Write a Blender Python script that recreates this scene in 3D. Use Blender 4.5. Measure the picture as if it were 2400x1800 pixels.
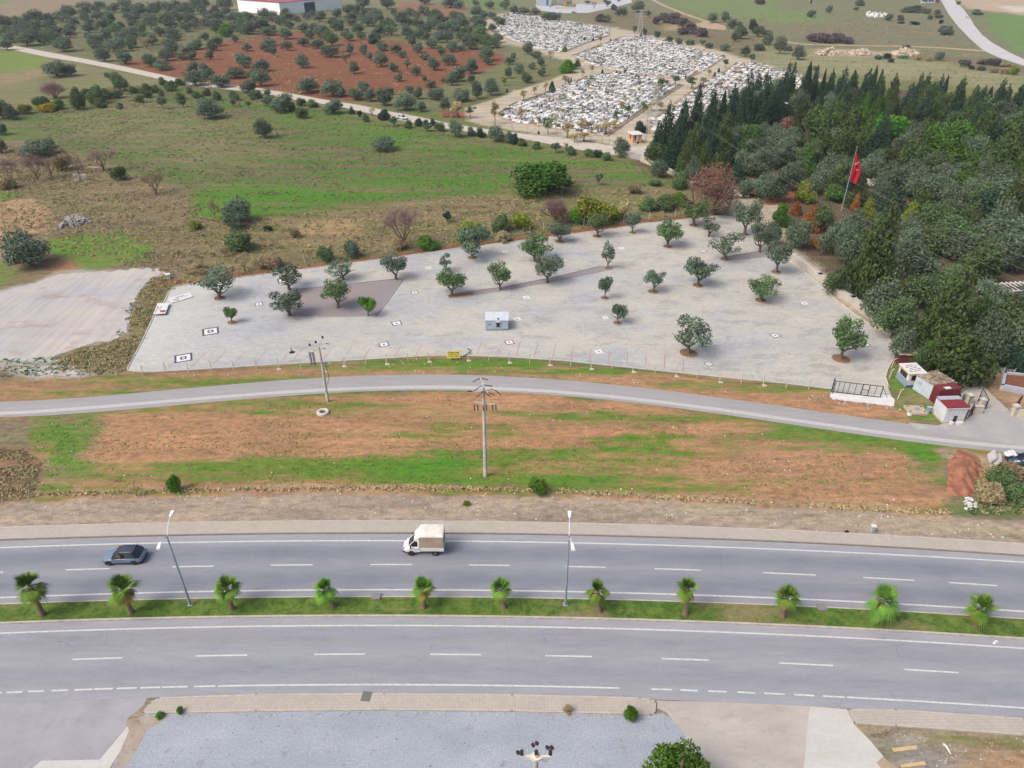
import bpy, bmesh, math, random
import numpy as np
from mathutils import Vector, Matrix
random.seed(7); RNG = np.random.default_rng(7)
SC = bpy.context.scene
for o in list(bpy.data.objects): bpy.data.objects.remove(o)
C = SC.collection
# ------------------------------------------------------------------ camera
H = 60.0; P = math.radians(32.1); F = 1700.0
cam = bpy.data.cameras.new("camera"); cam.sensor_width = 36; cam.lens = F/2400*36
cam.clip_start = 0.5; cam.clip_end = 6000
camo = bpy.data.objects.new("camera", cam); C.objects.link(camo)
camo.location = (0, 0, H); camo.rotation_euler = (math.pi/2 - P, 0, 0)
SC.camera = camo
SC.render.resolution_x = 1024; SC.render.resolution_y = 768
# ------------------------------------------------------------------ sky and sun (bright overcast)
SUN_EL, SUN_AZ = math.radians(50), math.radians(-118)      # azimuth: from +Y (ahead) towards +X
w = bpy.data.worlds.new("World"); SC.world = w; w.use_nodes = True
nt = w.node_tree; nt.nodes.clear()
sky = nt.nodes.new('ShaderNodeTexSky'); sky.sky_type = 'NISHITA'; sky.sun_disc = False
sky.sun_elevation = SUN_EL; sky.sun_rotation = SUN_AZ; sky.air_density = 1.0; sky.dust_density = 6.0; sky.ozone_density = 0.6
bgn = nt.nodes.new('ShaderNodeBackground'); bgn.inputs['Strength'].default_value = 0.15
outn = nt.nodes.new('ShaderNodeOutputWorld')
nt.links.new(sky.outputs[0], bgn.inputs['Color']); nt.links.new(bgn.outputs[0], outn.inputs['Surface'])
sl = bpy.data.lights.new("sun", 'SUN'); sl.energy = 1.15; sl.angle = math.radians(30); sl.color = (1.0, 0.975, 0.92)
so = bpy.data.objects.new("sun", sl); C.objects.link(so)
sd = Vector((math.sin(SUN_AZ)*math.cos(SUN_EL), math.cos(SUN_AZ)*math.cos(SUN_EL), math.sin(SUN_EL)))
so.rotation_euler = sd.to_track_quat('Z', 'Y').to_euler()
SC.view_settings.view_transform = 'Standard'; SC.view_settings.look = 'None'
SC.view_settings.exposure = 0.48; SC.view_settings.gamma = 1.0; SC.view_settings.use_curve_mapping = False
EXPF = 1.45                                                # picture brightness of a white ground at this exposure
# ------------------------------------------------------------------ measuring helpers
sp, cp = math.sin(P), math.cos(P)
def at(px, py, z=0.0):
    d = (px-1200)/F; e = (900-py)/F
    ry = cp + e*sp; rz = e*cp - sp
    t = (z-H)/rz
    return Vector((d*t, ry*t, z))
def q(c, r, x, y): return (600*c + x/3.687, 450*r + y/3.687)
def tz(c, r, pts): return [q(c, r, x, y) for x, y in pts]
def hz(Y, py):
    e = (900-py)/F
    return H + Y*(e*cp - sp)/(cp + e*sp)
def mpp(Y, z=0.0): return (Y*cp + (H-z)*sp)/F
def lin(v):
    v = v/255.0
    return v/12.92 if v <= .04045 else ((v+.055)/1.055)**2.4
def K(r, g, b, k=1.0): return tuple(min(.85, lin(x)*k/EXPF) for x in (r, g, b))
# ------------------------------------------------------------------ materials
def node(nt, t, **kw):
    n = nt.nodes.new(t)
    for k, v in kw.items():
        if hasattr(n, k): setattr(n, k, v)
        else: n.inputs[k].default_value = v
    return n
MATS = {}
def newmat(name):
    m = bpy.data.materials.new(name); m.use_nodes = True; m.node_tree.nodes.clear()
    o = m.node_tree.nodes.new('ShaderNodeOutputMaterial'); b = m.node_tree.nodes.new('ShaderNodeBsdfPrincipled')
    m.node_tree.links.new(b.outputs[0], o.inputs[0]); MATS[name] = m
    b.inputs['Specular IOR Level'].default_value = .25
    return m, m.node_tree, b
def c4(c): return (c[0], c[1], c[2], 1)
def mixc(nt, fac, a, b, mode='MIX'):
    n = nt.nodes.new('ShaderNodeMix'); n.data_type = 'RGBA'; n.blend_type = mode
    for s, v in ((0, fac), (6, a), (7, b)):
        if hasattr(v, 'links'): nt.links.new(v, n.inputs[s])
        else: n.inputs[s].default_value = v if s == 0 else c4(v)
    return n.outputs[2]
def mth(nt, op, a, b=0.0, clamp=False):
    n = nt.nodes.new('ShaderNodeMath'); n.operation = op; n.use_clamp = clamp
    for s, v in ((0, a), (1, b)):
        if hasattr(v, 'links'): nt.links.new(v, n.inputs[s])
        else: n.inputs[s].default_value = v
    return n.outputs[0]
def pos(nt, scale=(1, 1, 1), rot=0.0, obj=False):
    if obj: src = nt.nodes.new('ShaderNodeTexCoord').outputs['Object']
    else: src = nt.nodes.new('ShaderNodeNewGeometry').outputs['Position']
    mp = nt.nodes.new('ShaderNodeMapping'); mp.inputs['Scale'].default_value = scale; mp.inputs['Rotation'].default_value = (0, 0, rot)
    nt.links.new(src, mp.inputs['Vector']); return mp.outputs[0]
def noi(nt, vec, scale, detail=4, rough=.6):
    n = nt.nodes.new('ShaderNodeTexNoise'); n.inputs['Scale'].default_value = scale
    n.inputs['Detail'].default_value = detail; n.inputs['Roughness'].default_value = rough
    nt.links.new(vec, n.inputs['Vector']); return n.outputs['Fac']
def rmp(nt, v, lo, hi, a=0.0, b=1.0):
    n = nt.nodes.new('ShaderNodeMapRange'); n.inputs['From Min'].default_value = lo; n.inputs['From Max'].default_value = hi
    n.inputs['To Min'].default_value = a; n.inputs['To Max'].default_value = b
    nt.links.new(v, n.inputs['Value']); return n.outputs[0]
def bump(nt, b, h, s=.3, d=.05):
    n = nt.nodes.new('ShaderNodeBump'); n.inputs['Strength'].default_value = s; n.inputs['Distance'].default_value = d
    nt.links.new(h, n.inputs['Height']); nt.links.new(n.outputs[0], b.inputs['Normal'])
def mat(name, c, var=.12, scale=3.0, rough=.7, metal=0.0, c2=None, stretch=(1, 1, 1), lo=.35, hi=.65, spec=.25, obj=True, bmp=0.0):
    """plain procedural paint / stone / metal: a colour broken up by noise"""
    if name in MATS: return MATS[name]
    m, nt, b = newmat(name)
    if c2 is None: c2 = tuple(x*(1-2*var) for x in c)
    f = noi(nt, pos(nt, stretch, obj=obj), scale, 5)
    nt.links.new(mixc(nt, rmp(nt, f, lo, hi), c, c2), b.inputs['Base Color'])
    b.inputs['Roughness'].default_value = rough; b.inputs['Metallic'].default_value = metal
    b.inputs['Specular IOR Level'].default_value = spec
    if bmp: bump(nt, b, f, bmp)
    return m
def glass(name, c=(.02, .025, .03), rough=.08):
    if name in MATS: return MATS[name]
    m = mat(name, c, .1, 2, rough, spec=.6); return m
# ------------------------------------------------------------------ mesh building
class MB:
    def __init__(s): s.v = []; s.f = []
    def add(s, vs, fs):
        o = len(s.v); s.v += [tuple(v) for v in vs]; s.f += [tuple(i+o for i in f) for f in fs]; return s
    def box(s, c, d, rz=0.0, rx=0.0, ry=0.0, top=1.0):
        M = Matrix.Translation(c) @ Matrix.Rotation(rz, 4, 'Z') @ Matrix.Rotation(ry, 4, 'Y') @ Matrix.Rotation(rx, 4, 'X')
        vs = [M @ Vector((x*d[0]/2*(top if z > 0 else 1), y*d[1]/2*(top if z > 0 else 1), z*d[2]/2)) for z in (-1, 1) for x, y in ((-1, -1), (1, -1), (1, 1), (-1, 1))]
        return s.add(vs, [(3, 2, 1, 0), (4, 5, 6, 7), (0, 1, 5, 4), (1, 2, 6, 5), (2, 3, 7, 6), (3, 0, 4, 7)])
    def tube(s, pts, rad, n=8, cap=True):
        pts = [Vector(p) for p in pts]
        if not hasattr(rad, '__len__'): rad = [rad]*len(pts)
        vs = []; fs = []
        up = None
        for i, p in enumerate(pts):
            t = (pts[min(i+1, len(pts)-1)] - pts[max(i-1, 0)]).normalized()
            if up is None: up = Vector((0, 0, 1)) if abs(t.z) < .9 else Vector((1, 0, 0))
            a = t.cross(up).normalized(); b = a.cross(t).normalized(); up = b
            for k in range(n):
                an = 2*math.pi*k/n; vs.append(p + (a*math.cos(an) + b*math.sin(an))*rad[i])
        for i in range(len(pts)-1):
            for k in range(n): fs.append((i*n+k, i*n+(k+1) % n, (i+1)*n+(k+1) % n, (i+1)*n+k))
        if cap: fs.append(tuple(range(n))[::-1]); fs.append(tuple(range((len(pts)-1)*n, len(pts)*n)))
        return s.add(vs, fs)
    def lathe(s, prof, n=16, c=(0, 0, 0), M=None):
        vs = []; fs = []
        for r, z in prof:
            for k in range(n):
                an = 2*math.pi*k/n; v = Vector((r*math.cos(an), r*math.sin(an), z))
                vs.append((M @ v) if M else v + Vector(c))
        for i in range(len(prof)-1):
            for k in range(n): fs.append((i*n+k, i*n+(k+1) % n, (i+1)*n+(k+1) % n, (i+1)*n+k))
        fs.append(tuple(range(n))[::-1]); fs.append(tuple(range((len(prof)-1)*n, len(prof)*n)))
        return s.add(vs, fs)
    def loft(s, rings, closed=True, cap=True):
        n = len(rings[0]); vs = [v for r in rings for v in r]; fs = []
        for i in range(len(rings)-1):
            for k in range(n if closed else n-1): fs.append((i*n+k, i*n+(k+1) % n, (i+1)*n+(k+1) % n, (i+1)*n+k))
        if cap: fs.append(tuple(range(n))[::-1]); fs.append(tuple(range((len(rings)-1)*n, len(rings)*n)))
        return s.add(vs, fs)
    def prism(s, poly, z0, z1):
        n = len(poly); area = sum(poly[i][0]*poly[(i+1) % n][1]-poly[(i+1) % n][0]*poly[i][1] for i in range(n))
        if area < 0: poly = poly[::-1]
        vs = [(p[0], p[1], z0) for p in poly]+[(p[0], p[1], z1) for p in poly]
        fs = [tuple(range(n))[::-1], tuple(range(n, 2*n))]+[(i, (i+1) % n, n+(i+1) % n, n+i) for i in range(n)]
        return s.add(vs, fs)
    def build(s, name, m, parent=None, smooth=False, tri=False, bevel=0.0):
        me = bpy.data.meshes.new(name); me.from_pydata(s.v, [], s.f); me.update()
        if tri or bevel:
            bm = bmesh.new(); bm.from_mesh(me)
            if bevel: bmesh.ops.bevel(bm, geom=bm.edges[:], offset=bevel, segments=2, affect='EDGES', clamp_overlap=True)
            if tri: bmesh.ops.triangulate(bm, faces=[f for f in bm.faces if len(f.verts) > 4])
            bm.to_mesh(me); bm.free()
        if smooth:
            for p in me.polygons: p.use_smooth = True
            me.set_sharp_from_angle(angle=math.radians(40)) if hasattr(me, 'set_sharp_from_angle') else None
        me.materials.append(m)
        o = bpy.data.objects.new(name, me); C.objects.link(o)
        if parent: o.parent = parent
        return o
def tag(o, label=None, cat=None, group=None, kind=None):
    if label: o['label'] = label
    if cat: o['category'] = cat
    if group: o['group'] = group
    if kind: o['kind'] = kind
    return o
def thing(name, label, cat, loc=(0, 0, 0), rz=0.0, group=None, s=1.0):
    o = bpy.data.objects.new(name, None); C.objects.link(o); o.location = loc; o.rotation_euler = (0, 0, rz)
    o.empty_display_size = .3
    if s != 1.0: o.scale = (s, s, s) if not hasattr(s, '__len__') else s
    return tag(o, label, cat, group)
def copy_thing(src, loc, rz, label, group=None, s=None):
    r = src.copy(); C.objects.link(r); r.location = loc; r.rotation_euler = (0, 0, rz); r['label'] = label
    if group: r['group'] = group
    if s is not None: r.scale = s if hasattr(s, '__len__') else (s, s, s)
    for ch in src.children:
        c = ch.copy(); C.objects.link(c); c.parent = r
        for g in ch.children:
            d = g.copy(); C.objects.link(d); d.parent = c
    return r
def struct(o): o['kind'] = 'structure'; return o
def sheet(name, pix, m, z, raise_from=None, kind='structure'):
    """flat ground sheet from an outline in photo pixels, laid at height z (with a skirt if raised)"""
    pts = [at(x, y, z) for x, y in pix]
    b = MB()
    if raise_from is None:
        b.add(pts, [tuple(range(len(pts)))])
    else: b.prism([(p.x, p.y) for p in pts], raise_from, z)
    o = b.build(name, m, tri=True)
    me = o.data
    bm = bmesh.new(); bm.from_mesh(me)
    bmesh.ops.recalc_face_normals(bm, faces=bm.faces)
    if raise_from is None:
        for f in bm.faces:
            if f.normal.z < 0: f.normal_flip()
    bm.to_mesh(me); bm.free()
    if kind: o['kind'] = kind
    return o
ORD = ['first', 'second', 'third', 'fourth', 'fifth', 'sixth', 'seventh', 'eighth', 'ninth', 'tenth', 'eleventh', 'twelfth']
def nth(i):
    n = i+1
    if n <= 12: return ORD[i]
    return '%d%s' % (n, 'th' if 10 < n % 100 < 14 else {1: 'st', 2: 'nd', 3: 'rd'}.get(n % 10, 'th'))
# ================================================================== GROUND
def vnoise(x, y, seed=0):
    xi = np.floor(x).astype(np.int64); yi = np.floor(y).astype(np.int64); xf = x-xi; yf = y-yi
    def h(a, b):
        n = (a*374761393 + b*668265263 + seed*1442695041) & 0xffffffff
        n = ((n ^ (n >> 13))*1274126177) & 0xffffffff
        return ((n ^ (n >> 16)) & 0xffff)/65535.0
    u = xf*xf*(3-2*xf); v = yf*yf*(3-2*yf)
    return (h(xi, yi)*(1-u)+h(xi+1, yi)*u)*(1-v)+(h(xi, yi+1)*(1-u)+h(xi+1, yi+1)*u)*v
def fbm(x, y, seed=0, oct=4):
    s = 0; a = .5; t = 0
    for i in range(oct): s = s + a*vnoise(x*2**i, y*2**i, seed+i); t += a; a *= .55
    return s/t
def poly_sd(X, Y, poly):
    """signed distance in metres to a world outline: positive inside"""
    inside = np.zeros(X.shape, bool); d2 = np.full(X.shape, 1e18); n = len(poly)
    for i in range(n):
        x0, y0 = poly[i]; x1, y1 = poly[(i+1) % n]
        if (y1 != y0):
            c = ((y0 > Y) != (y1 > Y)) & (X < (x1-x0)*(Y-y0)/(y1-y0)+x0); inside ^= c
        L = (x1-x0)**2+(y1-y0)**2+1e-9
        t = np.clip(((X-x0)*(x1-x0)+(Y-y0)*(y1-y0))/L, 0, 1)
        d2 = np.minimum(d2, (X-x0-t*(x1-x0))**2+(Y-y0-t*(y1-y0))**2)
    return np.where(inside, 1, -1)*np.sqrt(d2)
def wpoly(pix):
    out = []
    for x, y in pix:
        y = max(y, -95); p = at(x, y); out.append((p.x, p.y))
    return out
RED, GRN, DRY = (190, 143, 108), (98, 138, 50), (132, 130, 96)
BRN = (144, 127, 103)
# outline, soil colour, growth colour, growth cover 0..1, feather m, wobble m
Z = []
def dull(c, t, k):
    return tuple(x*(1-k)+y*k for x, y in zip(c, t))
def zone(pix, a, b, cov, fe=1.5, wob=2.0):
    g = sum(a)/3; a = dull(a, (g, g*.98, g*.95), .14); b = dull(b, (120, 128, 90), .17); Z.append((wpoly(pix), a, b, cov, fe, wob))
# --- far country
zone([(-900, -90), (3300, -90), (3300, 160), (-900, 160)], (136, 136, 108), (116, 134, 92), .35, 30, 20)
zone(tz(0, 0, [(-900, -20), (900, -20), (600, 60), (330, 140), (0, 150), (-900, 200)]), (158, 140, 118), (130, 140, 90), .15, 6, 6)
zone(tz(0, 0, [(-900, -80), (300, -80), (60, 30), (-900, 90)]), (125, 150, 95), (125, 150, 95), .5, 8, 6)
zone(tz(1, 0, [(1700, -80), (2212, -80), (2212, 90), (1850, 30), (1700, 10)]), (120, 140, 90), (100, 140, 70), .5, 8, 6)
zone(tz(2, 0, [(1180, -80), (2300, -80), (2300, 190), (1900, 100), (1650, 150), (1300, 20)]), (133, 148, 106), (118, 145, 88), .5, 10, 8)
zone(tz(2, 0, [(500, 120), (1100, 90), (1500, 130), (1800, 250), (2100, 330), (2212, 560), (1700, 430), (1000, 270)]), (135, 126, 100), (110, 120, 80), .3, 8, 5)
zone(tz(2, 0, [(1300, 200), (1420, 180), (1450, 260), (1330, 260)]), (185, 160, 125), (150, 140, 100), .2, 4, 3)
zone(tz(3, 0, [(-200, 60), (500, 130), (480, 200), (100, 200), (-300, 150)]), (125, 150, 100), (120, 150, 90), .5, 8, 6)
zone(tz(3, 0, [(100, 200), (1500, 180), (1800, 400), (1100, 395), (200, 360)]), (136, 133, 110), (120, 130, 95), .3, 10, 6)
zone(tz(3, 0, [(-100, 420), (1000, 470), (1500, 540), (2300, 650), (2300, 800), (1300, 700), (500, 640), (-100, 560)]), (158, 157, 124), (130, 142, 95), .35, 8, 6)
zone(tz(3, 0, [(1500, 480), (1900, 500), (2300, 580), (2300, 640), (1700, 600)]), (135, 125, 108), (110, 118, 90), .35, 4, 4)
zone(tz(3, 0, [(390, 425), (900, 440), (1300, 440), (1290, 490), (880, 480), (400, 480)]), (196, 178, 158), (120, 105, 90), .2, 3, 3)
zone(tz(3, 0, [(1860, 110), (3300, 150), (3300, 520), (2150, 440), (1950, 290)]), (124, 152, 100), (108, 150, 82), .5, 4, 3)
zone(tz(3, 0, [(1560, -80), (3300, -80), (3300, 190), (2212, 130), (1700, 70)]), (203, 180, 158), (185, 170, 150), .3, 6, 4)
zone(tz(3, 0, [(1950, 50), (2400, 60), (2400, 120), (2100, 100)]), (222, 212, 204), (205, 190, 180), .3, 4, 4)
# --- olive grove
zone(tz(0, 0, [(-900, 200), (300, 130), (900, 40), (2212, 0), (2212, 400), (1590, 690), (980, 550), (100, 380), (-900, 250)]), (126, 124, 95), (98, 122, 66), .4, 8, 5)
zone(tz(1, 0, [(-10, 130), (750, 60), (1300, 90), (1950, 160), (2200, 420), (2212, 470), (1250, 360), (0, 300)]), (126, 124, 94), (98, 120, 66), .35, 6, 5)
zone(tz(1, 0, [(1230, 10), (1700, 55), (1860, 90), (1660, 150), (1250, 100)]), (158, 114, 92), (120, 120, 80), .1, 3, 3)
zone(tz(0, 0, [(1580, 60), (2212, 30), (2212, 120), (1900, 120)]), (158, 145, 118), (120, 130, 85), .2, 4, 3)
zone(tz(0, 0, [(980, 550), (1240, 505), (1700, 425), (2000, 340), (2212, 320)]) + tz(1, 0, [(0, 290), (400, 270), (800, 330), (1250, 350), (1420, 400), (2150, 460), (2130, 560), (1900, 640), (1500, 775), (1200, 800), (900, 860), (600, 870), (350, 812), (60, 765)]) + tz(0, 0, [(1600, 690), (1300, 625)]), (146, 94, 71), (120, 112, 76), .04, 2, 2.5)
zone(tz(1, 0, [(1500, 780), (1900, 640), (2130, 560), (2400, 520), (2212, 800), (1800, 940), (1750, 1000), (1400, 990), (1200, 900)]), (130, 130, 95), (100, 128, 66), .35, 3, 3)
zone(tz(1, 0, [(1150, 945), (1700, 1040), (1950, 1105), (1950, 1075), (1700, 1020), (1400, 940)]), (112, 128, 72), (95, 130, 60), .5, 1.5, 1.5)
zone(tz(1, 0, [(1600, 980), (1820, 960), (1830, 1030), (1620, 1010)]), (165, 110, 85), (150, 105, 85), .2, 1, 1)
# --- upper left fields
zone(tz(0, 0, [(-1500, 380), (120, 430), (700, 560), (1300, 660), (1600, 710), (900, 800), (300, 960), (-1500, 1100)]), (140, 136, 102), (112, 132, 76), .35, 2, 3)
zone(tz(0, 0, [(-1500, 430), (60, 430), (420, 500), (350, 600), (0, 640), (-1500, 700)]), (140, 150, 96), (112, 150, 64), .55, 3, 3)
zone(tz(0, 0, [(-1500, 690), (0, 640), (420, 590), (350, 660), (0, 745), (-1500, 800)]), (160, 142, 112), (140, 145, 100), .2, 3, 2)
# --- green field
zone([(-400, 250), (60, 265), (260, 205), (440, 195), (640, 225), (760, 262), (1000, 305), (1200, 345), (1520, 385), (1620, 440), (1500, 500), (1200, 450), (900, 478), (700, 492), (620, 520), (470, 505), (430, 440), (300, 400), (130, 335), (-400, 330)], (130, 119, 94), (80, 126, 48), .49, 3, 4)
zone([(620, 255), (800, 262), (1000, 318), (1350, 372), (1300, 400), (1150, 385), (900, 345), (700, 310), (560, 290)], (136, 124, 94), (78, 134, 44), .55, 8, 8)
zone([(440, 425), (560, 415), (800, 440), (1000, 425), (1230, 415), (1230, 450), (1100, 450), (900, 478), (700, 492), (620, 520), (470, 505)], (136, 124, 92), (78, 138, 42), .60, 6, 7)
zone([(150, 240), (330, 225), (600, 300), (700, 350), (450, 380), (250, 350)], (140, 130, 100), (96, 132, 60), .42, 8, 8)
zone([(1180, 330), (1420, 355), (1540, 400), (1490, 420), (1350, 400), (1200, 385)], (134, 126, 90), (86, 136, 50), .60, 5, 5)
# --- brush between field and car park
zone([(1150, 445), (1350, 430), (1500, 440), (1620, 445), (1680, 480), (1620, 510), (1200, 540), (1000, 575), (900, 520)], (146, 134, 100), (104, 124, 66), .42, 4, 4)
zone([(430, 520), (620, 505), (900, 478), (1180, 455), (1230, 530), (1000, 580), (800, 605), (620, 640), (480, 645)], (146, 131, 100), (106, 120, 66), .38, 4, 4)
zone(tz(1, 1, [(340, 300), (600, 230), (860, 200), (920, 300), (760, 400), (400, 330)]), (176, 150, 110), (140, 130, 90), .2, 2, 3)
zone([(-500, 330), (0, 335), (130, 345), (300, 405), (430, 450), (480, 510), (500, 600), (440, 660), (330, 700), (280, 900), (-500, 900)], BRN, (104, 118, 70), .3, 3, 3)
zone(tz(0, 1, [(1650, 60), (2212, 20), (2212, 120), (1900, 240), (1700, 200)]), (118, 128, 78), (88, 142, 46), .7, 2, 2)
zone(tz(0, 1, [(-1200, 60), (200, -10), (150, 40), (0, 100), (-1200, 200)]), (125, 140, 80), (100, 150, 55), .6, 2, 2)
zone(tz(0, 1, [(-1500, 200), (330, 70), (420, 180), (330, 330), (0, 560), (-1500, 800)]), (192, 158, 124), (150, 135, 100), .2, 2.5, 3)
zone(tz(0, 1, [(440, 400), (1050, 350), (1340, 420), (1290, 560), (900, 640), (700, 690), (640, 600), (450, 560)]), (138, 140, 88), (98, 148, 52), .6, 2, 3)
zone(tz(0, 1, [(-400, 600), (60, 620), (160, 700), (90, 800), (-400, 800)]), (130, 140, 84), (100, 150, 56), .55, 2, 2)
zone(tz(0, 1, [(200, 560), (640, 600), (660, 690), (520, 700), (300, 640)]), (176, 130, 96), (140, 130, 90), .2, 1.5, 1.5)
zone(tz(0, 1, [(-1500, 860), (0, 850), (300, 780), (500, 710), (700, 690), (1000, 680), (1340, 650), (1480, 700), (1300, 760), (1210, 850), (1150, 1000), (1100, 1230), (960, 1290), (700, 1330), (500, 1420), (850, 1590), (500, 1590), (0, 1540), (-1500, 1700)]), (193, 187, 183), (172, 173, 184), .4, 1.5, 2)
zone(tz(0, 1, [(500, 740), (760, 740), (700, 860), (400, 960), (380, 860)]), (178, 150, 132), (190, 180, 170), .4, 1.5, 2)
zone(tz(0, 1, [(880, 900), (1040, 860), (1080, 1060), (900, 1080)]), (166, 168, 180), (185, 182, 184), .4, 1.5, 2)
zone(tz(0, 1, [(0, 1440), (500, 1430), (850, 1590), (100, 1580)]), (196, 198, 204), (128, 130, 100), .3, 1.5, 2)
zone(tz(0, 1, [(560, 1420), (1000, 1280), (1120, 1240), (1200, 1280), (1080, 1560), (850, 1590)]), (148, 132, 108), (112, 122, 80), .35, 1, 1.5)
zone(tz(1, 1, [(-900, 830), (0, 728), (600, 652), (1290, 560), (1750, 492), (2212, 437), (2212, 400), (1750, 452), (1290, 518), (600, 612), (0, 685), (-900, 780)]), (158, 108, 78), (112, 112, 70), .25, .8, .8)
zone(tz(2, 1, [(0, 437), (500, 372), (900, 322), (1100, 282), (1480, 245), (1800, 215), (1800, 180), (1480, 205), (1100, 238), (900, 280), (500, 325), (0, 392)]), (150, 100, 76), (112, 112, 70), .12, .8, .8)
# --- verge, road side strip
zone([(-900, 885), (-10, 890), (300, 868), (600, 858), (1000, 835), (1200, 838), (1500, 860), (1960, 915), (2120, 960), (2130, 985), (1800, 965), (1400, 930), (1000, 905), (500, 925), (-10, 960), (-900, 985)], (184, 142, 110), (104, 136, 56), .5, 1, 1.5)
zone([(560, 868), (1200, 848), (1500, 872), (1900, 930), (1880, 945), (1500, 900), (1200, 868), (600, 890)], (178, 140, 106), (98, 140, 52), .56, 1.5, 2)
zone([(1560, 910), (2090, 945), (2130, 985), (1800, 965), (1560, 935)], (186, 140, 106), (120, 132, 70), .12, .7, 1)
zone([(2075, 860), (2140, 870), (2200, 960), (2190, 985), (2100, 960)], (140, 138, 96), (98, 140, 52), .55, .6, .8)
zone([(-1500, 985), (0, 975), (600, 930), (1200, 912), (1800, 985), (2400, 1060), (3300, 1150), (3300, 1290), (2400, 1250), (1800, 1200), (1200, 1180), (600, 1180), (0, 1185), (-1500, 1220)], (190, 143, 109), (106, 136, 56), .42, 1, 1)
zone([(170, 975), (600, 940), (1200, 930), (1500, 975), (1500, 1005), (1200, 975), (900, 985), (600, 990), (240, 1000)], (182, 142, 108), (104, 138, 56), .50, 3, 4)
zone([(205, 1000), (600, 985), (900, 1005), (1130, 1040), (1100, 1070), (800, 1072), (560, 1088), (380, 1100), (180, 1085)], (190, 144, 110), (130, 134, 76), .16, 4, 5)
zone([(1180, 1000), (1560, 1000), (1560, 1075), (1180, 1080)], (192, 142, 108), (104, 140, 54), .36, 2, 2)
zone([(140, 1095), (400, 1100), (700, 1075), (840, 1068), (1000, 1072), (1100, 1090), (1180, 1100), (1190, 1145), (900, 1142), (500, 1150), (60, 1165)], (172, 138, 100), (100, 138, 54), .62, 3, 4)
zone([(830, 1075), (900, 1062), (1040, 1050), (1060, 1072), (1020, 1092), (900, 1105)], (160, 134, 92), (84, 142, 44), .80, 2.5, 3)
zone([(1130, 1100), (1330, 1095), (1500, 1078), (1640, 1090), (1640, 1145), (1400, 1160), (1200, 1128)], (170, 138, 98), (98, 140, 52), .62, 3, 4)
zone([(1365, 1028), (1440, 1018), (1560, 1035), (1570, 1050), (1440, 1046)], (165, 134, 95), (86, 144, 46), .76, 1.5, 2)
zone([(1480, 998), (1560, 1008), (1560, 1018), (1490, 1010)], (165, 134, 95), (86, 144, 46), .76, 1.5, 2)
zone([(1650, 1000), (2200, 1050), (2230, 1100), (2200, 1185), (1900, 1160), (1640, 1130)], (190, 144, 112), (108, 136, 62), .32, 4, 4)
zone([(1800, 988), (2060, 1020), (2220, 1045), (2230, 1115), (2180, 1115), (2100, 1060), (1900, 1035), (1800, 1030)], (172, 144, 108), (98, 142, 54), .58, 2.5, 3)
zone([(2140, 1060), (2225, 1050), (2222, 1118), (2150, 1112)], (150, 140, 95), (88, 144, 46), .72, 2, 3)
zone([(60, 985), (240, 965), (235, 1000), (175, 1085), (165, 1160), (60, 1170), (95, 1080), (50, 1030)], (146, 138, 100), (94, 140, 52), .62, 2.5, 3)
zone([(-1500, 980), (60, 985), (60, 1030), (90, 1090), (85, 1165), (-1500, 1200)], (142, 130, 108), (118, 126, 86), .35, 1, 1.5)
zone([(-500, 1050), (60, 1050), (95, 1085), (80, 1165), (0, 1178), (-500, 1190)], (150, 118, 96), (120, 108, 80), .25, 1, 1.5)
zone([(2225, 1060), (2300, 1080), (2330, 1085), (2420, 1100), (2480, 1230), (2200, 1215), (2205, 1160)], (140, 130, 108), (110, 126, 78), .5, 1, 1.5)
zone([(2180, 1052), (2420, 1075), (2420, 1100), (2330, 1092), (2230, 1080)], (180, 160, 140), (150, 140, 110), .2, .6, .8)
zone(tz(0, 2, [(-1500, 1090), (0, 1035), (1106, 985), (2212, 958)]) + tz(1, 2, [(800, 955), (2212, 965)]) + tz(2, 2, [(1200, 1005), (2212, 1060)]) + tz(3, 2, [(1000, 1110), (2212, 1200), (5000, 1400), (5000, 1700), (2212, 1500)]) + [(1800, 1270), (1200, 1250), (600, 1250), (0, 1262), (-700, 1290)], (179, 161, 147), (134, 132, 104), .12, .35, .5)
zone([(1370, 1182), (1700, 1190), (2100, 1220), (2400, 1235), (2400, 1262), (2000, 1235), (1700, 1215), (1400, 1200)], (176, 162, 142), (116, 136, 82), .3, 1, 1.5)
zone([(-50, 1166), (600, 1150), (1200, 1152), (1800, 1184), (2200, 1206), (2200, 1194), (1800, 1170), (1200, 1138), (600, 1138), (-50, 1158)], (186, 160, 128), (128, 128, 84), .4, .5, .6)
# --- near bottom
zone([(-1500, 1640), (4000, 1640), (4000, 3500), (-1500, 3500)], (166, 152, 138), (128, 128, 100), .2, .5, .5)
zone([(1980, 1700), (2500, 1730), (2500, 1780), (2180, 1745), (2050, 1730)], (160, 148, 122), (106, 126, 66), .42, .4, .5)
zone([(2240, 1770), (2500, 1740), (2600, 1900), (2200, 1900)], (190, 152, 118), (150, 130, 100), .2, .8, 1)
zone([(2060, 1745), (2160, 1740), (2230, 1800), (2120, 1800)], (170, 165, 165), (150, 140, 130), .3, .8, 1)
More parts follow.
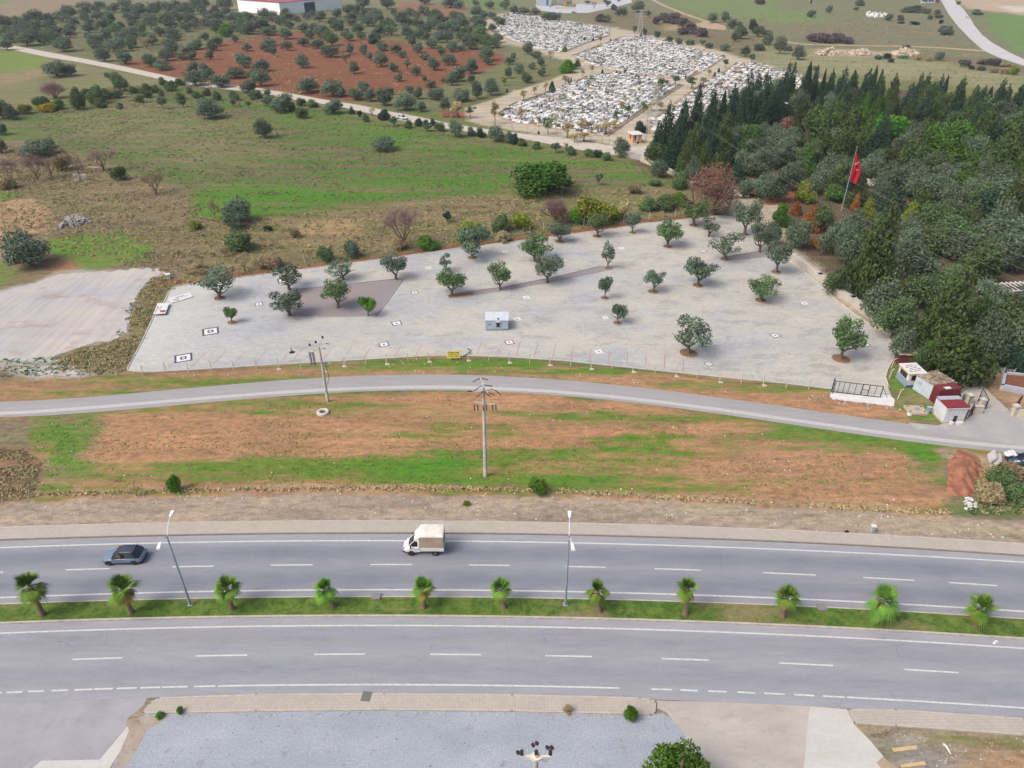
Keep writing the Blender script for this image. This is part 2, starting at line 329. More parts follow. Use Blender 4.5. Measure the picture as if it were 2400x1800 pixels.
# --- cemetery ground and shaded grove floor
CEM = tz(1, 0, [(1800, 930), (2130, 840)]) + tz(2, 0, [(0, 790), (180, 740), (440, 650), (600, 590), (500, 530), (370, 500), (200, 440), (0, 385)]) + tz(1, 0, [(2110, 380), (2000, 260), (1950, 215), (2050, 120), (2212, 108)]) + tz(2, 0, [(0, 105), (850, 235), (1000, 262), (1300, 325), (1700, 405), (2000, 500), (2212, 560)]) + tz(3, 0, [(0, 560), (450, 680)]) + [(1900, 300), (1600, 340), (1560, 400), (1500, 372)] + tz(2, 0, [(1030, 1290), (850, 1250), (400, 1190), (0, 1125)]) + tz(1, 0, [(2212, 1120), (1980, 1085), (1830, 1045)])
zone(CEM, (204, 193, 176), (188, 172, 150), .3, .6, .5)
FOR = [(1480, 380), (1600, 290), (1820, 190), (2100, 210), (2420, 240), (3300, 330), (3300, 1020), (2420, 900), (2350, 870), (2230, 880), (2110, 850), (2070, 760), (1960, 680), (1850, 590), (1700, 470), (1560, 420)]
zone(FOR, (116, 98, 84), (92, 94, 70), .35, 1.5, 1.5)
zone([(1680, 470), (1830, 460), (1850, 560), (1960, 660), (2080, 740), (2200, 850), (2170, 850), (2000, 740), (1850, 610)], (196, 182, 166), (180, 160, 140), .3, .8, .8)
zone([(1760, 430), (1860, 440), (1880, 480), (1780, 480)], (160, 105, 80), (150, 100, 80), .3, .8, .8)
zone([(2240, 850), (2420, 880), (3300, 1000), (3300, 1090), (2420, 985), (2370, 965), (2290, 890)], (184, 150, 124), (152, 126, 108), .35, .5, .6)
BLK = [tz(1, 0, [(2040, 260), (2130, 120)]) + tz(2, 0, [(0, 120), (400, 170), (840, 240), (835, 310), (660, 365), (480, 440), (400, 455), (200, 420), (0, 350)]),
       tz(2, 0, [(950, 320), (1150, 315), (1500, 400), (1840, 490), (1700, 590), (1500, 690), (1050, 635), (700, 575), (520, 480)]),
       tz(2, 0, [(640, 665), (900, 625), (1250, 670), (1470, 740), (1180, 930), (820, 1180), (400, 1115), (0, 1060)]) + tz(1, 0, [(2080, 990)]) + tz(2, 0, [(0, 900), (330, 790)]),
       tz(2, 0, [(1950, 540), (2212, 565)]) + tz(3, 0, [(0, 575), (330, 650), (300, 900)]) + tz(2, 0, [(1700, 1150), (1180, 1130), (1180, 1030), (1340, 930), (1600, 750)])]
for b in BLK: zone(b, (158, 138, 118), (112, 122, 80), .3, .5, .3)

def build_ground():
    ys = [-40.0]
    while ys[-1] < 1500:
        y = ys[-1]; ys.append(y + (4 if y < 15 else max(.42, (H*H+y*y)/H/725*1.25)))
    ys = np.array(ys + [1700, 2200, 3000, 4500]); nu = 430
    us = np.linspace(-1.9, 1.9, nu)
    hw = np.maximum(46, .42*H + .64*np.maximum(ys, 0))
    Xg = us[None, :]*hw[:, None]*.95; Yg = np.repeat(ys[:, None], nu, 1)
    X = Xg.ravel(); Y = Yg.ravel(); n = X.size
    A = np.zeros((n, 4)); B = np.zeros((n, 4))
    A[:, :3] = K(*DRY); B[:, :3] = K(100, 122, 66); A[:, 3] = .35; B[:, 3] = 1
    cov = np.full(n, .35)
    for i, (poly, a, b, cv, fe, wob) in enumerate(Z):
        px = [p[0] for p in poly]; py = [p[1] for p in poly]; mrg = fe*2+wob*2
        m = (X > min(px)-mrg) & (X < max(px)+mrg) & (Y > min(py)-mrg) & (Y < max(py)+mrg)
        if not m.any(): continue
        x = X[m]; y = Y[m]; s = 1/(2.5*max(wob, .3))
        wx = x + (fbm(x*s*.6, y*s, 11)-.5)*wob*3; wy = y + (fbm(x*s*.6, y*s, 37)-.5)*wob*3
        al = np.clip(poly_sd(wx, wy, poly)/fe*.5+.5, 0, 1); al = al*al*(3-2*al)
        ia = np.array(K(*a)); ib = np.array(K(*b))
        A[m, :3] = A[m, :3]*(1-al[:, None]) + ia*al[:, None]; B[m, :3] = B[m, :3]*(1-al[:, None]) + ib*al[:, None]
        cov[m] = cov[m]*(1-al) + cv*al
    A[:, 3] = 1
    me = bpy.data.meshes.new('ground')
    nr = len(ys); idx = np.arange(nr*nu).reshape(nr, nu)
    qd = np.stack([idx[:-1, :-1], idx[:-1, 1:], idx[1:, 1:], idx[1:, :-1]], -1).reshape(-1, 4)
    me.vertices.add(n); me.vertices.foreach_set('co', np.stack([X, Y, np.zeros(n)], -1).ravel().astype(np.float32))
    me.loops.add(qd.size); me.loops.foreach_set('vertex_index', qd.ravel().astype(np.int32))
    me.polygons.add(len(qd)); me.polygons.foreach_set('loop_start', np.arange(0, qd.size, 4, dtype=np.int32))
    me.update(calc_edges=True)
    for nm, arr in (('soil', A), ('growth', B)):
        at_ = me.color_attributes.new(nm, 'FLOAT_COLOR', 'POINT'); at_.data.foreach_set('color', arr.ravel().astype(np.float32))
    ca = me.attributes.new('cover', 'FLOAT', 'POINT'); ca.data.foreach_set('value', cov.astype(np.float32))
    m, nt, b = newmat('ground')
    sa = nt.nodes.new('ShaderNodeAttribute'); sa.attribute_name = 'soil'
    ga = nt.nodes.new('ShaderNodeAttribute'); ga.attribute_name = 'growth'
    cv = nt.nodes.new('ShaderNodeAttribute'); cv.attribute_name = 'cover'
    MUL = lambda c_, k_: mixc(nt, 1.0, c_, k_, 'MULTIPLY')
    n1 = noi(nt, pos(nt, (.020, .26, 1), .07), 1.0, 5, .6); n2 = noi(nt, pos(nt, (.22, .80, 1), .05), 1.0, 6, .72); n3 = noi(nt, pos(nt, (.8, 1.3, 1)), 1.0, 5, .75)
    nn = mth(nt, 'ADD', mth(nt, 'ADD', mth(nt, 'MULTIPLY', n1, .50), mth(nt, 'MULTIPLY', n2, .30)), mth(nt, 'MULTIPLY', n3, .20))
    v = mth(nt, 'ADD', nn, mth(nt, 'MULTIPLY', mth(nt, 'SUBTRACT', cv.outputs['Fac'], .5), .27))
    f = rmp(nt, v, .46, .54)
    soil2 = mixc(nt, rmp(nt, noi(nt, pos(nt, (.07, .3, 1), .05), 1.0, 9, .75), .40, .60), MUL(sa.outputs['Color'], (.80, .81, .82)), MUL(sa.outputs['Color'], (1.12, 1.10, 1.06)))
    gr2 = mixc(nt, rmp(nt, noi(nt, pos(nt, (.10, .4, 1), .05), 1.0, 9, .75), .42, .60), MUL(ga.outputs['Color'], (1.28, .96, 1.15)), MUL(ga.outputs['Color'], (.84, 1.0, .84)))
    base = mixc(nt, f, soil2, gr2)
    base = mixc(nt, rmp(nt, n3, .34, .64), MUL(base, (.70, .70, .69)), MUL(base, (1.22, 1.20, 1.16)))
    n6 = noi(nt, pos(nt), 3.2, 4, .8)
    base = mixc(nt, rmp(nt, n6, .3, .7), MUL(base, (.78, .78, .77)), MUL(base, (1.20, 1.19, 1.17)))
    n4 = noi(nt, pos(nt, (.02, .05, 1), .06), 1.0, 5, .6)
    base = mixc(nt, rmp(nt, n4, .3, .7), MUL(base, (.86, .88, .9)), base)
    # dark tussocks and clods
    n5 = noi(nt, pos(nt, (.35, 1.0, 1)), 1.0, 6, .8)
    base = mixc(nt, rmp(nt, n5, .52, .66, 0, .62), base, MUL(base, (.52, .50, .48)))
    base = MUL(base, (1.09, 1.10, 1.07))
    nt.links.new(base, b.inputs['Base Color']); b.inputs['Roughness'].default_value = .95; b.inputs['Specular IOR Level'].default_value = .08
    bump(nt, b, mth(nt, 'ADD', n2, n3), .5, .18)
    me.materials.append(m)
    o = bpy.data.objects.new('ground', me); C.objects.link(o); struct(o)
build_ground()
# ================================================================== ROADS
def curve(pix, deg=3, z=0.0):
    w_ = [at(x, y, z) for x, y in pix]; xs = np.array([p.x for p in w_]); yy = np.array([p.y for p in w_])
    c = np.polyfit(xs/50, yy, deg); x0, x1 = xs.min(), xs.max()
    dc = np.polyder(c)
    def f(X):
        X = np.asarray(X, float); Xc = np.clip(X, x0, x1)
        return np.polyval(c, Xc/50) + np.polyval(dc, Xc/50)/50*(X-Xc)*1.0
    return f
XS = np.arange(-150, 150.1, 2.5)
def ribbon(name, f0, f1, z, m, xs=XS, nlat=1, kind='structure', skirt=None):
    xs = np.asarray(xs); vs = []; fs = []; uv = []
    a = f0(xs); b_ = f1(xs)
    for i, x in enumerate(xs):
        for k in range(nlat+1): t = k/nlat; vs.append((x, a[i]*(1-t)+b_[i]*t, z)); uv.append((x/10, t))
    n = nlat+1
    for i in range(len(xs)-1):
        for k in range(nlat): fs.append((i*n+k, (i+1)*n+k, (i+1)*n+k+1, i*n+k+1))
    B = MB(); B.add(vs, fs)
    if skirt is not None:
        m0 = len(vs)
        s_ = [(x, a[i], skirt) for i, x in enumerate(xs)]+[(x, b_[i], skirt) for i, x in enumerate(xs)]; L = len(xs)
        B.v += s_
        for i in range(L-1):
            B.f.append((m0+i, m0+i+1, (i+1)*n, i*n)); B.f.append((i*n+nlat, (i+1)*n+nlat, m0+L+i+1, m0+L+i))
    o = B.build(name, m)
    me = o.data; ul = me.uv_layers.new(name='uv'); uvv = uv + [(0, 0)]*(len(B.v)-len(uv))
    for l in me.loops: ul.data[l.index].uv = uvv[l.vertex_index]
    if kind: o['kind'] = kind
    return o
def t2(c, r, pts): return tz(c, r, pts)
# native pixel rows of the long lines of the highway
SWB = [(0, 1238), (300, 1228.5), (600, 1224.5), (900, 1223.3), (1200, 1223.6), (1500, 1231), (1800, 1243), (2100, 1259), (2400, 1275.6)]
SWF = [(0, 1267.5), (300, 1258.5), (600, 1253.6), (900, 1251.8), (1200, 1252.6), (1500, 1258.6), (1800, 1270.8), (2100, 1286), (2400, 1304)]
LC = [(0, 1283.2), (300, 1275), (600, 1269.4), (900, 1267.5), (1200, 1268.2), (1500, 1276), (1800, 1287), (2100, 1302), (2400, 1316.9)]
LD = [(4, 1340), (151, 1335.8), (253, 1333.4), (398, 1329.6), (495, 1328.8), (628, 1325.2), (728, 1325), (864, 1322.8), (962, 1322.8), (1098, 1323), (1195, 1323.4), (1326, 1326.8), (1421, 1329), (1536, 1333), (1644, 1337), (1787, 1343), (1908, 1348.4), (2016, 1354.6), (2130, 1360.6), (2208, 1365), (2313, 1370.6), (2396, 1375)]
LE = [(0, 1400), (300, 1392), (600, 1384.7), (900, 1382), (1200, 1383), (1500, 1390.7), (1800, 1401.8), (2100, 1416), (2400, 1432.7)]
MT = [(0, 1413.7), (300, 1406), (600, 1398.6), (900, 1396.6), (1200, 1398.3), (1500, 1405.6), (1800, 1416), (2100, 1431.2), (2400, 1448.5)]
MBt = [(0, 1460.7), (300, 1453), (600, 1445.5), (900, 1444.4), (1200, 1446.3), (1500, 1453), (1800, 1465.3), (2100, 1480.5), (2400, 1497.3)]
LH = [(0, 1483.7), (300, 1475), (600, 1468.5), (900, 1465.8), (1200, 1467.4), (1500, 1475), (1800, 1486.4), (2100, 1502), (2400, 1519.2)]
LI = [(3, 1551), (170, 1545.8), (285, 1542.6), (456, 1538.8), (576, 1536), (733, 1533.9), (853, 1532.3), (1008, 1533), (1127, 1534.2), (1278, 1536.6), (1388, 1538.8), (1551, 1543.4), (1661, 1546.8), (1823, 1554.2), (1946, 1561), (2106, 1569), (2228, 1576), (2393, 1585)]
LJ = [(0, 1623.5), (350, 1612), (600, 1607), (900, 1605), (1200, 1606.3), (1508, 1613.8), (1800, 1625.6), (1986, 1635.8), (2400, 1659)]
RE = [(0, 1648), (340, 1637), (600, 1631), (900, 1627), (1200, 1630.7), (1530, 1639), (1800, 1649.7), (1990, 1661.5), (2400, 1686.3)]
fSWB, fSWF, fLC, fLD, fLE = curve(SWB), curve(SWF), curve(LC), curve(LD), curve(LE)
fMT, fMB = curve(MT, 3, .15), curve(MBt, 3, .15)
fLH, fLI, fLJ, fRE = curve(LH), curve(LI), curve(LJ), curve(RE)
def mixv(nt, vec, k):
    n = nt.nodes.new('ShaderNodeTexNoise'); n.inputs['Scale'].default_value = .8; n.inputs['Detail'].default_value = 4; nt.links.new(vec, n.inputs['Vector'])
    a = nt.nodes.new('ShaderNodeVectorMath'); a.operation = 'SCALE'; a.inputs['Scale'].default_value = k; nt.links.new(n.outputs['Color'], a.inputs[0])
    c_ = nt.nodes.new('ShaderNodeVectorMath'); c_.operation = 'ADD'; nt.links.new(vec, c_.inputs[0]); nt.links.new(a.outputs[0], c_.inputs[1]); return c_.outputs[0]
def asphalt(name, stops, c1=(176, 176, 183), rut=(150, 152, 164)):
    m, nt, b = newmat(name)
    n1 = noi(nt, pos(nt), 9.0, 3, .8); n2 = noi(nt, pos(nt, (.05, .5, 1)), 1.0, 6, .65); n3 = noi(nt, pos(nt), .12, 4, .6)
    base = mixc(nt, rmp(nt, n2, .3, .7), K(*c1), K(*[x*.955 for x in c1]))
    uvn = nt.nodes.new('ShaderNodeUVMap'); sep = nt.nodes.new('ShaderNodeSeparateXYZ'); nt.links.new(uvn.outputs[0], sep.inputs[0])
    lat = mth(nt, 'ADD', sep.outputs['Y'], mth(nt, 'MULTIPLY', mth(nt, 'SUBTRACT', n2, .5), .05))
    cr = nt.nodes.new('ShaderNodeValToRGB'); cr.color_ramp.interpolation = 'B_SPLINE'
    el = cr.color_ramp.elements
    while len(el) > 1: el.remove(el[-1])
    el[0].position = 0; el[0].color = (stops[0][1],)*3+(1,)
    for p_, v_ in stops[1:]:
        e_ = el.new(p_); e_.color = (v_,)*3+(1,)
    nt.links.new(lat, cr.inputs[0])
    fr = mth(nt, 'MULTIPLY', cr.outputs[0], rmp(nt, n3, .25, .7, .7, 1.2), True)
    base = mixc(nt, fr, base, K(*rut))
    n7 = noi(nt, pos(nt, (.25, 1.6, 1)), 1.0, 8, .75); n8 = noi(nt, pos(nt), 2.2, 5, .8); n9 = noi(nt, pos(nt, (.5, 1, 1)), .30, 3, .5)
    base = mixc(nt, rmp(nt, n7, .35, .65), mixc(nt, 1.0, base, (.90, .90, .905), 'MULTIPLY'), mixc(nt, 1.0, base, (1.07, 1.07, 1.06), 'MULTIPLY'))
    base = mixc(nt, rmp(nt, n8, .64, .72, 0, .35), base, K(110, 110, 116)); base = mixc(nt, rmp(nt, n9, .68, .70, 0, .22), base, K(130, 131, 138))
    vo = nt.nodes.new('ShaderNodeTexVoronoi'); vo.feature = 'DISTANCE_TO_EDGE'; vo.inputs['Scale'].default_value = .16; nt.links.new(mixv(nt, pos(nt, (.4, 1, 1)), 1.2), vo.inputs['Vector'])
    ck = mth(nt, 'MULTIPLY', rmp(nt, vo.outputs['Distance'], .004, .0, 0, .45), rmp(nt, n3, .45, .6), True)
    base = mixc(nt, ck, base, K(104, 104, 110))
    base = mixc(nt, rmp(nt, n1, .3, .7), mixc(nt, 1.0, base, (.82, .82, .82), 'MULTIPLY'), mixc(nt, 1.0, base, (1.14, 1.14, 1.14), 'MULTIPLY'))
    nt.links.new(base, b.inputs['Base Color']); b.inputs['Roughness'].default_value = .82; b.inputs['Specular IOR Level'].default_value = .2
    bump(nt, b, n1, .25, .02); return m
# shoulders lighter (0 = no rut), ruts at the lane centres
A1 = asphalt('asphalt_far', [(0, 0), (.12, 0), (.22, .7), (.33, .95), (.47, .35), (.56, .3), (.72, 1.0), (.84, .5), (.92, .35), (1, .2)], (171, 173, 179), (131, 136, 149))
A2 = asphalt('asphalt_near', [(0, .0), (.10, .0), (.16, .4), (.30, .75), (.46, .2), (.56, .25), (.68, .85), (.80, .35), (.9, .3), (1, .1)], (174, 176, 182), (146, 150, 161))
ribbon('road', fSWF, fMT, .008, A1); ribbon('road', fMB, fRE, .008, A2)
def sidewalk_mat():
    m, nt, b = newmat('sidewalk_pavers')
    br = nt.nodes.new('ShaderNodeTexBrick'); br.inputs['Scale'].default_value = 1.0
    br.inputs['Brick Width'].default_value = .3; br.inputs['Row Height'].default_value = .3; br.inputs['Mortar Size'].default_value = .03
    br.inputs['Color1'].default_value = c4(K(202, 194, 182)); br.inputs['Color2'].default_value = c4(K(192, 184, 174)); br.inputs['Mortar'].default_value = c4(K(186, 178, 168))
    br.offset = 0; nt.links.new(pos(nt), br.inputs['Vector'])
    n = noi(nt, pos(nt), .35, 6, .7)
    base = mixc(nt, rmp(nt, n, .3, .72), br.outputs['Color'], mixc(nt, 1.0, br.outputs['Color'], (.87, .88, .86), 'MULTIPLY'))
    nt.links.new(base, b.inputs['Base Color']); b.inputs['Roughness'].default_value = .9; return m
SWM = sidewalk_mat()
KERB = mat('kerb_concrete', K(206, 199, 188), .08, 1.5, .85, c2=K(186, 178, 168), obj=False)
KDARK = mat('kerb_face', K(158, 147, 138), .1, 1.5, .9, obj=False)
off = lambda f, d: (lambda X: f(X)+d)
struct(ribbon('sidewalk', off(fSWF, .16), off(fSWB, -.12), .15, SWM, skirt=0))
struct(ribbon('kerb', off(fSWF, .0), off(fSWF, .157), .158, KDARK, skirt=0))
struct(ribbon('kerb', off(fSWB, -.117), off(fSWB, .06), .165, KERB, skirt=0))
WP = mat('road_paint', K(226, 225, 222), .05, 2.5, .7, c2=K(190, 190, 192), obj=False, lo=.4, hi=.75)
PB = MB()
def dash(f, px0, px1, py, wd=.16, z=.014):
    x0, x1 = at(px0, py).x, at(px1, py).x
    xs = np.linspace(x0, x1, max(2, int((x1-x0)/3)+2)); y = f(xs); n = len(xs)
    PB.add([(xs[i], y[i]-wd/2, z) for i in range(n)]+[(xs[i], y[i]+wd/2, z) for i in range(n)], [(i, i+1, n+i+1, n+i) for i in range(n-1)])
def full(f, x0, x1, wd=.2, z=.014):
    xs = np.arange(x0, x1+.1, 2.5); y = f(xs); n = len(xs)
    PB.add([(xs[i], y[i]-wd/2, z) for i in range(n)]+[(xs[i], y[i]+wd/2, z) for i in range(n)], [(i, i+1, n+i+1, n+i) for i in range(n-1)])
full(fLC, -150, 150, .19); full(fLE, -150, 150, .19); full(fLH, -150, 150, .18)
for a, b in [(-95, 9), (151, 253), (398, 495), (628, 728), (864, 962), (1098, 1195), (1326, 1421), (1536, 1644), (1787, 1908), (2016, 2130), (2208, 2313), (2396, 2500)]: dash(fLD, a, b, 1340, .17)
for a, b in [(-110, 3), (170, 285), (456, 576), (733, 853), (1008, 1127), (1278, 1388), (1551, 1661), (1823, 1946), (2106, 2228), (2393, 2510)]: dash(fLI, a, b, 1545, .17)
full(fLJ, at(511, 1610).x, at(1507, 1612).x, .17)
full(fLJ, at(1986, 1636).x, 150, .17)
for a, b in [(-80, -40), (-25, 10), (21, 57), (70, 107), (123, 162), (176, 217), (221, 264), (273, 319), (328, 374), (378, 437), (453, 502)]: dash(fLJ, a, b, 1615, .17)
for a, b in [(1528, 1576), (1596, 1636), (1660, 1703), (1728, 1769), (1790, 1837), (1859, 1905), (1925, 1974)]: dash(fLJ, a, b, 1622, .17)
struct(PB.build('road_markings', WP))
# median: raised strip of rough grass between two kerbs
def grass_mat(name, g1, g2, dirt, lo=.62):
    m, nt, b = newmat(name)
    n1 = noi(nt, pos(nt), .7, 8, .8); n2 = noi(nt, pos(nt), 3.0, 5, .8); n3 = noi(nt, pos(nt, (.25, .7, 1)), .4, 5, .65)
    base = mixc(nt, rmp(nt, n1, .42, .58), g1, g2)
    base = mixc(nt, rmp(nt, n3, lo, lo+.1, 0, .75), base, dirt)
    base = mixc(nt, rmp(nt, n2, .3, .7), mixc(nt, 1.0, base, (.62, .66, .6), 'MULTIPLY'), mixc(nt, 1.0, base, (1.22, 1.2, 1.15), 'MULTIPLY'))
    nt.links.new(base, b.inputs['Base Color']); b.inputs['Roughness'].default_value = .95; b.inputs['Specular IOR Level'].default_value = .05
    bump(nt, b, n2, .8, .12); return m
GM = grass_mat('median_grass', K(120, 142, 70), K(80, 112, 50), K(158, 142, 110), .50)
struct(ribbon('median', off(fMB, .22), off(fMT, -.12), .12, GM, skirt=0, nlat=2))
struct(ribbon('kerb', off(fMB, .0), off(fMB, .22), .16, KERB, skirt=0)); struct(ribbon('kerb', off(fMT, -.12), off(fMT, .02), .15, KERB, skirt=0))
jb = MB(); jm = mat('kerb_joint', K(120, 112, 104), .1, 3, .95)
for X in np.arange(-95, 95, 1.0):
    jb.box((X, float(fMB(X))-.004, .085), (.03, .012, .16))
struct(jb.build('kerb_joints', jm))
# near side pavements, aprons, gravel
def island(name, pix, z=.15, km=KERB):
    P_ = [at(x, y, z) for x, y in pix]
    sheet(name, pix, SWM, z, 0)
    cx = sum(p.x for p in P_)/len(P_); b = MB(); n = len(P_)
    for i in range(n):
        a, c = P_[i], P_[(i+1) % n]; d = (c-a); L = d.length
        if L < .1: continue
        nrm = Vector((-d.y, d.x, 0)).normalized()*.0
        mid = (a+c)/2; b.box((mid.x, mid.y, z/2+.006), (L+.1, .15, z+.012), rz=math.atan2(d.y, d.x))
    struct(b.build('kerb', km))
def pxrow(f, xs, z=.15):
    out = []
    for px in xs:
        X = at(px, 1650).x
        for _ in range(3):
            Y = float(f(X)); e = None
            # project back to find the column that matches this pixel
            dpt = Y*cp + (H-z)*sp; X = (px-1200)/F*dpt
        Y = float(f(X)); vv = (Y*sp - (H-z)*cp)/(Y*cp+(H-z)*sp); out.append((px, 900-vv*F))
    return out
island('sidewalk', [(336, 1670), (352, 1648), (372, 1636)] + pxrow(fRE, [600, 900, 1200, 1500])[0:] + [(1526, 1639), (1536, 1645), (1534, 1670), (1524, 1673), (1200, 1665), (900, 1661.5), (600, 1665)])
island('sidewalk', [(1991, 1663)] + pxrow(fRE, [2100, 2400, 2700]) + [(2700, 1745), (2400, 1721), (2100, 1699.5), (2003, 1693.5)])
def gravel_mat():
    m, nt, b = newmat('pale_gravel')
    n1 = noi(nt, pos(nt), 6.0, 3, .9); n2 = noi(nt, pos(nt, (.5, 1, 1)), .25, 6, .6); n3 = noi(nt, pos(nt), .9, 3, .6)
    base = mixc(nt, rmp(nt, n2, .3, .7), K(180, 187, 196), K(160, 168, 179))
    base = mixc(nt, rmp(nt, n3, .60, .74, 0, .6), base, K(138, 132, 134))
    base = mixc(nt, rmp(nt, n1, .3, .7), mixc(nt, 1.0, base, (.72, .72, .73), 'MULTIPLY'), mixc(nt, 1.0, base, (1.25, 1.25, 1.25), 'MULTIPLY'))
    nt.links.new(base, b.inputs['Base Color']); b.inputs['Roughness'].default_value = .9; bump(nt, b, n1, .6, .05); return m
def blotch(name, a, b2, c3, s=.3, fine=4.0, stretch=(1, 1, 1), rot=0):
    m, nt, b = newmat(name)
    n1 = noi(nt, pos(nt, stretch, rot), s, 7, .62); n2 = noi(nt, pos(nt, stretch, rot), s*2.3, 6, .7); n3 = noi(nt, pos(nt), fine, 4, .7)
    base = mixc(nt, rmp(nt, n1, .35, .65), a, b2); base = mixc(nt, rmp(nt, n2, .55, .7, 0, .8), base, c3)
    base = mixc(nt, rmp(nt, n3, .3, .7), mixc(nt, 1.0, base, (.93, .93, .93), 'MULTIPLY'), mixc(nt, 1.0, base, (1.05, 1.05, 1.05), 'MULTIPLY'))
    nt.links.new(base, b.inputs['Base Color']); b.inputs['Roughness'].default_value = .88; bump(nt, b, n3, .2, .02); return m
APR = blotch('apron_asphalt', K(180, 179, 184), K(160, 160, 168), K(146, 146, 154), .22, 5, (1, 1, 1))
CONC = blotch('pale_concrete', K(214, 212, 206), K(202, 199, 192), K(224, 223, 220), .25, 3, (.5, 1.6, 1), .9)
CONS = blotch('stained_concrete', K(200, 194, 186), K(184, 176, 168), K(168, 164, 160), .3, 3, (.6, 1.3, 1), -.4)
def fr(px): return pxrow(fRE, [px], 0)[0]
sheet('apron', [fr(-400)] + [fr(0), fr(200), fr(345), (335, 1655), (320, 1668), (300, 1682), (296, 1703), (234, 1780), (97, 1783), (60, 1830), (-400, 2100)], APR, .012)
sheet('concrete_edge', [(298, 1702), (303, 1712), (293, 1735), (281, 1762), (250, 1812), (200, 1900), (40, 1860), (76, 1800), (97, 1783), (234, 1780)], CONC, .02)
sheet('gravel_lot', [(300, 1712), (330, 1685), (345, 1672), (600, 1666), (900, 1663), (1200, 1666), (1528, 1674), (1555, 1672), (1578, 1690), (1606, 1722), (1612, 1760), (1604, 1830), (1640, 2600), (-100, 2600), (215, 1900), (262, 1800)], gravel_mat(), .008)
BRS = blotch('brown_edge_soil', K(164, 146, 128), K(182, 172, 160), K(132, 112, 96), .5, 5)
sheet('dirt', [(294, 1700), (330, 1680), (400, 1676), (372, 1695), (345, 1710), (330, 1740), (300, 1790), (262, 1815), (285, 1757), (297, 1730)], BRS, .013)
sheet('driveway', [(1538, 1642), fr(1650), fr(1800), fr(1898), (1884, 1800), (1870, 2600), (1640, 2600), (1604, 1800), (1608, 1760), (1606, 1722), (1578, 1690), (1560, 1668), (1540, 1660)], CONS, .016)
sheet('driveway', [fr(1898), (1985, 1662), (2000, 1696), (2036, 1732), (2071, 1773), (2054, 1787), (2080, 1815), (2200, 2100), (2150, 2600), (1870, 2600), (1884, 1800)], CONC, .022)
sheet('dirt', [(2071, 1774), (2102, 1800), (2170, 1860), (2090, 1830), (2054, 1787)], mat('brown_concrete', K(186, 164, 140), .08, 1, .9, obj=False), .027)
m_, nt_, b_ = newmat('yard_gravel')
y1 = noi(nt_, mixv(nt_, pos(nt_, (.9, .06, 1), .18), .6), 1.0, 6, .7); y2 = noi(nt_, pos(nt_, (.06, .12, 1)), 1.0, 7, .65); y3 = noi(nt_, pos(nt_), 3.0, 5, .8)
c_ = mixc(nt_, rmp(nt_, y2, .40, .60), K(204, 197, 190), K(188, 187, 191)); c_ = mixc(nt_, rmp(nt_, y1, .40, .62), mixc(nt_, 1.0, c_, (.89, .895, .90), 'MULTIPLY'), mixc(nt_, 1.0, c_, (1.05, 1.05, 1.045), 'MULTIPLY'))
y4 = noi(nt_, pos(nt_, (.12, .2, 1), .5), 1.0, 5, .6); c_ = mixc(nt_, rmp(nt_, y4, .58, .66, 0, .6), c_, K(176, 152, 134)); c_ = mixc(nt_, rmp(nt_, y3, .3, .7), mixc(nt_, 1.0, c_, (.84, .84, .84), 'MULTIPLY'), mixc(nt_, 1.0, c_, (1.12, 1.12, 1.12), 'MULTIPLY'))
nt_.links.new(c_, b_.inputs['Base Color']); b_.inputs['Roughness'].default_value = .9
yp = tz(0, 1, [(-1500, 880), (0, 865), (150, 830), (300, 790), (420, 745), (520, 712), (700, 698), (820, 690), (1000, 682), (1150, 664), (1340, 656), (1430, 690), (1330, 735), (1250, 790), (1205, 850), (1180, 920), (1140, 1010), (1110, 1120), (1090, 1210), (1010, 1262), (940, 1285), (820, 1300), (700, 1332), (590, 1370), (500, 1410), (380, 1430), (200, 1440), (0, 1450), (-1500, 1500)])
yq = []
for i_ in range(len(yp)):
    a_, d_ = yp[i_], yp[(i_+1) % len(yp)]
    for k_ in range(6):
        u_ = k_/6; x_, y_ = a_[0]+(d_[0]-a_[0])*u_, a_[1]+(d_[1]-a_[1])*u_; yq.append((x_+math.sin(x_*.9+y_*.5)*3.0, y_+math.sin(x_*.23+y_*.7)*1.8))
sheet('gravel_yard', yq, m_, .008)
# service road
SRT = tz(0, 2, [(0, 157), (1106, 74), (2000, 8)]) + tz(1, 1, [(0, 1645), (600, 1610), (1200, 1585), (1700, 1578), (2212, 1583)]) + tz(2, 1, [(600, 1625)]) + tz(2, 2, [(900, 12), (1400, 80), (2212, 185)]) + tz(3, 2, [(650, 265), (1200, 330), (1900, 420), (2212, 465)])
SRB = tz(0, 2, [(0, 290), (870, 232), (1500, 180), (2212, 133)]) + tz(1, 2, [(600, 88), (1000, 66), (1700, 50), (2212, 56)]) + tz(2, 2, [(350, 92), (700, 130), (1400, 213), (2212, 328)]) + tz(3, 2, [(1000, 460), (1600, 535), (2212, 610)])
SRL = tz(0, 2, [(0, 258), (1106, 168), (2212, 95)]) + tz(1, 2, [(600, 62), (1200, 28), (1700, 22), (2212, 30)]) + tz(2, 2, [(700, 97), (1400, 180), (2212, 285)]) + tz(3, 2, [(1100, 425), (2212, 555)])
fST, fSB, fSL = curve(SRT, 5), curve(SRB, 5), curve(SRL, 5)
A3 = asphalt('asphalt_service', [(0, .1), (.3, .3), (.5, 0), (.7, .3), (1, .5)], (178, 176, 176), (164, 163, 166))
struct(ribbon('service_road', fSB, fST, .010, A3, xs=np.arange(-170, 200, 2.5)))
struct(ribbon('road_edge_strip', off(fSL, -.42), off(fSL, .42), .016, mat('worn_strip', K(206, 204, 202), .06, 2, .85, c2=K(190, 188, 188), obj=False), xs=np.arange(-170, 200, 2.5)))
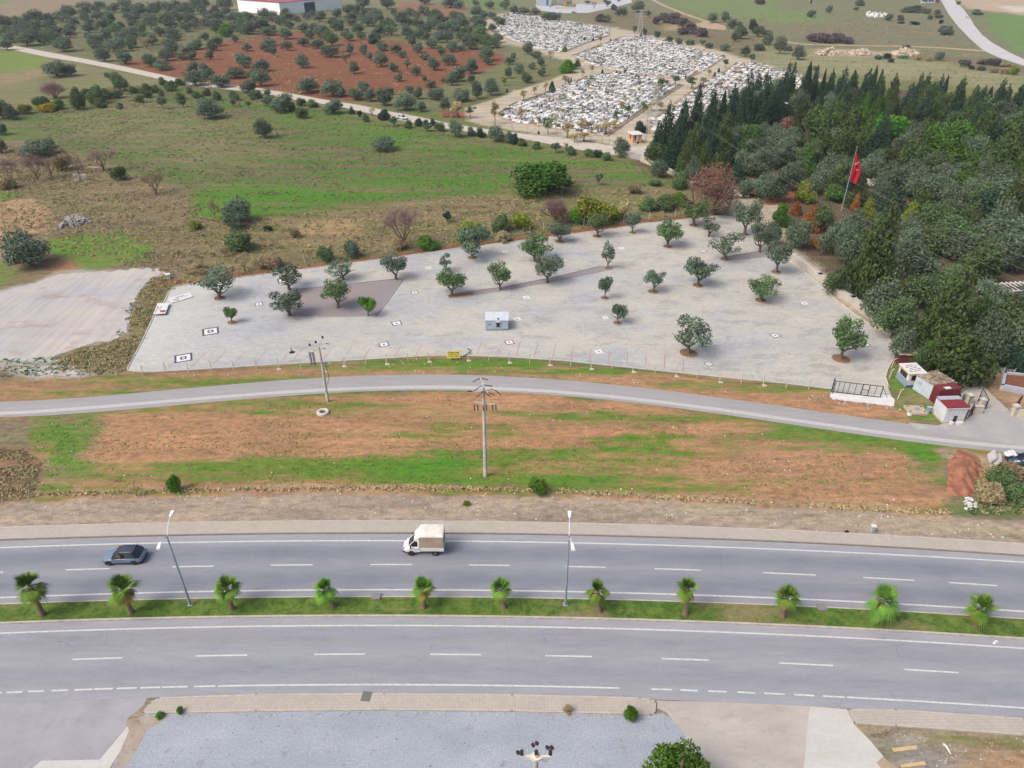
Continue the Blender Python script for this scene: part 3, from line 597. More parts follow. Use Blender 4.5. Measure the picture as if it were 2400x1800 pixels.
# ================================================================== CAR PARK
LOTF = tz(0, 1, [(1100, 1540), (1180, 1553), (1340, 1555), (1800, 1530), (2212, 1502)]) + tz(1, 1, [(600, 1468), (1500, 1415), (1750, 1412), (2212, 1428)]) + tz(2, 1, [(500, 1463), (1200, 1538), (2212, 1640)]) + tz(3, 1, [(150, 1655)]) + tz(3, 2, [(540, 42)])
LOTR = tz(3, 2, [(560, 75), (1070, 105), (1050, 60), (1040, 10)]) + tz(3, 1, [(1015, 1600), (1030, 1540), (1095, 1420), (1090, 1330), (1000, 1200), (820, 1110), (560, 910), (400, 760), (190, 590), (60, 420)])
LOTB = tz(2, 1, [(2120, 330), (1900, 215), (1800, 205), (1700, 212), (1480, 238), (1100, 275), (900, 315), (500, 365), (0, 430)]) + tz(1, 1, [(1750, 485), (1290, 553), (600, 643), (0, 720)]) + tz(0, 1, [(1740, 785), (1560, 808), (1500, 820), (1462, 860)])
LOTL = tz(0, 1, [(1400, 990), (1330, 1070), (1230, 1290), (1110, 1510)])
LOT = LOTF + LOTR + LOTB + LOTL
def lot_mat():
    m, nt, b = newmat('block_paving')
    n1 = noi(nt, pos(nt, (.05, .085, 1), .12), 1.0, 8, .66); n2 = noi(nt, pos(nt, (.16, .24, 1), -.3), 1.0, 9, .75); n3 = noi(nt, pos(nt, (.02, .035, 1)), 1.0, 2, .5); n4 = noi(nt, pos(nt), 2.5, 4, .7)
    sep = nt.nodes.new('ShaderNodeSeparateXYZ'); g = nt.nodes.new('ShaderNodeNewGeometry'); nt.links.new(g.outputs['Position'], sep.inputs[0])
    side = rmp(nt, sep.outputs['X'], -70, 30, -.05, .05)
    grey = mixc(nt, rmp(nt, n2, .38, .62), K(198, 200, 202), K(174, 178, 184))
    sand = mixc(nt, rmp(nt, n2, .38, .62), K(211, 205, 193), K(196, 194, 189))
    v = mth(nt, 'ADD', mth(nt, 'ADD', mth(nt, 'MULTIPLY', n1, .7), mth(nt, 'MULTIPLY', n3, .3)), side)
    base = mixc(nt, rmp(nt, mth(nt, 'ADD', mth(nt, 'MULTIPLY', v, .75), mth(nt, 'MULTIPLY', n2, .25)), .46, .54), grey, sand)
    lft = rmp(nt, sep.outputs['X'], -62, -45)
    base = mixc(nt, lft, mixc(nt, rmp(nt, n2, .3, .7), K(213, 213, 208), K(202, 203, 200)), base)
    n5 = noi(nt, pos(nt, (.14, .26, 1), .1), 1.0, 9, .8)
    base = mixc(nt, rmp(nt, mth(nt, 'ADD', n5, mth(nt, 'MULTIPLY', side, .6)), .55, .61, 0, .5), base, K(160, 160, 158))
    br = nt.nodes.new('ShaderNodeTexBrick'); br.inputs['Scale'].default_value = 1.0; br.inputs['Brick Width'].default_value = .24; br.inputs['Row Height'].default_value = .16
    br.inputs['Mortar Size'].default_value = .012; br.inputs['Color1'].default_value = (1.04, 1.04, 1.04, 1); br.inputs['Color2'].default_value = (.95, .95, .95, 1); br.inputs['Mortar'].default_value = (.86, .86, .86, 1)
    nt.links.new(pos(nt, (1, 1, 1), .35), br.inputs['Vector'])
    base = mixc(nt, 1.0, base, br.outputs['Color'], 'MULTIPLY')
    n6 = noi(nt, pos(nt, (.7, 1.0, 1), .2), 1.0, 7, .82)
    base = mixc(nt, rmp(nt, n6, .36, .64), mixc(nt, 1.0, base, (.88, .88, .88), 'MULTIPLY'), mixc(nt, 1.0, base, (1.08, 1.08, 1.07), 'MULTIPLY'))
    base = mixc(nt, rmp(nt, n4, .3, .7), mixc(nt, 1.0, base, (.88, .88, .88), 'MULTIPLY'), mixc(nt, 1.0, base, (1.09, 1.09, 1.09), 'MULTIPLY'))
    nt.links.new(base, b.inputs['Base Color']); b.inputs['Roughness'].default_value = .85; return m
sheet('car_park', LOT, lot_mat(), .02)
KW = mat('pale_kerb', K(224, 220, 212), .06, 1, .85, c2=K(200, 194, 186), obj=False)
def kerbline(name, pix, w=.18, h=.10, z0=0.0, m=None, label=None):
    P_ = [at(x, y) for x, y in pix]; b = MB()
    for a, c in zip(P_[:-1], P_[1:]):
        d = c-a
        if d.length < .05: continue
        mid = (a+c)/2; b.box((mid.x, mid.y, z0+h/2), (d.length+w*.3, w, h), rz=math.atan2(d.y, d.x))
    return struct(b.build(name, m or KW))
kerbline('kerb', [LOTR[3], LOTR[2]] + LOTR[4:] + LOTB + LOTL + LOTF[:1], .16, .12)
kerbline('kerb', LOTF, .18, .10)
sheet('gate_slab', tz(3, 2, [(545, 70), (600, 75), (1050, 95), (1095, 135), (1088, 190), (560, 130), (535, 105)]), mat('white_concrete', K(238, 236, 234), .04, 1, .8, c2=K(222, 220, 218), obj=False), .08, 0)
GRVP = blotch('purple_gravel', K(152, 146, 152), K(160, 150, 150), K(172, 142, 120), .12, 4, (.5, 1.6, 1))
ISL = [tz(1, 1, [(285, 1083), (300, 990), (330, 900), (360, 842), (800, 795), (1230, 750), (1272, 757), (1160, 915), (1038, 1078)]),
       tz(1, 1, [(1650, 898), (1690, 880), (1860, 858), (2212, 812)]) + tz(2, 1, [(0, 808), (400, 730), (760, 642), (868, 645), (872, 662), (800, 682), (400, 765), (0, 840)]) + tz(1, 1, [(2212, 845), (1900, 890), (1672, 920)]),
       tz(2, 1, [(1822, 575), (1850, 562), (2130, 515), (2200, 530), (2215, 560), (1860, 595)])]
for i, p in enumerate(ISL):
    sheet('planting_island', p, GRVP, .03); kerbline('kerb', p + p[:1], .14, .13, .0, mat('island_kerb', K(186, 182, 178), .1, 1, .9, obj=False))
sheet('island_soil', tz(1, 1, [(1655, 898), (1690, 885), (1880, 862), (1882, 888), (1675, 915)]), mat('island_red_soil', K(156, 112, 84), .12, 2, .95, obj=False), .035)
rl = MB()
RL = [(0, [(1450, 1525, 1520, 1455), (1650, 1515, 1780, 1380), (1830, 1505, 1955, 1370), (2012, 1500, 2120, 1378), (2200, 1490, 2300, 1370)]),
      (1, [(210, 1480, 305, 1360), (300, 1480, 395, 1360), (580, 1450, 648, 1365), (755, 1450, 825, 1340), (925, 1440, 990, 1345), (1195, 1430, 1255, 1325), (1375, 1420, 1435, 1315), (1550, 1410, 1570, 1365), (1750, 1405, 1775, 1365), (1910, 1400, 1955, 1285), (2090, 1400, 2122, 1318)]),
      (2, [(35, 1423, 75, 1285), (190, 1433, 225, 1298), (348, 1440, 378, 1315), (508, 1480, 530, 1335), (668, 1470, 685, 1355), (832, 1470, 842, 1380), (990, 1500, 1000, 1385), (1155, 1495, 1160, 1410), (1318, 1520, 1320, 1415), (1480, 1550, 1482, 1440)])]
for c, L in RL:
    for x0, y0, x1, y1 in L:
        a, d = at(*q(c, 1, x0, y0), .03), at(*q(c, 1, x1, y1), .03); n_ = Vector((-(d-a).y, (d-a).x, 0)).normalized()*.055
        rl.add([a-n_, d-n_, d+n_, a+n_], [(0, 1, 2, 3)])
struct(rl.build('parking_lines', mat('faded_red_paint', K(186, 112, 112), .15, 3, .8, c2=K(196, 160, 156), obj=False)))
wl = MB(); a, d = at(*q(2, 1, 2098, 1545), .03), at(*q(2, 1, 2108, 1620), .03); wl.box(((a.x+d.x)/2, (a.y+d.y)/2, .035), (.14, (a-d).length, .01)); struct(wl.build('parking_lines', WP))
DK = mat('dark_cobble', K(96, 98, 116), .15, 6, .9); WC = mat('white_cobble', K(240, 240, 238), .05, 6, .85)
MOS = [(0, 1820, 1205, 90, 3, 'large dark and white diamond mosaic near the tiny olive, left of the car park'), (0, 1585, 1435, 96, 3, 'large diamond mosaic in the front left corner of the car park'),
       (1, 240, 765, 68, 3, 'diamond mosaic behind the sparse olive near the left end of the gravel island'), (1, 25, 970, 45, 2, 'small diamond mosaic left of the purple gravel island'),
       (1, 1370, 870, 42, 2, 'small diamond mosaic right of the tip of the purple gravel island'), (1, 1490, 655, 30, 1, 'faint diamond mosaic left of the twin olive behind the hut'),
       (1, 1215, 1135, 55, 2, 'diamond mosaic below the right corner of the purple gravel island'), (1, 1105, 1318, 55, 2, 'diamond mosaic near the front fence, left of the yellow sign'),
       (1, 2190, 1300, 50, 2, 'diamond mosaic in front of the pale blue hut'), (1, 2150, 515, 32, 1, 'faint diamond mosaic right of the big olive at the rear edge'),
       (2, 945, 485, 32, 1, 'faint diamond mosaic right of the upright sparse olive'), (2, 500, 400, 28, 1, 'small diamond mosaic beside the dark olive at the rear kerb'),
       (2, 1650, 510, 36, 2, 'small diamond mosaic left of the olive by the short gravel bed'), (2, 455, 590, 24, 1, 'tiny white diamond mosaic right of the olive standing in the long gravel bed'),
       (2, 125, 910, 36, 1, 'diamond mosaic just behind the hut, in the middle of the car park'), (2, 45, 1100, 40, 1, 'broken white mosaic lying right of the pale blue hut'),
       (2, 805, 1085, 32, 1, 'worn mosaic left of the leaning young olive'), (2, 1690, 1178, 36, 2, 'diamond mosaic right of the large olive with a low branch'),
       (2, 750, 1380, 42, 1, 'worn white mosaic behind the front fence, among the red lines'), (2, 1700, 1487, 42, 2, 'diamond mosaic at the right end of the red parking lines'),
       (3, 315, 963, 33, 1, 'small diamond mosaic near the far right edge of the car park'), (3, 62, 1240, 50, 2, 'diamond mosaic left of the olive in the right corner'), (3, 840, 1320, 46, 2, 'diamond mosaic right of the olive in the right corner')]
for c, x, y, hw_, lv, lab in MOS:
    p = at(*q(c, 1, x, y)); s = hw_/3.687*mpp(p.y)/.66
    t = thing('paving_mosaic', lab, 'mosaic', (p.x, p.y, .022), .38, 'diamond mosaics set in the car park paving')
    seq = {3: [(1, DK), (.76, WC), (.36, DK), (.16, WC)], 2: [(1, DK), (.78, WC), (.22, DK)], 1: [(1, WC), (.25, DK)]}[lv]
    for k, (f_, m_) in enumerate(seq):
        b = MB(); b.box((0, 0, .004+.004*k), (s*f_, s*f_, .008)); b.build('dark_ring' if m_ is DK else 'white_ring', m_, t)
# ================================================================== TREES
def foliage_mat(name, c1, c2, c3=None, tr=.0):
    """leaf colour varies leaf by leaf (stored tone) and tree by tree"""
    m, nt, b = newmat(name)
    a = nt.nodes.new('ShaderNodeAttribute'); a.attribute_name = 'tone'
    oi = nt.nodes.new('ShaderNodeObjectInfo')
    base = mixc(nt, a.outputs['Fac'], c1, c2)
    n = noi(nt, pos(nt, obj=True), .9, 3, .6)
    base = mixc(nt, rmp(nt, n, .4, .65, 0, .6), base, c3 if c3 else c1)
    v = rmp(nt, oi.outputs['Random'], 0, 1, .78, 1.24)
    hs = nt.nodes.new('ShaderNodeHueSaturation'); nt.links.new(base, hs.inputs['Color']); nt.links.new(v, hs.inputs['Value'])
    nt.links.new(rmp(nt, oi.outputs['Random'], 0, 1, .485, .512), hs.inputs['Hue']); hs.inputs['Saturation'].default_value = 1.12
    nt.links.new(hs.outputs[0], b.inputs['Base Color']); b.inputs['Roughness'].default_value = .8; b.inputs['Specular IOR Level'].default_value = .12
    return m
FK = 1.12
FM = {
 'olive': foliage_mat('olive_leaves', K(90, 108, 92, FK), K(126, 142, 122, FK), K(72, 90, 72, FK)),
 'green': foliage_mat('green_olive_leaves', K(88, 112, 76, FK), K(120, 140, 100, FK), K(70, 94, 62, FK)),
 'bright': foliage_mat('bright_leaves', K(78, 118, 54, 1.22), K(108, 144, 66, 1.22), K(58, 98, 46, 1.22)),
 'dark': foliage_mat('dark_leaves', K(50, 74, 62, 1.1), K(68, 94, 72, 1.1), K(40, 60, 54, 1.1)),
 'conifer': foliage_mat('conifer_leaves', K(64, 84, 56, 1.25), K(90, 106, 62, 1.25), K(50, 64, 48, 1.25)),
 'pine': foliage_mat('pine_needles', K(70, 100, 54, FK), K(94, 124, 62, FK), K(54, 80, 48, FK)),
 'yellow': foliage_mat('yellow_leaves', K(158, 142, 62, FK), K(188, 160, 60, FK), K(120, 124, 58, FK)),
 'ygreen': foliage_mat('yellow_green_leaves', K(124, 138, 66, FK), K(150, 154, 76, FK), K(86, 118, 52, FK)),
 'orange': foliage_mat('rusty_leaves', K(154, 104, 68, FK), K(176, 130, 90, FK), K(110, 90, 58, FK)),
 'mauve': foliage_mat('mauve_twigs', K(134, 110, 112, FK), K(156, 134, 132, FK), K(110, 92, 88, FK)),
 'red': foliage_mat('reddish_twigs', K(138, 106, 96, FK), K(158, 128, 118, FK), K(112, 94, 70, FK)),
 'brown': foliage_mat('brown_twigs', K(140, 128, 104, 1.5), K(164, 150, 124, 1.5), K(112, 108, 82, 1.5)),
 'beige': foliage_mat('beige_leaves', K(156, 144, 112, 1.5), K(176, 164, 132, 1.5), K(128, 122, 88, 1.5)),
 'straw': foliage_mat('straw_blades', K(176, 158, 128, 1.25), K(192, 174, 142, 1.25), K(140, 128, 96, 1.25)),
 'lawn': foliage_mat('weed_leaves', K(100, 136, 60, FK), K(118, 148, 72, FK), K(90, 122, 60, FK)),
 'folive': foliage_mat('grove_olive_leaves', K(84, 100, 82, 1.2), K(116, 130, 108, 1.2), K(66, 82, 66, 1.2)),
 'fgreen': foliage_mat('grove_green_leaves', K(80, 102, 70, 1.2), K(108, 126, 90, 1.2), K(62, 84, 58, 1.2)),
 'deep': foliage_mat('deep_green_leaves', K(62, 100, 48, FK), K(82, 122, 58, FK), K(48, 82, 42, FK)),
 'purple': foliage_mat('purple_scrub', K(108, 96, 104, FK), K(130, 118, 122, FK), K(92, 84, 86, FK)),
}
BARK = mat('bark', K(132, 120, 106), .2, 3, .95, c2=K(88, 78, 68)); BARKP = mat('pale_bark', K(176, 168, 156), .15, 3, .9, c2=K(140, 130, 118)); TWIG = mat('twig', K(128, 114, 106), .15, 3, .95)
def leaves_mesh(name, cen, nrm_out, size, tone, aspect=.55, rng=RNG, droop=0.0, tri=False):
    """many small leaf-clump quads around given centres"""
    n = len(cen)
    d = rng.normal(size=(n, 3)); d /= np.linalg.norm(d, axis=1)[:, None]
    nr = nrm_out*.75 + d*.75; nr /= np.linalg.norm(nr, axis=1)[:, None]+1e-9
    t = rng.normal(size=(n, 3)); t[:, 2] -= droop; t -= nr*(t*nr).sum(1)[:, None]; t /= np.linalg.norm(t, axis=1)[:, None]+1e-9
    u = np.cross(nr, t)
    s = (size*rng.uniform(.6, 1.35, n))[:, None] if np.ndim(size) == 0 else (size*rng.uniform(.7, 1.3, n))[:, None]
    a = t*s; b = u*s*aspect
    V = np.stack([cen-a, cen-a*.1+b, cen+a, cen-a*.1-b], 1).reshape(-1, 3)
    me = bpy.data.meshes.new(name); nv = 4*n
    me.vertices.add(nv); me.vertices.foreach_set('co', V.ravel().astype(np.float32))
    me.loops.add(nv); me.loops.foreach_set('vertex_index', np.arange(nv, dtype=np.int32))
    me.polygons.add(n); me.polygons.foreach_set('loop_start', np.arange(0, nv, 4, dtype=np.int32))
    me.update(calc_edges=True)
    at_ = me.attributes.new('tone', 'FLOAT', 'POINT'); at_.data.foreach_set('value', np.repeat(tone, 4).astype(np.float32))
    return me
def lobes_crown(name, lobes, n, size, rng, shell=.5, aspect=.55, droop=0.0):
    cs = []; ns = []; tn = []
    vol = np.array([l[3]*l[4]*l[5] for l in lobes])**.67; cnt = (n*vol/vol.sum()).astype(int)+1
    for l, k in zip(lobes, cnt):
        d = rng.normal(size=(k, 3)); d /= np.linalg.norm(d, axis=1)[:, None]
        r = 1-shell*rng.random(k)**1.6
        r *= 1+.22*np.sin(d[:, 0]*5+l[0]*3)*np.cos(d[:, 1]*6+l[1]*2)*np.cos(d[:, 2]*4)
        rr = np.array(l[3:6])
        cs.append(np.array(l[:3])+d*r[:, None]*rr); nn = d/rr; ns.append(nn/np.linalg.norm(nn, axis=1)[:, None])
        tn.append(np.clip(rng.normal(.5, .22, k)+rng.normal(0, .12), 0, 1))
    return leaves_mesh(name, np.concatenate(cs), np.concatenate(ns), size, np.concatenate(tn), aspect, rng, droop)
def branchy(b, p, d, L, r, depth, rng, spread=.55, ends=None, n=5):
    pts = [Vector(p)]; dd = Vector(d).normalized(); cur = Vector(p)
    for i in range(3):
        dd = (dd + Vector(rng.normal(size=3))*.16).normalized(); cur = cur + dd*L/3; pts.append(cur.copy())
    b.tube(pts, [r, r*.88, r*.75, r*.62], n, cap=False)
    if ends is not None: ends.append((cur.copy(), depth))
    if depth > 0:
        k = rng.integers(2, 4)
        for j in range(k):
            a = rng.uniform(0, 2*math.pi); v = Vector((math.cos(a), math.sin(a), rng.uniform(.1, .8)))
            branchy(b, cur, dd*(1-spread)+v*spread, L*rng.uniform(.6, .85), r*.58, depth-1, rng, spread, ends, max(3, n-1))
PROTO = {}
def proto(kind, var):
    """unit tree: crown about 1 wide and 1 high; trunk and crown meshes are shared by every copy"""
    k = (kind, var)
    if k in PROTO: return PROTO[k]
    rng = np.random.default_rng(hash(kind) % 1000 + var*17 if False else sum(map(ord, kind))*7+var*17)
    tb = MB(); crown = None
    if kind in ('olive', 'sparse', 'young', 'park'):
        th = {'olive': .14, 'sparse': .24, 'young': .30, 'park': .26}[kind]
        ends = []
        tb.tube([(0, 0, -.02), (.01, 0, th*.4), (.02, .01, th*.75)], [.050, .034, .032], 8, cap=False)
        for j in range(4 if kind != 'sparse' else 5):
            a = j*2*math.pi/4+rng.uniform(0, .9); branchy(tb, (.02, .01, th*.6), (math.cos(a)*.8, math.sin(a)*.8, 1.0), .24, .022, 1, rng, .5, ends)
        L = []; nl = {'olive': 17, 'sparse': 10, 'young': 6, 'park': 13}[kind]
        for j in range(nl):
            a = j*2.4+rng.uniform(-.4, .4); rr = .30*math.sqrt((j+.6)/nl)*rng.uniform(.8, 1.15); zz = th+.14+((1-th-.22)-.75*rr)*rng.uniform(0, 1.0)*(1 if j % 3 else .25)
            s = rng.uniform(.13, .22)*{'olive': 1.12, 'sparse': .72, 'young': 1.1, 'park': .86}[kind]
            L.append((math.cos(a)*rr, math.sin(a)*rr, min(zz, 1-s*.8), s*rng.uniform(.9, 1.25), s*rng.uniform(.9, 1.25), s*rng.uniform(.75, 1.05)))
        crown = lobes_crown('crown', L, {'olive': 4200, 'sparse': 1150, 'young': 1500, 'park': 2300}[kind], {'olive': .031, 'sparse': .030, 'young': .042, 'park': .030}[kind], rng, .55, .5, .3)
    elif kind == 'twiggy':
        L = [(math.cos(j*2.4)*.3*math.sqrt(j/12), math.sin(j*2.4)*.3*math.sqrt(j/12), .2+(.6-.3*math.sqrt(j/12))*rng.uniform(.2, 1), .2, .2, .2) for j in range(12)]
        for j in range(7): branchy(tb, (0, 0, -.02), (rng.normal()*.6, rng.normal()*.6, 1), .34, .02, 2, rng, .5)
        crown = lobes_crown('crown', L, 7000, .026, rng, .9, .16)
    elif kind in ('bush', 'lowbush'):
        L = []
        for j in range(9):
            a = j*2.4+rng.uniform(-.4, .4); rr = .30*math.sqrt((j+.3)/9); s = rng.uniform(.17, .26)
            L.append((math.cos(a)*rr, math.sin(a)*rr, .12+(.62-rr)*rng.uniform(.2, 1), s, s, s*1.0))
        for j in range(5): branchy(tb, (0, 0, -.02), (rng.normal()*.5, rng.normal()*.5, 1), .3, .02, 1, rng, .5)
        crown = lobes_crown('crown', L, 3600, .034, rng, .5, .55)
    elif kind == 'cypress':
        tb.tube([(0, 0, -.01), (0, 0, .3)], [.07, .05], 8, cap=False)
        n = 2600; z = rng.random(n)**.85; prof = np.minimum(1, z*7+.35)*np.power(np.clip(1-z, 0, 1), .62)*.52
        a = rng.uniform(0, 2*math.pi, n); prof *= 1+.16*np.sin(a*5+z*9)+.1*np.sin(a*3-z*17); r = prof*(1-.3*rng.random(n)**2)
        cen = np.stack([np.cos(a)*r, np.sin(a)*r, .05+z*.95], 1); no = np.stack([np.cos(a), np.sin(a), np.full(n, .25)], 1)
        crown = leaves_mesh('crown', cen, no, .055, np.clip(rng.normal(.45, .25, n), 0, 1), .3, rng, -3.0)
    elif kind == 'cone':
        tb.tube([(0, 0, -.01), (0, 0, .45), (0, 0, .9)], [.045, .03, .01], 7, cap=False)
        L = []
        for lv in range(8):
            z = .14+lv*.105; R = .43*(1-(z-.10)/.95)**.62*rng.uniform(.8, 1.15); k = max(3, int(8*(1-lv/9)))
            for j in range(k):
                a = j*2*math.pi/k+lv*.7+rng.uniform(-.2, .2); s = R*rng.uniform(.38, .52)
                L.append((math.cos(a)*R*.68, math.sin(a)*R*.68, z+rng.uniform(-.03, .03), s, s, s*.75))
        L.append((0, 0, .93, .05, .05, .09)); L.append((0, 0, .5, .2, .2, .4))
        crown = lobes_crown('crown', L, 4600, .030, rng, .5, .5, .6)
    elif kind == 'pine':
        tb.tube([(0, 0, -.02), (.02, 0, .35), (0, .02, .7)], [.045, .035, .02], 7, cap=False)
        L = []
        for j in range(18):
            a = j*2.4; rr = .38*math.sqrt((j+.5)/18); s = rng.uniform(.11, .19); L.append((math.cos(a)*rr, math.sin(a)*rr, .30+(.60-rr*1.1)*rng.uniform(.15, 1), s, s, s*.8))
        for j in range(5):
            a = j*1.3; branchy(tb, (.01, 0, .3), (math.cos(a), math.sin(a), .7), .25, .02, 1, rng, .5)
        crown = lobes_crown('crown', L, 4600, .030, rng, .5, .45)
    elif kind == 'bare':
        tb.tube([(0, 0, -.02), (.01, 0, .2)], [.04, .034], 7, cap=False); ends = []
        for j in range(5):
            a = j*2*math.pi/5+rng.uniform(0, .6); branchy(tb, (.01, 0, .16), (math.cos(a)*.8, math.sin(a)*.8, 1.0), .27, .02, 3, rng, .5, ends, 4)
        cen = np.array([e[0] for e in ends if e[1] <= 1]); cen = np.repeat(cen, 26, 0)+rng.normal(0, .055, (len(cen)*26, 3))
        no = rng.normal(size=cen.shape); no /= np.linalg.norm(no, axis=1)[:, None]
        crown = leaves_mesh('twigs', cen, no, .040, rng.random(len(cen)), .08, rng)
    elif kind == 'slim':
        tb.tube([(0, 0, -.02), (.01, 0, .45), (0, .01, .8)], [.03, .022, .012], 6, cap=False)
        L = [(rng.normal()*.13, rng.normal()*.13, rng.uniform(.45, .9), .16, .16, .13) for _ in range(8)]
        crown = lobes_crown('crown', L, 520, .05, rng, .7, .5)
    V = np.empty(len(crown.vertices)*3, np.float32); crown.vertices.foreach_get('co', V); V = V.reshape(-1, 3)
    rad = np.percentile(np.hypot(V[:, 0], V[:, 1]), 97); V[:, :2] *= .5/rad; zt_ = np.percentile(V[:, 2], 99.5); V[:, 2] /= zt_
    crown.vertices.foreach_set('co', V.ravel()); tb.v = [(x*.5/rad, y*.5/rad, z/zt_) for x, y, z in tb.v]
    tr_ = bpy.data.meshes.new('trunk'); tr_.from_pydata(tb.v, [], tb.f); tr_.update()
    for p_ in tr_.polygons: p_.use_smooth = True
    PROTO[k] = (tr_, crown); return PROTO[k]
CACHE = {}
def tree(kind, col, var, x, y, w_, h_, name, label, cat, group=None, bark=None):
    key = (kind, col, var)
    if key not in CACHE:
        t_, c_ = proto(kind, var); t_ = t_.copy(); c_ = c_.copy()
        t_.materials.append(bark or (TWIG if kind == 'bare' else BARK)); c_.materials.append(FM[col]); CACHE[key] = (t_, c_)
    t_, c_ = CACHE[key]
    r = thing(name, label, cat, (x, y, 0), random.uniform(0, 6.28), group, (w_, w_, h_))
    for nm, me in (('trunk', t_), ('twigs' if kind == 'bare' else 'crown', c_)):
        o = bpy.data.objects.new(nm, me); C.objects.link(o); o.parent = r
    return r
COLW = {'folive': 'grey-green', 'fgreen': 'green', 'deep': 'deep green', 'olive': 'grey-green', 'green': 'green', 'bright': 'bright green', 'dark': 'dark green', 'conifer': 'dark', 'pine': 'light green', 'yellow': 'yellow', 'ygreen': 'yellow-green', 'orange': 'rusty orange', 'mauve': 'mauve', 'red': 'reddish', 'brown': 'brown', 'beige': 'beige', 'purple': 'purple-grey'}
KN = {'olive': ('olive_tree', 'olive tree'), 'park': ('olive_tree', 'olive tree'), 'sparse': ('olive_tree', 'olive tree'), 'young': ('olive_tree', 'young olive tree'), 'bush': ('bush', 'bush'), 'twiggy': ('bare_tree', 'leafless tree'), 'lowbush': ('bush', 'bush'), 'cypress': ('cypress_tree', 'cypress'), 'cone': ('conifer_tree', 'conifer'), 'pine': ('pine_tree', 'pine'), 'bare': ('bare_tree', 'leafless tree'), 'slim': ('young_tree', 'slender young tree')}
def put(c, r, x, top, base, w_, kind='olive', col='olive', label=None, group=None, wide=1.0):
    """place a tree measured in a photo tile: trunk foot, crown top and crown width become metres"""
    px, py = q(c, r, x, base); p = at(px, py); ty = q(c, r, x, top)[1]
    W = w_/3.687*mpp(p.y)*wide
    # seen from above the crown front hides part of the foot: height from the top line
    if kind in ('olive', 'bush', 'lowbush') and (p.y > 200 or kind != 'olive'): p.y += .22*W; p.x *= (p.y*cp+H*sp)/((p.y-.22*W)*cp+H*sp)
    hh = hz(p.y, ty); hh = max(hh, .35)
    nf = {'twiggy': 1.0, 'park': .92, 'olive': .95, 'sparse': .95, 'young': 1.0, 'bush': 1.05, 'lowbush': 1.05, 'cypress': 1.0, 'cone': 1.0, 'pine': .95, 'bare': .85, 'slim': .8}[kind]
    if kind in ('olive', 'park', 'sparse', 'young', 'bush', 'pine'):  # far rim of the crown makes the outline top
        hh = max(hh - .08*W, .5*hh)
    nm, cat = KN[kind]
    return tree(kind, col, random.randrange(3), p.x, p.y, W, hh, nm, label or '', cat, group)
DEFER = []
def bands(*a, **k): DEFER.append((a, k))
def bands_now(lst, desc, group, per=9, where='from the front'):
    """lst of (root, adjective): number them in bands front to back and left to right"""
    lst = sorted(lst, key=lambda t: t[0].location.y); nb = max(1, round(len(lst)/per)); out = []
    for k in range(nb):
        row = sorted(lst[k*len(lst)//nb:(k+1)*len(lst)//nb], key=lambda t: t[0].location.x/(t[0].location.y*cp+H*sp))
        for i, (o, adj) in enumerate(row):
            o['label'] = desc.format(adj=adj, col=nth(i), row=nth(k)) if nb > 1 else desc.format(adj=adj, col=nth(i), row='')
            if group: o['group'] = group
# ================================================================== TREE POSITIONS (photo tile, centre, top, foot, width)
def olives(c, r, rows, kind='olive', col='olive', store=None):
    for t in rows:
        k, cl = kind, col
        if len(t) > 4: k = t[4]
        if len(t) > 5: cl = t[5]
        store.append((put(c, r, t[0], t[1], t[2], t[3], k, cl), 'small' if t[3] < 90 else 'wide' if t[3] > 150 else 'round'))
G1 = []
olives(0, 0, [(290,65,210,190),(70,110,240,190),(150,130,235,90),(870,0,85,110),(730,0,80,130),(600,30,160,150),(545,85,190,150),(740,85,200,90),(985,10,110,130),(1085,-20,70,130),(1210,20,140,160),(950,90,210,120),(870,90,160,60),(1115,90,170,110),(1135,130,215,75),(1310,95,255,130),(1050,170,260,90),(1140,220,330,170),(1350,0,90,130),(1460,0,90,120),(1610,20,130,150),(1710,-40,100,120),(1950,-60,90,140),(1510,90,180,130),(1660,90,230,140),(1480,155,240,130),(1830,80,160,180),(2030,85,200,170),(1870,140,240,160),(2150,170,300,160),(2140,-10,45,60),(1490,225,300,150),(1485,270,340,120,'olive','green'),(1960,195,320,140,'bush','bright'),(120,230,370,180),(240,240,400,180),(390,280,390,120),(550,300,450,170),(620,190,290,100),(440,150,240,90),(510,210,290,110),(760,275,335,55),(60,325,435,120),(850,330,440,140),(1000,310,450,180),(905,400,535,130),(1090,425,560,140),(1140,360,440,50),(1310,450,580,140),(1440,410,530,140),(1410,505,610,150),(1460,320,400,140),(1490,360,470,130),(1690,330,430,150),(1630,385,470,130),(1650,440,520,120),(1580,450,520,90),(1770,270,350,90),(1870,300,400,130),(1840,350,440,120),(2035,290,370,70),(1815,415,520,85),(2135,360,445,100),(2110,445,590,160),(2040,565,680,190),(1690,590,745,200),(1670,520,640,110),(1800,530,690,130),(1920,630,760,180),(2190,590,700,120),(2150,680,800,160)], store=G1)
olives(0, 0, [(1270,310,420,150,'bare','brown'),(330,150,230,80)], store=G1)
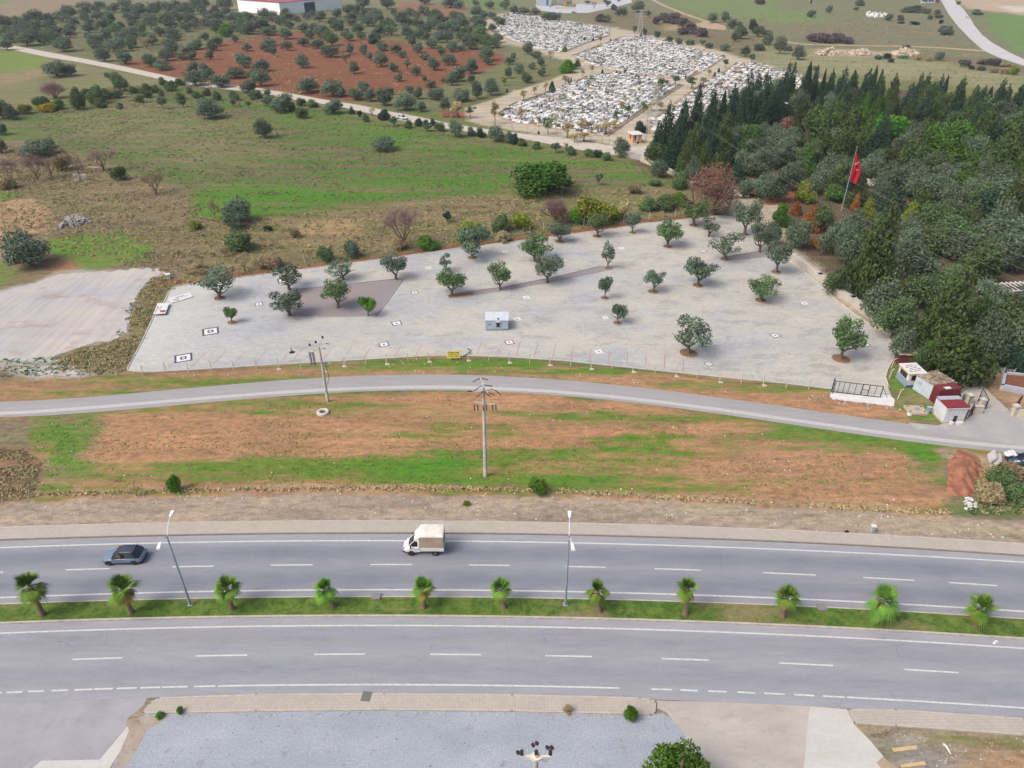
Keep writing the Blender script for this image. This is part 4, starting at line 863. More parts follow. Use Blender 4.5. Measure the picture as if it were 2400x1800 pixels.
olives(1, 0, [(60,135,270,150),(210,130,220,100),(410,180,280,110),(110,220,310,150),(260,230,340,130),(680,130,230,130),(700,170,270,110),(820,150,220,110),(970,110,230,150),(880,190,290,110),(550,200,320,120),(470,240,340,110),(600,260,350,90),(660,240,400,130,'olive','green'),(775,240,330,90),(1050,205,320,110),(910,255,340,90),(1010,290,385,90,'bush','dark'),(1170,200,310,130,'sparse','green'),(1110,160,230,90,'bush','green'),(1260,80,220,140),(1385,90,160,90),(1310,200,330,120),(1410,150,250,110),(1510,150,250,110),(1560,100,210,140),(1700,150,270,160),(1740,80,190,160),(1410,240,340,110),(1470,260,350,80),(1350,310,400,70),(1580,250,370,100),(1650,250,370,120),(1770,260,350,100),(1850,275,430,170),(2020,290,420,170,'olive','green'),(1985,370,530,150),(2010,470,565,90),(1520,330,420,120),(1600,380,480,90),(1690,350,450,110),(1400,360,460,100),(1460,450,520,110),(1670,450,570,130),(1540,480,610,120),(1860,490,640,130),(1740,560,710,160),(1860,630,720,70),(1690,630,740,110),(1620,665,720,40),(1460,650,700,50),(1510,685,760,100),(1385,560,655,90),(1235,620,705,85),(1190,530,620,100),(1310,500,600,70,'sparse'),(1265,430,500,90),(1080,430,580,140),(1090,350,440,130),(1210,370,460,110),(985,440,520,60),(930,375,475,80),(815,360,470,80),(780,430,550,80,'sparse'),(850,520,640,95),(650,370,500,170),(540,320,420,130),(415,310,405,105),(270,340,440,110),(110,310,400,140),(85,370,450,100),(155,370,490,70),(405,460,590,115),(50,500,620,150),(40,580,750,170),(1320,150,220,90),(1480,190,300,90),(1800,140,240,110),(1770,380,440,80)], store=G1)
G2 = []   # row between the red soil and the track
olives(1, 0, [(460,650,810,210),(660,670,840,190),(730,740,840,130),(930,690,790,120),(870,740,870,150),(990,750,880,120),(1110,740,920,160),(1160,740,820,80),(1290,795,960,200),(1330,730,810,80),(1400,740,860,90),(1430,860,970,100),(1550,750,865,160),(1635,830,965,100),(1770,750,880,170),(1915,690,860,100),(2030,665,830,130)], store=G2)
G3 = []   # beyond the grove, top edge
olives(1, 0, [(930,-70,80,130),(1140,-60,80,140),(1460,-60,40,130),(1680,-60,70,150),(1750,-10,80,100),(1910,40,150,120),(1900,-10,50,70),(2020,0,80,90),(2150,-20,80,100)], store=G3)
olives(2, 0, [(20,40,120,100),(100,50,130,110),(200,60,130,100),(360,90,180,150),(290,100,180,90)], store=G3)
G4 = []   # olives by the cemetery corner
olives(1, 0, [(2190,480,560,100),(2180,570,680,70),(2145,670,740,60,'slim','bright')], store=G4)
olives(2, 0, [(135,350,470,100),(330,430,530,60,'bare','brown'),(210,430,510,100),(250,490,570,80),(60,540,640,100),(170,530,600,80),(255,570,660,80),(130,620,720,110),(10,450,510,50)], store=G4)
G5 = []   # young trees and shrubs on the near side of the track, left
olives(0, 0, [(940,620,680,70),(1050,610,790,140,'olive','green'),(690,750,950,130,'bush','green'),(740,760,860,110,'bush','green'),(850,730,900,170,'bush','green'),(870,840,935,100,'bush','green'),(930,760,860,90,'bush','green'),(1080,700,780,90,'young','green'),(1020,770,850,110,'bush','green'),(1270,710,810,110,'bush','green'),(1210,810,890,90,'bush','green'),(1280,780,850,80,'bush','green'),(1410,660,740,80,'bush','green'),(1480,690,790,110,'bush','green'),(1560,670,740,90,'bush','green'),(1415,830,945,90,'young','green'),(1555,790,860,100,'bush','green'),(1640,750,810,70,'bush','green'),(1350,730,800,70,'bush','green'),(1160,740,810,80,'bush','green'),(1700,780,850,100,'bush','green'),(1585,850,925,80,'young'),(1400,770,830,50,'bush','green'),(1880,780,870,80,'bush','green'),(1790,760,830,70,'bush','green'),(2030,780,870,90,'bush','green'),(2020,850,925,70,'young'),(2150,870,935,50,'young','green'),(2190,780,860,80,'bush','green'),(1040,880,940,70,'bush','green')], store=G5)
olives(1, 0, [(100,760,830,60),(30,780,850,60,'bush','green'),(230,790,975,210),(120,820,920,130),(180,880,960,80),(395,840,920,90,'bush','green'),(490,850,930,100,'bush','green'),(400,920,1030,110,'bush','green'),(320,880,960,60,'bush','green')], store=G5)
G6 = []   # hedge on the near side of the track, middle and right
olives(1, 0, [(665,840,990,170),(740,890,940,50,'young'),(830,920,985,60,'cone','dark'),(900,950,1010,50,'bush','dark'),(950,975,1055,60,'bush'),(1005,930,1000,70,'bare','beige'),(1110,940,1040,120,'bush','dark'),(1195,1000,1090,80,'young','green'),(1320,1030,1110,80,'bush','green'),(1410,1020,1090,90,'bush','dark'),(1470,1030,1090,80,'bush','dark'),(1480,1050,1135,90,'young','green'),(1585,1050,1140,100,'bush','green'),(1530,1020,1090,60,'bush','dark'),(1725,1030,1190,140),(1860,1090,1180,80,'bush','olive'),(1940,1100,1190,90,'bush','dark'),(2080,1080,1230,160,'olive','olive'),(2040,1090,1190,80),(2190,1130,1240,100,'bush','olive')], store=G6)
olives(2, 0, [(20,1150,1250,90,'bush','dark'),(85,1190,1265,90,'bush','green'),(215,1215,1290,80,'bush','green'),(380,1230,1320,90,'young','green'),(460,1230,1310,60,'bare','green'),(510,1260,1340,100,'bush','green'),(640,1290,1340,70,'bush','green'),(680,1280,1360,120,'bush','green'),(740,1290,1370,90,'bush','dark'),(810,1310,1390,90,'bush','green')], store=G6)
bands(G1, '{adj} grove olive, {col} from left in the {row} band above the track', 'olive trees of the far grove')
bands(G2, '{adj} olive lining the far side of the pale track, {col} from the left', 'olives lining the far side of the track', 99)
bands(G3, '{adj} dusky tree at the top edge beyond the grove, {col} from the left', 'trees at the top edge of the photo', 99)
bands(G4, '{adj} tree left of the cemetery lane, {col} from left, {row} band', 'trees by the cemetery corner', 5)
bands(G5, '{adj} shrubby tree below the track at left, {col} from left, {row} band', 'young trees on the near side of the track', 9)
bands(G6, '{adj} hedge shrub between track and green field, {col} from left, {row} band', 'hedge shrubs along the track', 15)
# --- single trees of the fields
def one(c, r, x, top, base, w_, kind, col, label, group=None): return put(c, r, x, top, base, w_, kind, col, label, group)
one(0, 0, 500, 505, 670, 230, 'olive', 'olive', 'wide twin-trunked olive at the far left just below the pale track')
one(0, 0, 615, 540, 660, 120, 'olive', 'olive', 'leaning olive right beside the wide twin-trunked olive below the track')
one(0, 0, 1820, 840, 1035, 230, 'olive', 'olive', 'dense round olive alone at the upper edge of the green field')
one(1, 0, 75, 1010, 1200, 160, 'olive', 'olive', 'lone olive with drooping crown in the upper middle of the green field')
one(1, 0, 1100, 1170, 1310, 220, 'olive', 'olive', 'broad low olive alone in the middle of the green field')
one(2, 0, 300, 1370, 1700, 580, 'bush', 'deep', 'big round bright green bush at the lower right of the green field')
one(2, 0, 940, 1180, 1360, 170, 'olive', 'olive', 'dense olive standing left of the orange guard hut')
one(0, 0, 30, 850, 1030, 150, 'olive', 'olive', 'dense olive cut by the left frame edge beside the yellow shrubs')
one(0, 0, 110, 890, 1040, 130, 'olive', 'olive', 'olive left of the yellow shrubs, overlapping the one at the frame edge')
one(0, 0, 370, 820, 930, 150, 'bush', 'green', 'green bush above the yellow shrubs at the upper left')
one(0, 0, 500, 850, 950, 120, 'bush', 'green', 'green bush to the right of the orange-yellow shrub')
one(0, 0, 230, 890, 990, 130, 'bush', 'ygreen', 'yellow-green shrub left of the orange-yellow one')
one(0, 0, 410, 880, 970, 150, 'bush', 'yellow', 'orange-yellow shrub at the upper left of the field')
one(0, 0, 470, 700, 850, 200, 'twiggy', 'mauve', 'mauve leafless tree above the green bushes at upper left')
one(0, 0, 40, 1060, 1170, 90, 'bush', 'olive', 'small round bush at the left frame edge below the yellow shrubs')
one(0, 0, 20, 1180, 1330, 110, 'olive', 'olive', 'olive at the left frame edge beside the leafless thicket')
one(0, 0, 340, 1190, 1365, 300, 'olive', 'olive', 'wide olive rising behind the mauve thicket at the left')
one(0, 0, 440, 1180, 1280, 110, 'olive', 'olive', 'small olive crown to the right of the wide olive in the thicket')
for i, (x, t, b_, w_, k, cl, lb) in enumerate([(100,1370,1560,230,'bare','mauve','leftmost mauve leafless tree of the thicket'),(330,1330,1560,230,'bare','mauve','second mauve leafless tree of the thicket, in front of the wide olive'),(450,1360,1540,150,'bare','brown','brown leafless tree in the middle of the thicket'),(560,1330,1480,160,'lowbush','brown','brown bush inside the leafless thicket'),(680,1360,1500,130,'bare','mauve','small mauve leafless tree near the ruined white wall'),(900,1290,1480,250,'bare','mauve','large mauve leafless tree at the right end of the thicket'),(1040,1430,1560,140,'bush','conifer','dark green bush at the right end of the thicket'),(1350,1490,1680,230,'bare','brown','lone leafless tree at the corner of the green field'),(60,1500,1640,160,'bush','brown','brown bush below the thicket at the left frame edge')]):
    one(0, 0, x, t, b_, w_, k, cl, lb, 'leafless trees of the thicket' if k == 'bare' else None)
one(0, 1, 270, 330, 640, 400, 'olive', 'olive', 'big dark olive alone above the grey gravel yard at the left')
for x, t, b_, w_, k, cl, lb in [(1860,60,230,120,'bare','brown','small leafless tree left of the stacked olives by the field corner'),(2070,40,250,260,'olive','olive','upper and widest of the stacked olives by the field corner'),(2030,165,320,200,'olive','olive','middle of the stacked olives by the field corner'),(2070,320,500,260,'olive','green','lowest of the stacked olives by the field corner'),(1710,600,700,170,'bush','beige','pale shrub behind the first olive of the car park'),(1690,250,330,120,'lowbush','ygreen','yellowish shrub in dry grass left of the stacked olives'),(1950,480,560,120,'bare','brown','thin leafless shrub below the stacked olives'),(2120,520,680,180,'bare','brown','leafless scrub at the far left fence corner of the car park')]:
    one(0, 1, x, t, b_, w_, k, cl, lb)
for x, t, b_, w_, k, cl, lb in [(595,470,610,165,'bush','green','pale green round bush behind the rear fence of the car park'),(820,415,575,150,'bush','olive','grey-green round bush right of the pale green one behind the fence'),(110,290,340,80,'lowbush','dark','small dark shrub in the dry grass above the car park'),(340,320,400,100,'lowbush','brown','brown-green shrub beside the tan grass patch'),(1280,140,490,360,'bare','mauve','large leafless mauve tree behind the rear fence'),(1240,390,500,150,'lowbush','brown','brown scrub at the foot of the large leafless tree'),(1480,370,505,200,'bush','bright','bright green shrub right of the large leafless tree'),(1655,170,260,90,'young','dark','tiny dark tree above the rear fence'),(1860,240,430,240,'bush','ygreen','yellow-green bush behind the biggest rear-edge olive'),(130,570,670,220,'lowbush','brown','brown scrub at the rear kerb, left part of the car park'),(2140,340,440,140,'lowbush','brown','brown scrub right of the biggest rear-edge olive'),(2120,190,350,180,'bush','green','green scrub behind the rear fence near the biggest olive')]:
    one(1, 1, x, t, b_, w_, k, cl, lb)
for x, t, b_, w_, k, cl, lb in [(370,55,270,240,'bare','mauve','mauve leafless bush behind the dark rear olive'),(390,90,260,200,'twiggy','red','reddish scrub inside the mauve leafless bush'),(700,30,290,330,'bush','ygreen','big yellow-green bush behind the rear fence'),(560,110,280,160,'bush','bright','brighter green bush overlapping the big yellow-green one'),(880,120,240,180,'bush','ygreen','yellow-green bush right of the big yellow-green one'),(1180,30,170,180,'bush','green','green bush left of the reddish leafless tree'),(1330,20,165,200,'bush','green','second green bush left of the reddish leafless tree'),(1450,0,120,150,'bush','bright','small bright bush touching the reddish leafless tree'),(70,180,340,200,'bush','ygreen','yellow-green shrub at the rear fence in dry grass'),(950,70,240,130,'young','beige','pale slender shrub between the green bushes behind the fence'),(1060,-60,20,120,'lowbush','brown','brown scrub above the green bushes'),(1230,-110,-50,110,'lowbush','green','small green scrub below the cream wall'),(750,-160,-60,70,'young','dark','tiny dark tree in grass right of the big round bush')]:
    one(2, 1, x, t, b_, w_, k, cl, lb)
one(2, 0, 1735, 1440, 1840, 440, 'twiggy', 'red', 'large reddish-mauve leafless tree at the corner of the grove wall')
one(2, 0, 1450, 1480, 1640, 160, 'bush', 'green', 'green bush below the cream wall, left of the reddish tree')
one(2, 0, 1265, 1360, 1540, 150, 'olive', 'olive', 'olive standing in front of the cream wall')
one(2, 0, 480, 500, 635, 160, 'bush', 'bright', 'bright green tree at the bend of the cemetery lane')
one(2, 0, 565, 500, 600, 60, 'olive', 'olive', 'dark slim tree beside the bright green tree at the cemetery lane')
one(2, 0, 455, 390, 450, 45, 'bush', 'bright', 'small bright tree at the front corner of the far grave plot')
one(2, 0, 1105, 1040, 1150, 110, 'bush', 'dark', 'dark green bush behind the orange guard hut')
# --- car park trees with round pits
PARK = [(0,1900,640,920,330,'sparse','olive','grey sparse olive at the far left of the car park',1),(0,2005,990,1130,110,'young','green','tiny olive at the left of the car park',1),
 (1,290,620,845,270,'sparse','olive','sparse spreading olive at the upper left corner of the gravel island',0),(1,290,835,1070,290,'park','olive','olive at the lower left corner of the gravel island',0),
 (1,750,570,760,240,'sparse','olive','sparse grey olive behind the dense one on the gravel island',0),(1,710,740,1000,260,'park','green','dense green olive in the middle of the gravel island',0),
 (1,970,890,1070,150,'young','bright','bright green small tree in the lower right of the gravel island',0),(1,1210,520,755,225,'park','olive','round olive at the upper right tip of the gravel island',0),
 (1,1640,530,690,120,'sparse','olive','thin olive just behind the forked one',0),(1,1690,655,895,280,'park','green','forked olive at the left end of the long gravel bed',0),
 (1,2110,600,845,200,'park','green','round light green olive in the long gravel bed',0),(1,1870,270,570,320,'park','olive','biggest thick-trunked olive at the rear edge of the car park',1),
 (2,200,355,600,290,'park','green','tall green olive behind the one in the long gravel bed',0),(2,305,530,785,250,'park','olive','leaning olive in the right half of the long gravel bed',0),
 (2,410,250,430,220,'park','olive','dark low olive by the rear kerb',1),(2,735,170,385,200,'park','green','green olive by the rear kerb in front of the yellow-green bush',1),
 (2,1040,165,355,140,'young','olive','small leaning olive by the rear kerb',1),(2,1345,230,475,245,'park','green','vivid green olive in the rear right of the car park',1),
 (2,825,415,665,140,'sparse','olive','upright sparse olive at the right end of the long gravel bed',1),(2,1840,330,585,290,'sparse','olive','olive at the left end of the short gravel bed',1),
 (2,1605,550,810,270,'park','olive','round dense olive in the middle right of the car park',1),(2,1220,655,865,175,'park','olive','small upright olive left of the round dense one',1),
 (2,800,720,920,130,'young','olive','small open olive right of the hut',1),(2,910,950,1135,150,'young','olive','leaning young olive in a wide brown pit',1),
 (2,1525,1045,1395,340,'sparse','olive','large gnarled olive with a low side branch at the front right',2),(2,2150,720,940,270,'park','green','olive with a forked crown near the right side',1),
 (2,1700,210,385,180,'sparse','olive','thin grey olive in the rear right corner',0),(2,1570,60,290,240,'park','green','olive on the rear kerb beside the reddish tree',1),
 (2,2010,45,370,250,'park','olive','tall dense olive at the rear right corner of the car park',1),(2,2140,250,520,210,'park','olive','leaning olive below the tall one at the rear right corner',0),
 (2,2215,330,520,120,'park','olive','olive crown right of the short gravel bed',0),
 (3,70,395,695,220,'park','olive','olive beside the pale boundary wall at the right edge',1),(3,630,1090,1445,310,'park','green','broad olive in a wide brown pit in the right corner',2)]
SOIL = mat('pit_soil', K(150, 116, 88), .2, 3, .95, c2=K(128, 104, 84)); PITK = mat('pit_kerb', K(196, 180, 166), .1, 2, .9)
for c, x, t, b_, w_, k, cl, lb, pit in PARK:
    one(c, 1, x, t, b_, w_, k, cl, lb, 'trees of the car park')
    if pit:
        p = at(*q(c, 1, x, b_)); R = 1.0 if pit == 1 else 1.42; R *= .8 if w_ < 160 else 1.05
        tp = thing('tree_pit', 'round pit under the ' + ' '.join(lb.split()[:11]), 'tree pit', (p.x, p.y, .02), 0, 'round pits of the car park trees')
        b = MB(); n = 28; M_ = []
        prof = [(R-.07, 0), (R-.07, .11), (R+.07, .11), (R+.07, 0)]
        vs = [(r_*math.cos(2*math.pi*j/n), r_*math.sin(2*math.pi*j/n), z_) for r_, z_ in prof for j in range(n)]
        b.add(vs, [(i*n+j, i*n+(j+1) % n, (i+1)*n+(j+1) % n, (i+1)*n+j) for i in range(3) for j in range(n)]); b.build('kerb_ring', PITK, tp)
        b = MB(); b.lathe([(R-.065, .0), (R-.065, .04), (R*.5, .09), (.05, .14)], n); b.build('soil', SOIL, tp, smooth=True)
# --- the dense grove on the right
FG = []
def fput(c, r, rows):
    for t in rows:
        k, cl = t[4], t[5]
        if k == 'olive': cl = {'olive': 'folive', 'green': 'fgreen'}.get(cl, cl)
        o = put(c, r, t[0], t[1], t[2], t[3], k, cl); FG.append((o, k, cl))
fput(2, 0, [(1320,915,1370,190,'cone','dark'),(1250,1060,1300,120,'cone','dark'),(1400,1040,1420,190,'cone','dark'),(1560,1060,1450,220,'cone','conifer'),(1700,1090,1480,220,'cone','dark'),(1575,735,1150,130,'cone','dark'),(1700,775,1180,140,'cone','dark'),(1790,790,1160,90,'cypress','dark'),(1870,760,1130,170,'cone','dark'),(1990,640,1130,170,'cone','dark'),(2130,650,1110,170,'cone','dark'),(1950,900,1180,140,'cypress','dark'),(1460,900,1250,150,'cone','dark'),(1640,960,1300,170,'cone','dark'),(1820,980,1330,180,'cone','conifer'),(2050,1060,1300,220,'bush','pine'),(2180,1050,1240,160,'olive','olive'),(1350,1180,1480,160,'cone','dark'),(1480,1200,1540,170,'cone','conifer'),(1880,1180,1450,200,'cone','dark'),(2000,1280,1520,220,'olive','olive'),(2150,1250,1560,200,'olive','olive'),(1900,1100,1300,120,'olive','olive'),(2140,1480,1700,220,'olive','olive'),(1640,1240,1520,150,'cone','conifer'),(1780,1280,1560,170,'bush','conifer'),(1560,1350,1600,150,'olive','olive'),(1930,1400,1620,180,'cone','dark'),(2000,1540,1700,160,'olive','olive')])
fput(3, 0, [(130,555,880,110,'cone','dark'),(180,545,860,80,'cone','dark'),(300,532,900,80,'cypress','dark'),(370,590,880,90,'cone','dark'),(450,590,850,45,'cypress','dark'),(500,620,920,110,'cone','dark'),(600,600,930,130,'cone','dark'),(560,680,950,100,'cone','dark'),(695,615,880,90,'cone','dark'),(820,620,900,170,'cone','dark'),(880,568,840,60,'cypress','dark'),(925,603,880,62,'cypress','dark'),(960,700,880,70,'cone','dark'),(1075,685,900,55,'cypress','dark'),(1180,730,1000,140,'cone','dark'),(1250,650,960,110,'cone','dark'),(1300,660,990,130,'cone','conifer'),(1340,690,1020,170,'olive','green'),(1425,660,960,90,'cone','dark'),(1480,650,930,60,'cypress','dark'),(1480,780,1040,220,'bush','green'),(1580,750,1060,150,'cone','dark'),(1640,698,920,50,'cypress','dark'),(1740,745,990,120,'cone','dark'),(1860,745,990,75,'cypress','dark'),(1930,780,1000,90,'cypress','dark'),(2000,750,1020,130,'cone','dark'),(2120,735,1030,150,'cone','dark'),(2200,740,1050,110,'cone','dark'),
 (60,700,1050,190,'cone','dark'),(230,760,1060,180,'olive','olive'),(380,900,1250,300,'bush','conifer'),(560,880,1230,240,'cone','conifer'),(690,900,1280,220,'bush','conifer'),(800,790,1130,160,'cypress','pine'),(890,810,1150,170,'cypress','pine'),(980,880,1070,130,'olive','olive'),(1050,970,1240,330,'bush','bright'),(1220,1040,1330,220,'olive','olive'),(1180,850,1130,170,'cone','conifer'),(1400,1050,1380,280,'bush','pine'),(1600,1030,1340,320,'bush','pine'),(1560,1170,1460,360,'bush','pine'),(1760,1090,1370,300,'bush','pine'),(1250,1180,1470,300,'bush','conifer'),(1750,1300,1520,280,'bush','pine'),(1900,1040,1330,240,'cone','dark'),(2080,980,1330,280,'bush','conifer'),(2000,1150,1480,280,'bush','conifer'),(1940,1290,1480,160,'cone','pine'),(2180,1120,1420,200,'cone','dark'),(2150,1300,1560,220,'cone','pine'),(1680,830,1150,180,'cone','conifer'),(1800,850,1180,200,'cone','green'),(2000,980,1200,200,'bush','olive'),
 (130,1000,1200,170,'bush','red'),(50,1060,1320,200,'olive','olive'),(150,1100,1350,220,'olive','olive'),(60,1200,1460,240,'olive','olive'),(320,1250,1520,160,'cone','pine'),(200,1360,1650,220,'olive','olive'),(60,1420,1750,220,'olive','olive'),(450,1100,1400,220,'cone','conifer'),(620,1120,1450,240,'bush','conifer'),(800,1060,1400,240,'cone','conifer'),(500,1320,1600,200,'olive','olive'),(620,1350,1660,220,'olive','green'),(870,1290,1560,220,'olive','olive'),(900,1100,1420,260,'cone','dark'),(980,1250,1530,200,'bush','conifer'),(1080,1420,1680,220,'olive','olive'),(1250,1450,1720,240,'olive','olive'),(1420,1480,1760,260,'olive','olive'),(1650,1480,1700,220,'bush','pine'),(1900,1380,1640,240,'olive','olive'),(2000,1420,1700,240,'olive','olive'),(2130,1500,1800,240,'olive','olive'),(1780,1560,1850,220,'olive','green'),(300,1560,1760,180,'bush','ygreen'),(570,1580,1750,220,'bush','pine'),(400,1450,1680,170,'olive','olive'),(760,1540,1800,180,'cone','conifer'),(930,1500,1780,200,'olive','olive'),(1560,1560,1860,220,'olive','olive')])
fput(3, 1, [(230,225,480,220,'olive','olive'),(100,90,300,170,'bush','pine'),(540,215,540,220,'olive','olive'),(440,90,330,220,'olive','green'),(30,250,450,160,'olive','olive'),(360,120,330,190,'cone','orange'),(420,380,500,130,'bush','orange'),(240,80,200,100,'cone','orange'),(745,5,170,80,'cypress','orange'),(840,60,250,140,'cone','ygreen'),(1210,90,290,180,'cone','ygreen'),(1085,335,440,110,'bush','orange'),(840,110,920,400,'cone','conifer'),(650,260,640,240,'olive','olive'),(720,150,420,220,'olive','olive'),(560,620,880,200,'olive','green'),(1000,160,420,260,'olive','olive'),(1060,-20,220,280,'cone','dark'),(1230,370,760,400,'olive','olive'),(1350,260,520,320,'olive','green'),(1420,60,360,280,'olive','green'),(1620,180,480,360,'olive','green'),(1720,90,320,240,'olive','green'),(1880,180,460,320,'olive','olive'),(1780,420,780,400,'olive','green'),(1850,-20,300,340,'bush','dark'),(1990,60,420,300,'olive','olive'),(2150,180,520,240,'olive','olive'),(2100,390,700,240,'olive','olive'),(1960,330,640,260,'olive','green'),(1290,690,1000,340,'olive','green'),(930,770,1130,330,'olive','olive'),(1080,885,1250,370,'olive','green'),(1560,610,900,320,'olive','green'),(1450,660,1400,430,'cone','conifer'),(1720,900,1330,330,'cone','conifer'),(1890,750,1000,300,'olive','olive'),(1560,1150,1650,560,'bush','conifer'),(2000,900,1350,420,'olive','green'),(2150,980,1450,320,'olive','olive'),(1840,1050,1500,300,'olive','olive'),(2050,1300,1540,260,'bush','dark'),(1130,1190,1450,220,'olive','olive'),(1350,1250,1560,240,'olive','conifer'),(1250,1130,1420,240,'bush','conifer'),(2200,760,960,120,'olive','olive'),(1650,880,1080,200,'olive','olive'),(1420,880,1200,200,'bush','conifer'),(2190,1500,1600,120,'bush','dark'),(1180,180,480,180,'olive','olive'),(1150,1010,1300,160,'olive','olive')])
# the far grove is denser than the trees one can measure singly
gf = wpoly([(0, 70), (250, 22), (600, 12), (1180, 45), (1195, 105), (1080, 120), (640, 80), (470, 95), (420, 140), (230, 110), (0, 95)]); PG = [(o.location.x, o.location.y) for o, c_ in G1]; gr_ = random.Random(5); xs = [p[0] for p in gf]; ys = [p[1] for p in gf]; G7 = []
for _ in range(8000):
    x, y = gr_.uniform(min(xs), max(xs)), gr_.uniform(min(ys), max(ys))
    if len(G7) > 150 or min((x-a)**2+(y-b)**2 for a, b in PG) < 8.2**2 or poly_sd(np.array([x]), np.array([y]), gf)[0] < 1: continue
    w7 = gr_.uniform(6.5, 10); G7.append((tree('olive', gr_.choice(['olive', 'olive', 'green']), gr_.randrange(3), x, y, w7, w7*gr_.uniform(.62, .8), 'olive_tree', '', 'olive tree'), 'dusky' if w7 < 8 else 'broad')); PG.append((x, y))
bands(G7, '{adj} olive deep in the far grove, {col} from left, {row} band from front', 'olives deep in the far grove', 12)
# trees that fill the canopy between the measured ones
fp_ = wpoly([(1500, 395), (1610, 300), (1820, 215), (2100, 235), (2420, 262), (2420, 880), (2330, 800), (2200, 790), (2080, 640), (1960, 560), (1900, 470), (1800, 420), (1640, 430)])
P0 = [(o.location.x, o.location.y) for o, k, c_ in FG]; fr_ = random.Random(12); xs = [p[0] for p in fp_]; ys = [p[1] for p in fp_]; add_ = 0
for _ in range(6000):
    x, y = fr_.uniform(min(xs), max(xs)), fr_.uniform(min(ys), max(ys))
    if add_ > 95 or min((x-a)**2+(y-b)**2 for a, b in P0) < 6.2**2 or poly_sd(np.array([x]), np.array([y]), fp_)[0] < 1: continue
    fary = y > 235; k, cl = fr_.choice([('cone', 'dark'), ('bush', 'conifer'), ('cone', 'conifer'), ('olive', 'folive')] if fary else [('olive', 'folive'), ('olive', 'fgreen'), ('bush', 'conifer'), ('olive', 'folive')])
    h_ = fr_.uniform(9, 13) if k == 'cone' else fr_.uniform(5, 8); FG.append((tree(k, cl, fr_.randrange(3), x, y, fr_.uniform(6, 9) if k != 'cone' else fr_.uniform(5, 7), h_, KN[k][0], '', KN[k][1]), k, cl)); P0.append((x, y)); add_ += 1
# a few more olives outside the right frame so the grove does not end at the picture edge
for x, y, k in [(92,118,'olive'),(100,128,'cone'),(98,142,'olive'),(108,150,'olive'),(112,165,'cone'),(120,180,'olive'),(126,196,'cone'),(134,212,'bush'),(140,230,'cone'),(150,250,'cone')]:
    FG.append((tree(k, 'olive' if k == 'olive' else 'conifer', random.randrange(3), x+4, y, 9, 8 if k != 'cone' else 12, *KN[k][:1], '', KN[k][1]), k, 'olive' if k == 'olive' else 'conifer'))
def fdesc(kinds, desc, group, per=8):
    L = [(o, COLW[cl]) for o, k, cl in FG if k in kinds]; bands(L, desc, group, per)
fdesc(('cypress',), '{adj} narrow cypress of the cemetery grove, {col} from left, {row} band', 'narrow cypresses of the grove', 12)
fdesc(('cone',), '{adj} pointed conifer of the cemetery grove, {col} from left, {row} band', 'pointed conifers of the grove')
fdesc(('olive', 'sparse'), '{adj} olive of the cemetery grove, {col} from left, {row} band from front', 'olives of the cemetery grove')
fdesc(('bush', 'pine'), '{adj} broad tree of the cemetery grove, {col} from left, {row} band', 'broad trees of the cemetery grove')
# --- slender trees round the graves
SL = []
for c, x, t, b_, w_ in [(1,2065,880,1080,80),(1,1850,920,1020,100),(1,1740,880,1020,110),(2,100,780,870,70),(2,195,740,815,60),(2,290,710,795,60),(2,460,650,740,60),(2,690,560,640,50),(2,610,600,660,40),(2,1290,680,800,110),(2,1410,650,740,80),(2,1550,665,765,100),(2,1650,665,740,70),(2,310,1020,1160,100),(2,480,1060,1190,110),(2,620,1130,1225,140),(2,600,1030,1130,90),(2,660,1040,1130,90),(2,800,1060,1160,90),(2,890,1040,1110,80),(2,1000,910,1000,80),(2,900,960,1040,70),(2,80,930,1050,80),(2,1200,870,960,100),(2,1285,880,955,70),(2,1840,510,590,60),(2,1700,590,660,60),(2,760,310,380,50),(2,370,980,1080,70),(2,1140,880,980,70),(2,1240,760,850,80),(2,540,1160,1230,100),(2,230,1000,1080,60),(2,740,1080,1150,80),(2,960,880,950,60)]:
    o = put(c, 0, x, t, b_, w_, 'slim', 'beige' if random.random() < .75 else 'green'); SL.append((o, 'pale'))
bands(SL, '{adj} slender tree beside the graves, {col} from left, {row} band', 'slender trees around the graves', 9)
CS = []
for c, x, t, b_, w_ in [(1,2170,760,800,22),(2,490,660,722,18),(2,510,665,718,20),(2,780,595,640,24),(2,1785,585,625,26),(2,1750,620,660,26),(2,975,600,640,24),(2,345,700,790,60),(2,700,320,355,22),(2,850,330,365,16),(2,625,320,350,24),(2,1110,290,320,20),(2,905,600,640,16),(2,230,1130,1160,22),(2,1500,640,680,18),(2,1620,800,850,30),(2,680,650,690,20)]:
    CS.append((put(c, 0, x, t, b_, w_, 'cypress', 'dark'), 'tiny'))
bands(CS, '{adj} dark cypress among the graves, {col} from the left', 'tiny cypresses among the graves', 99)
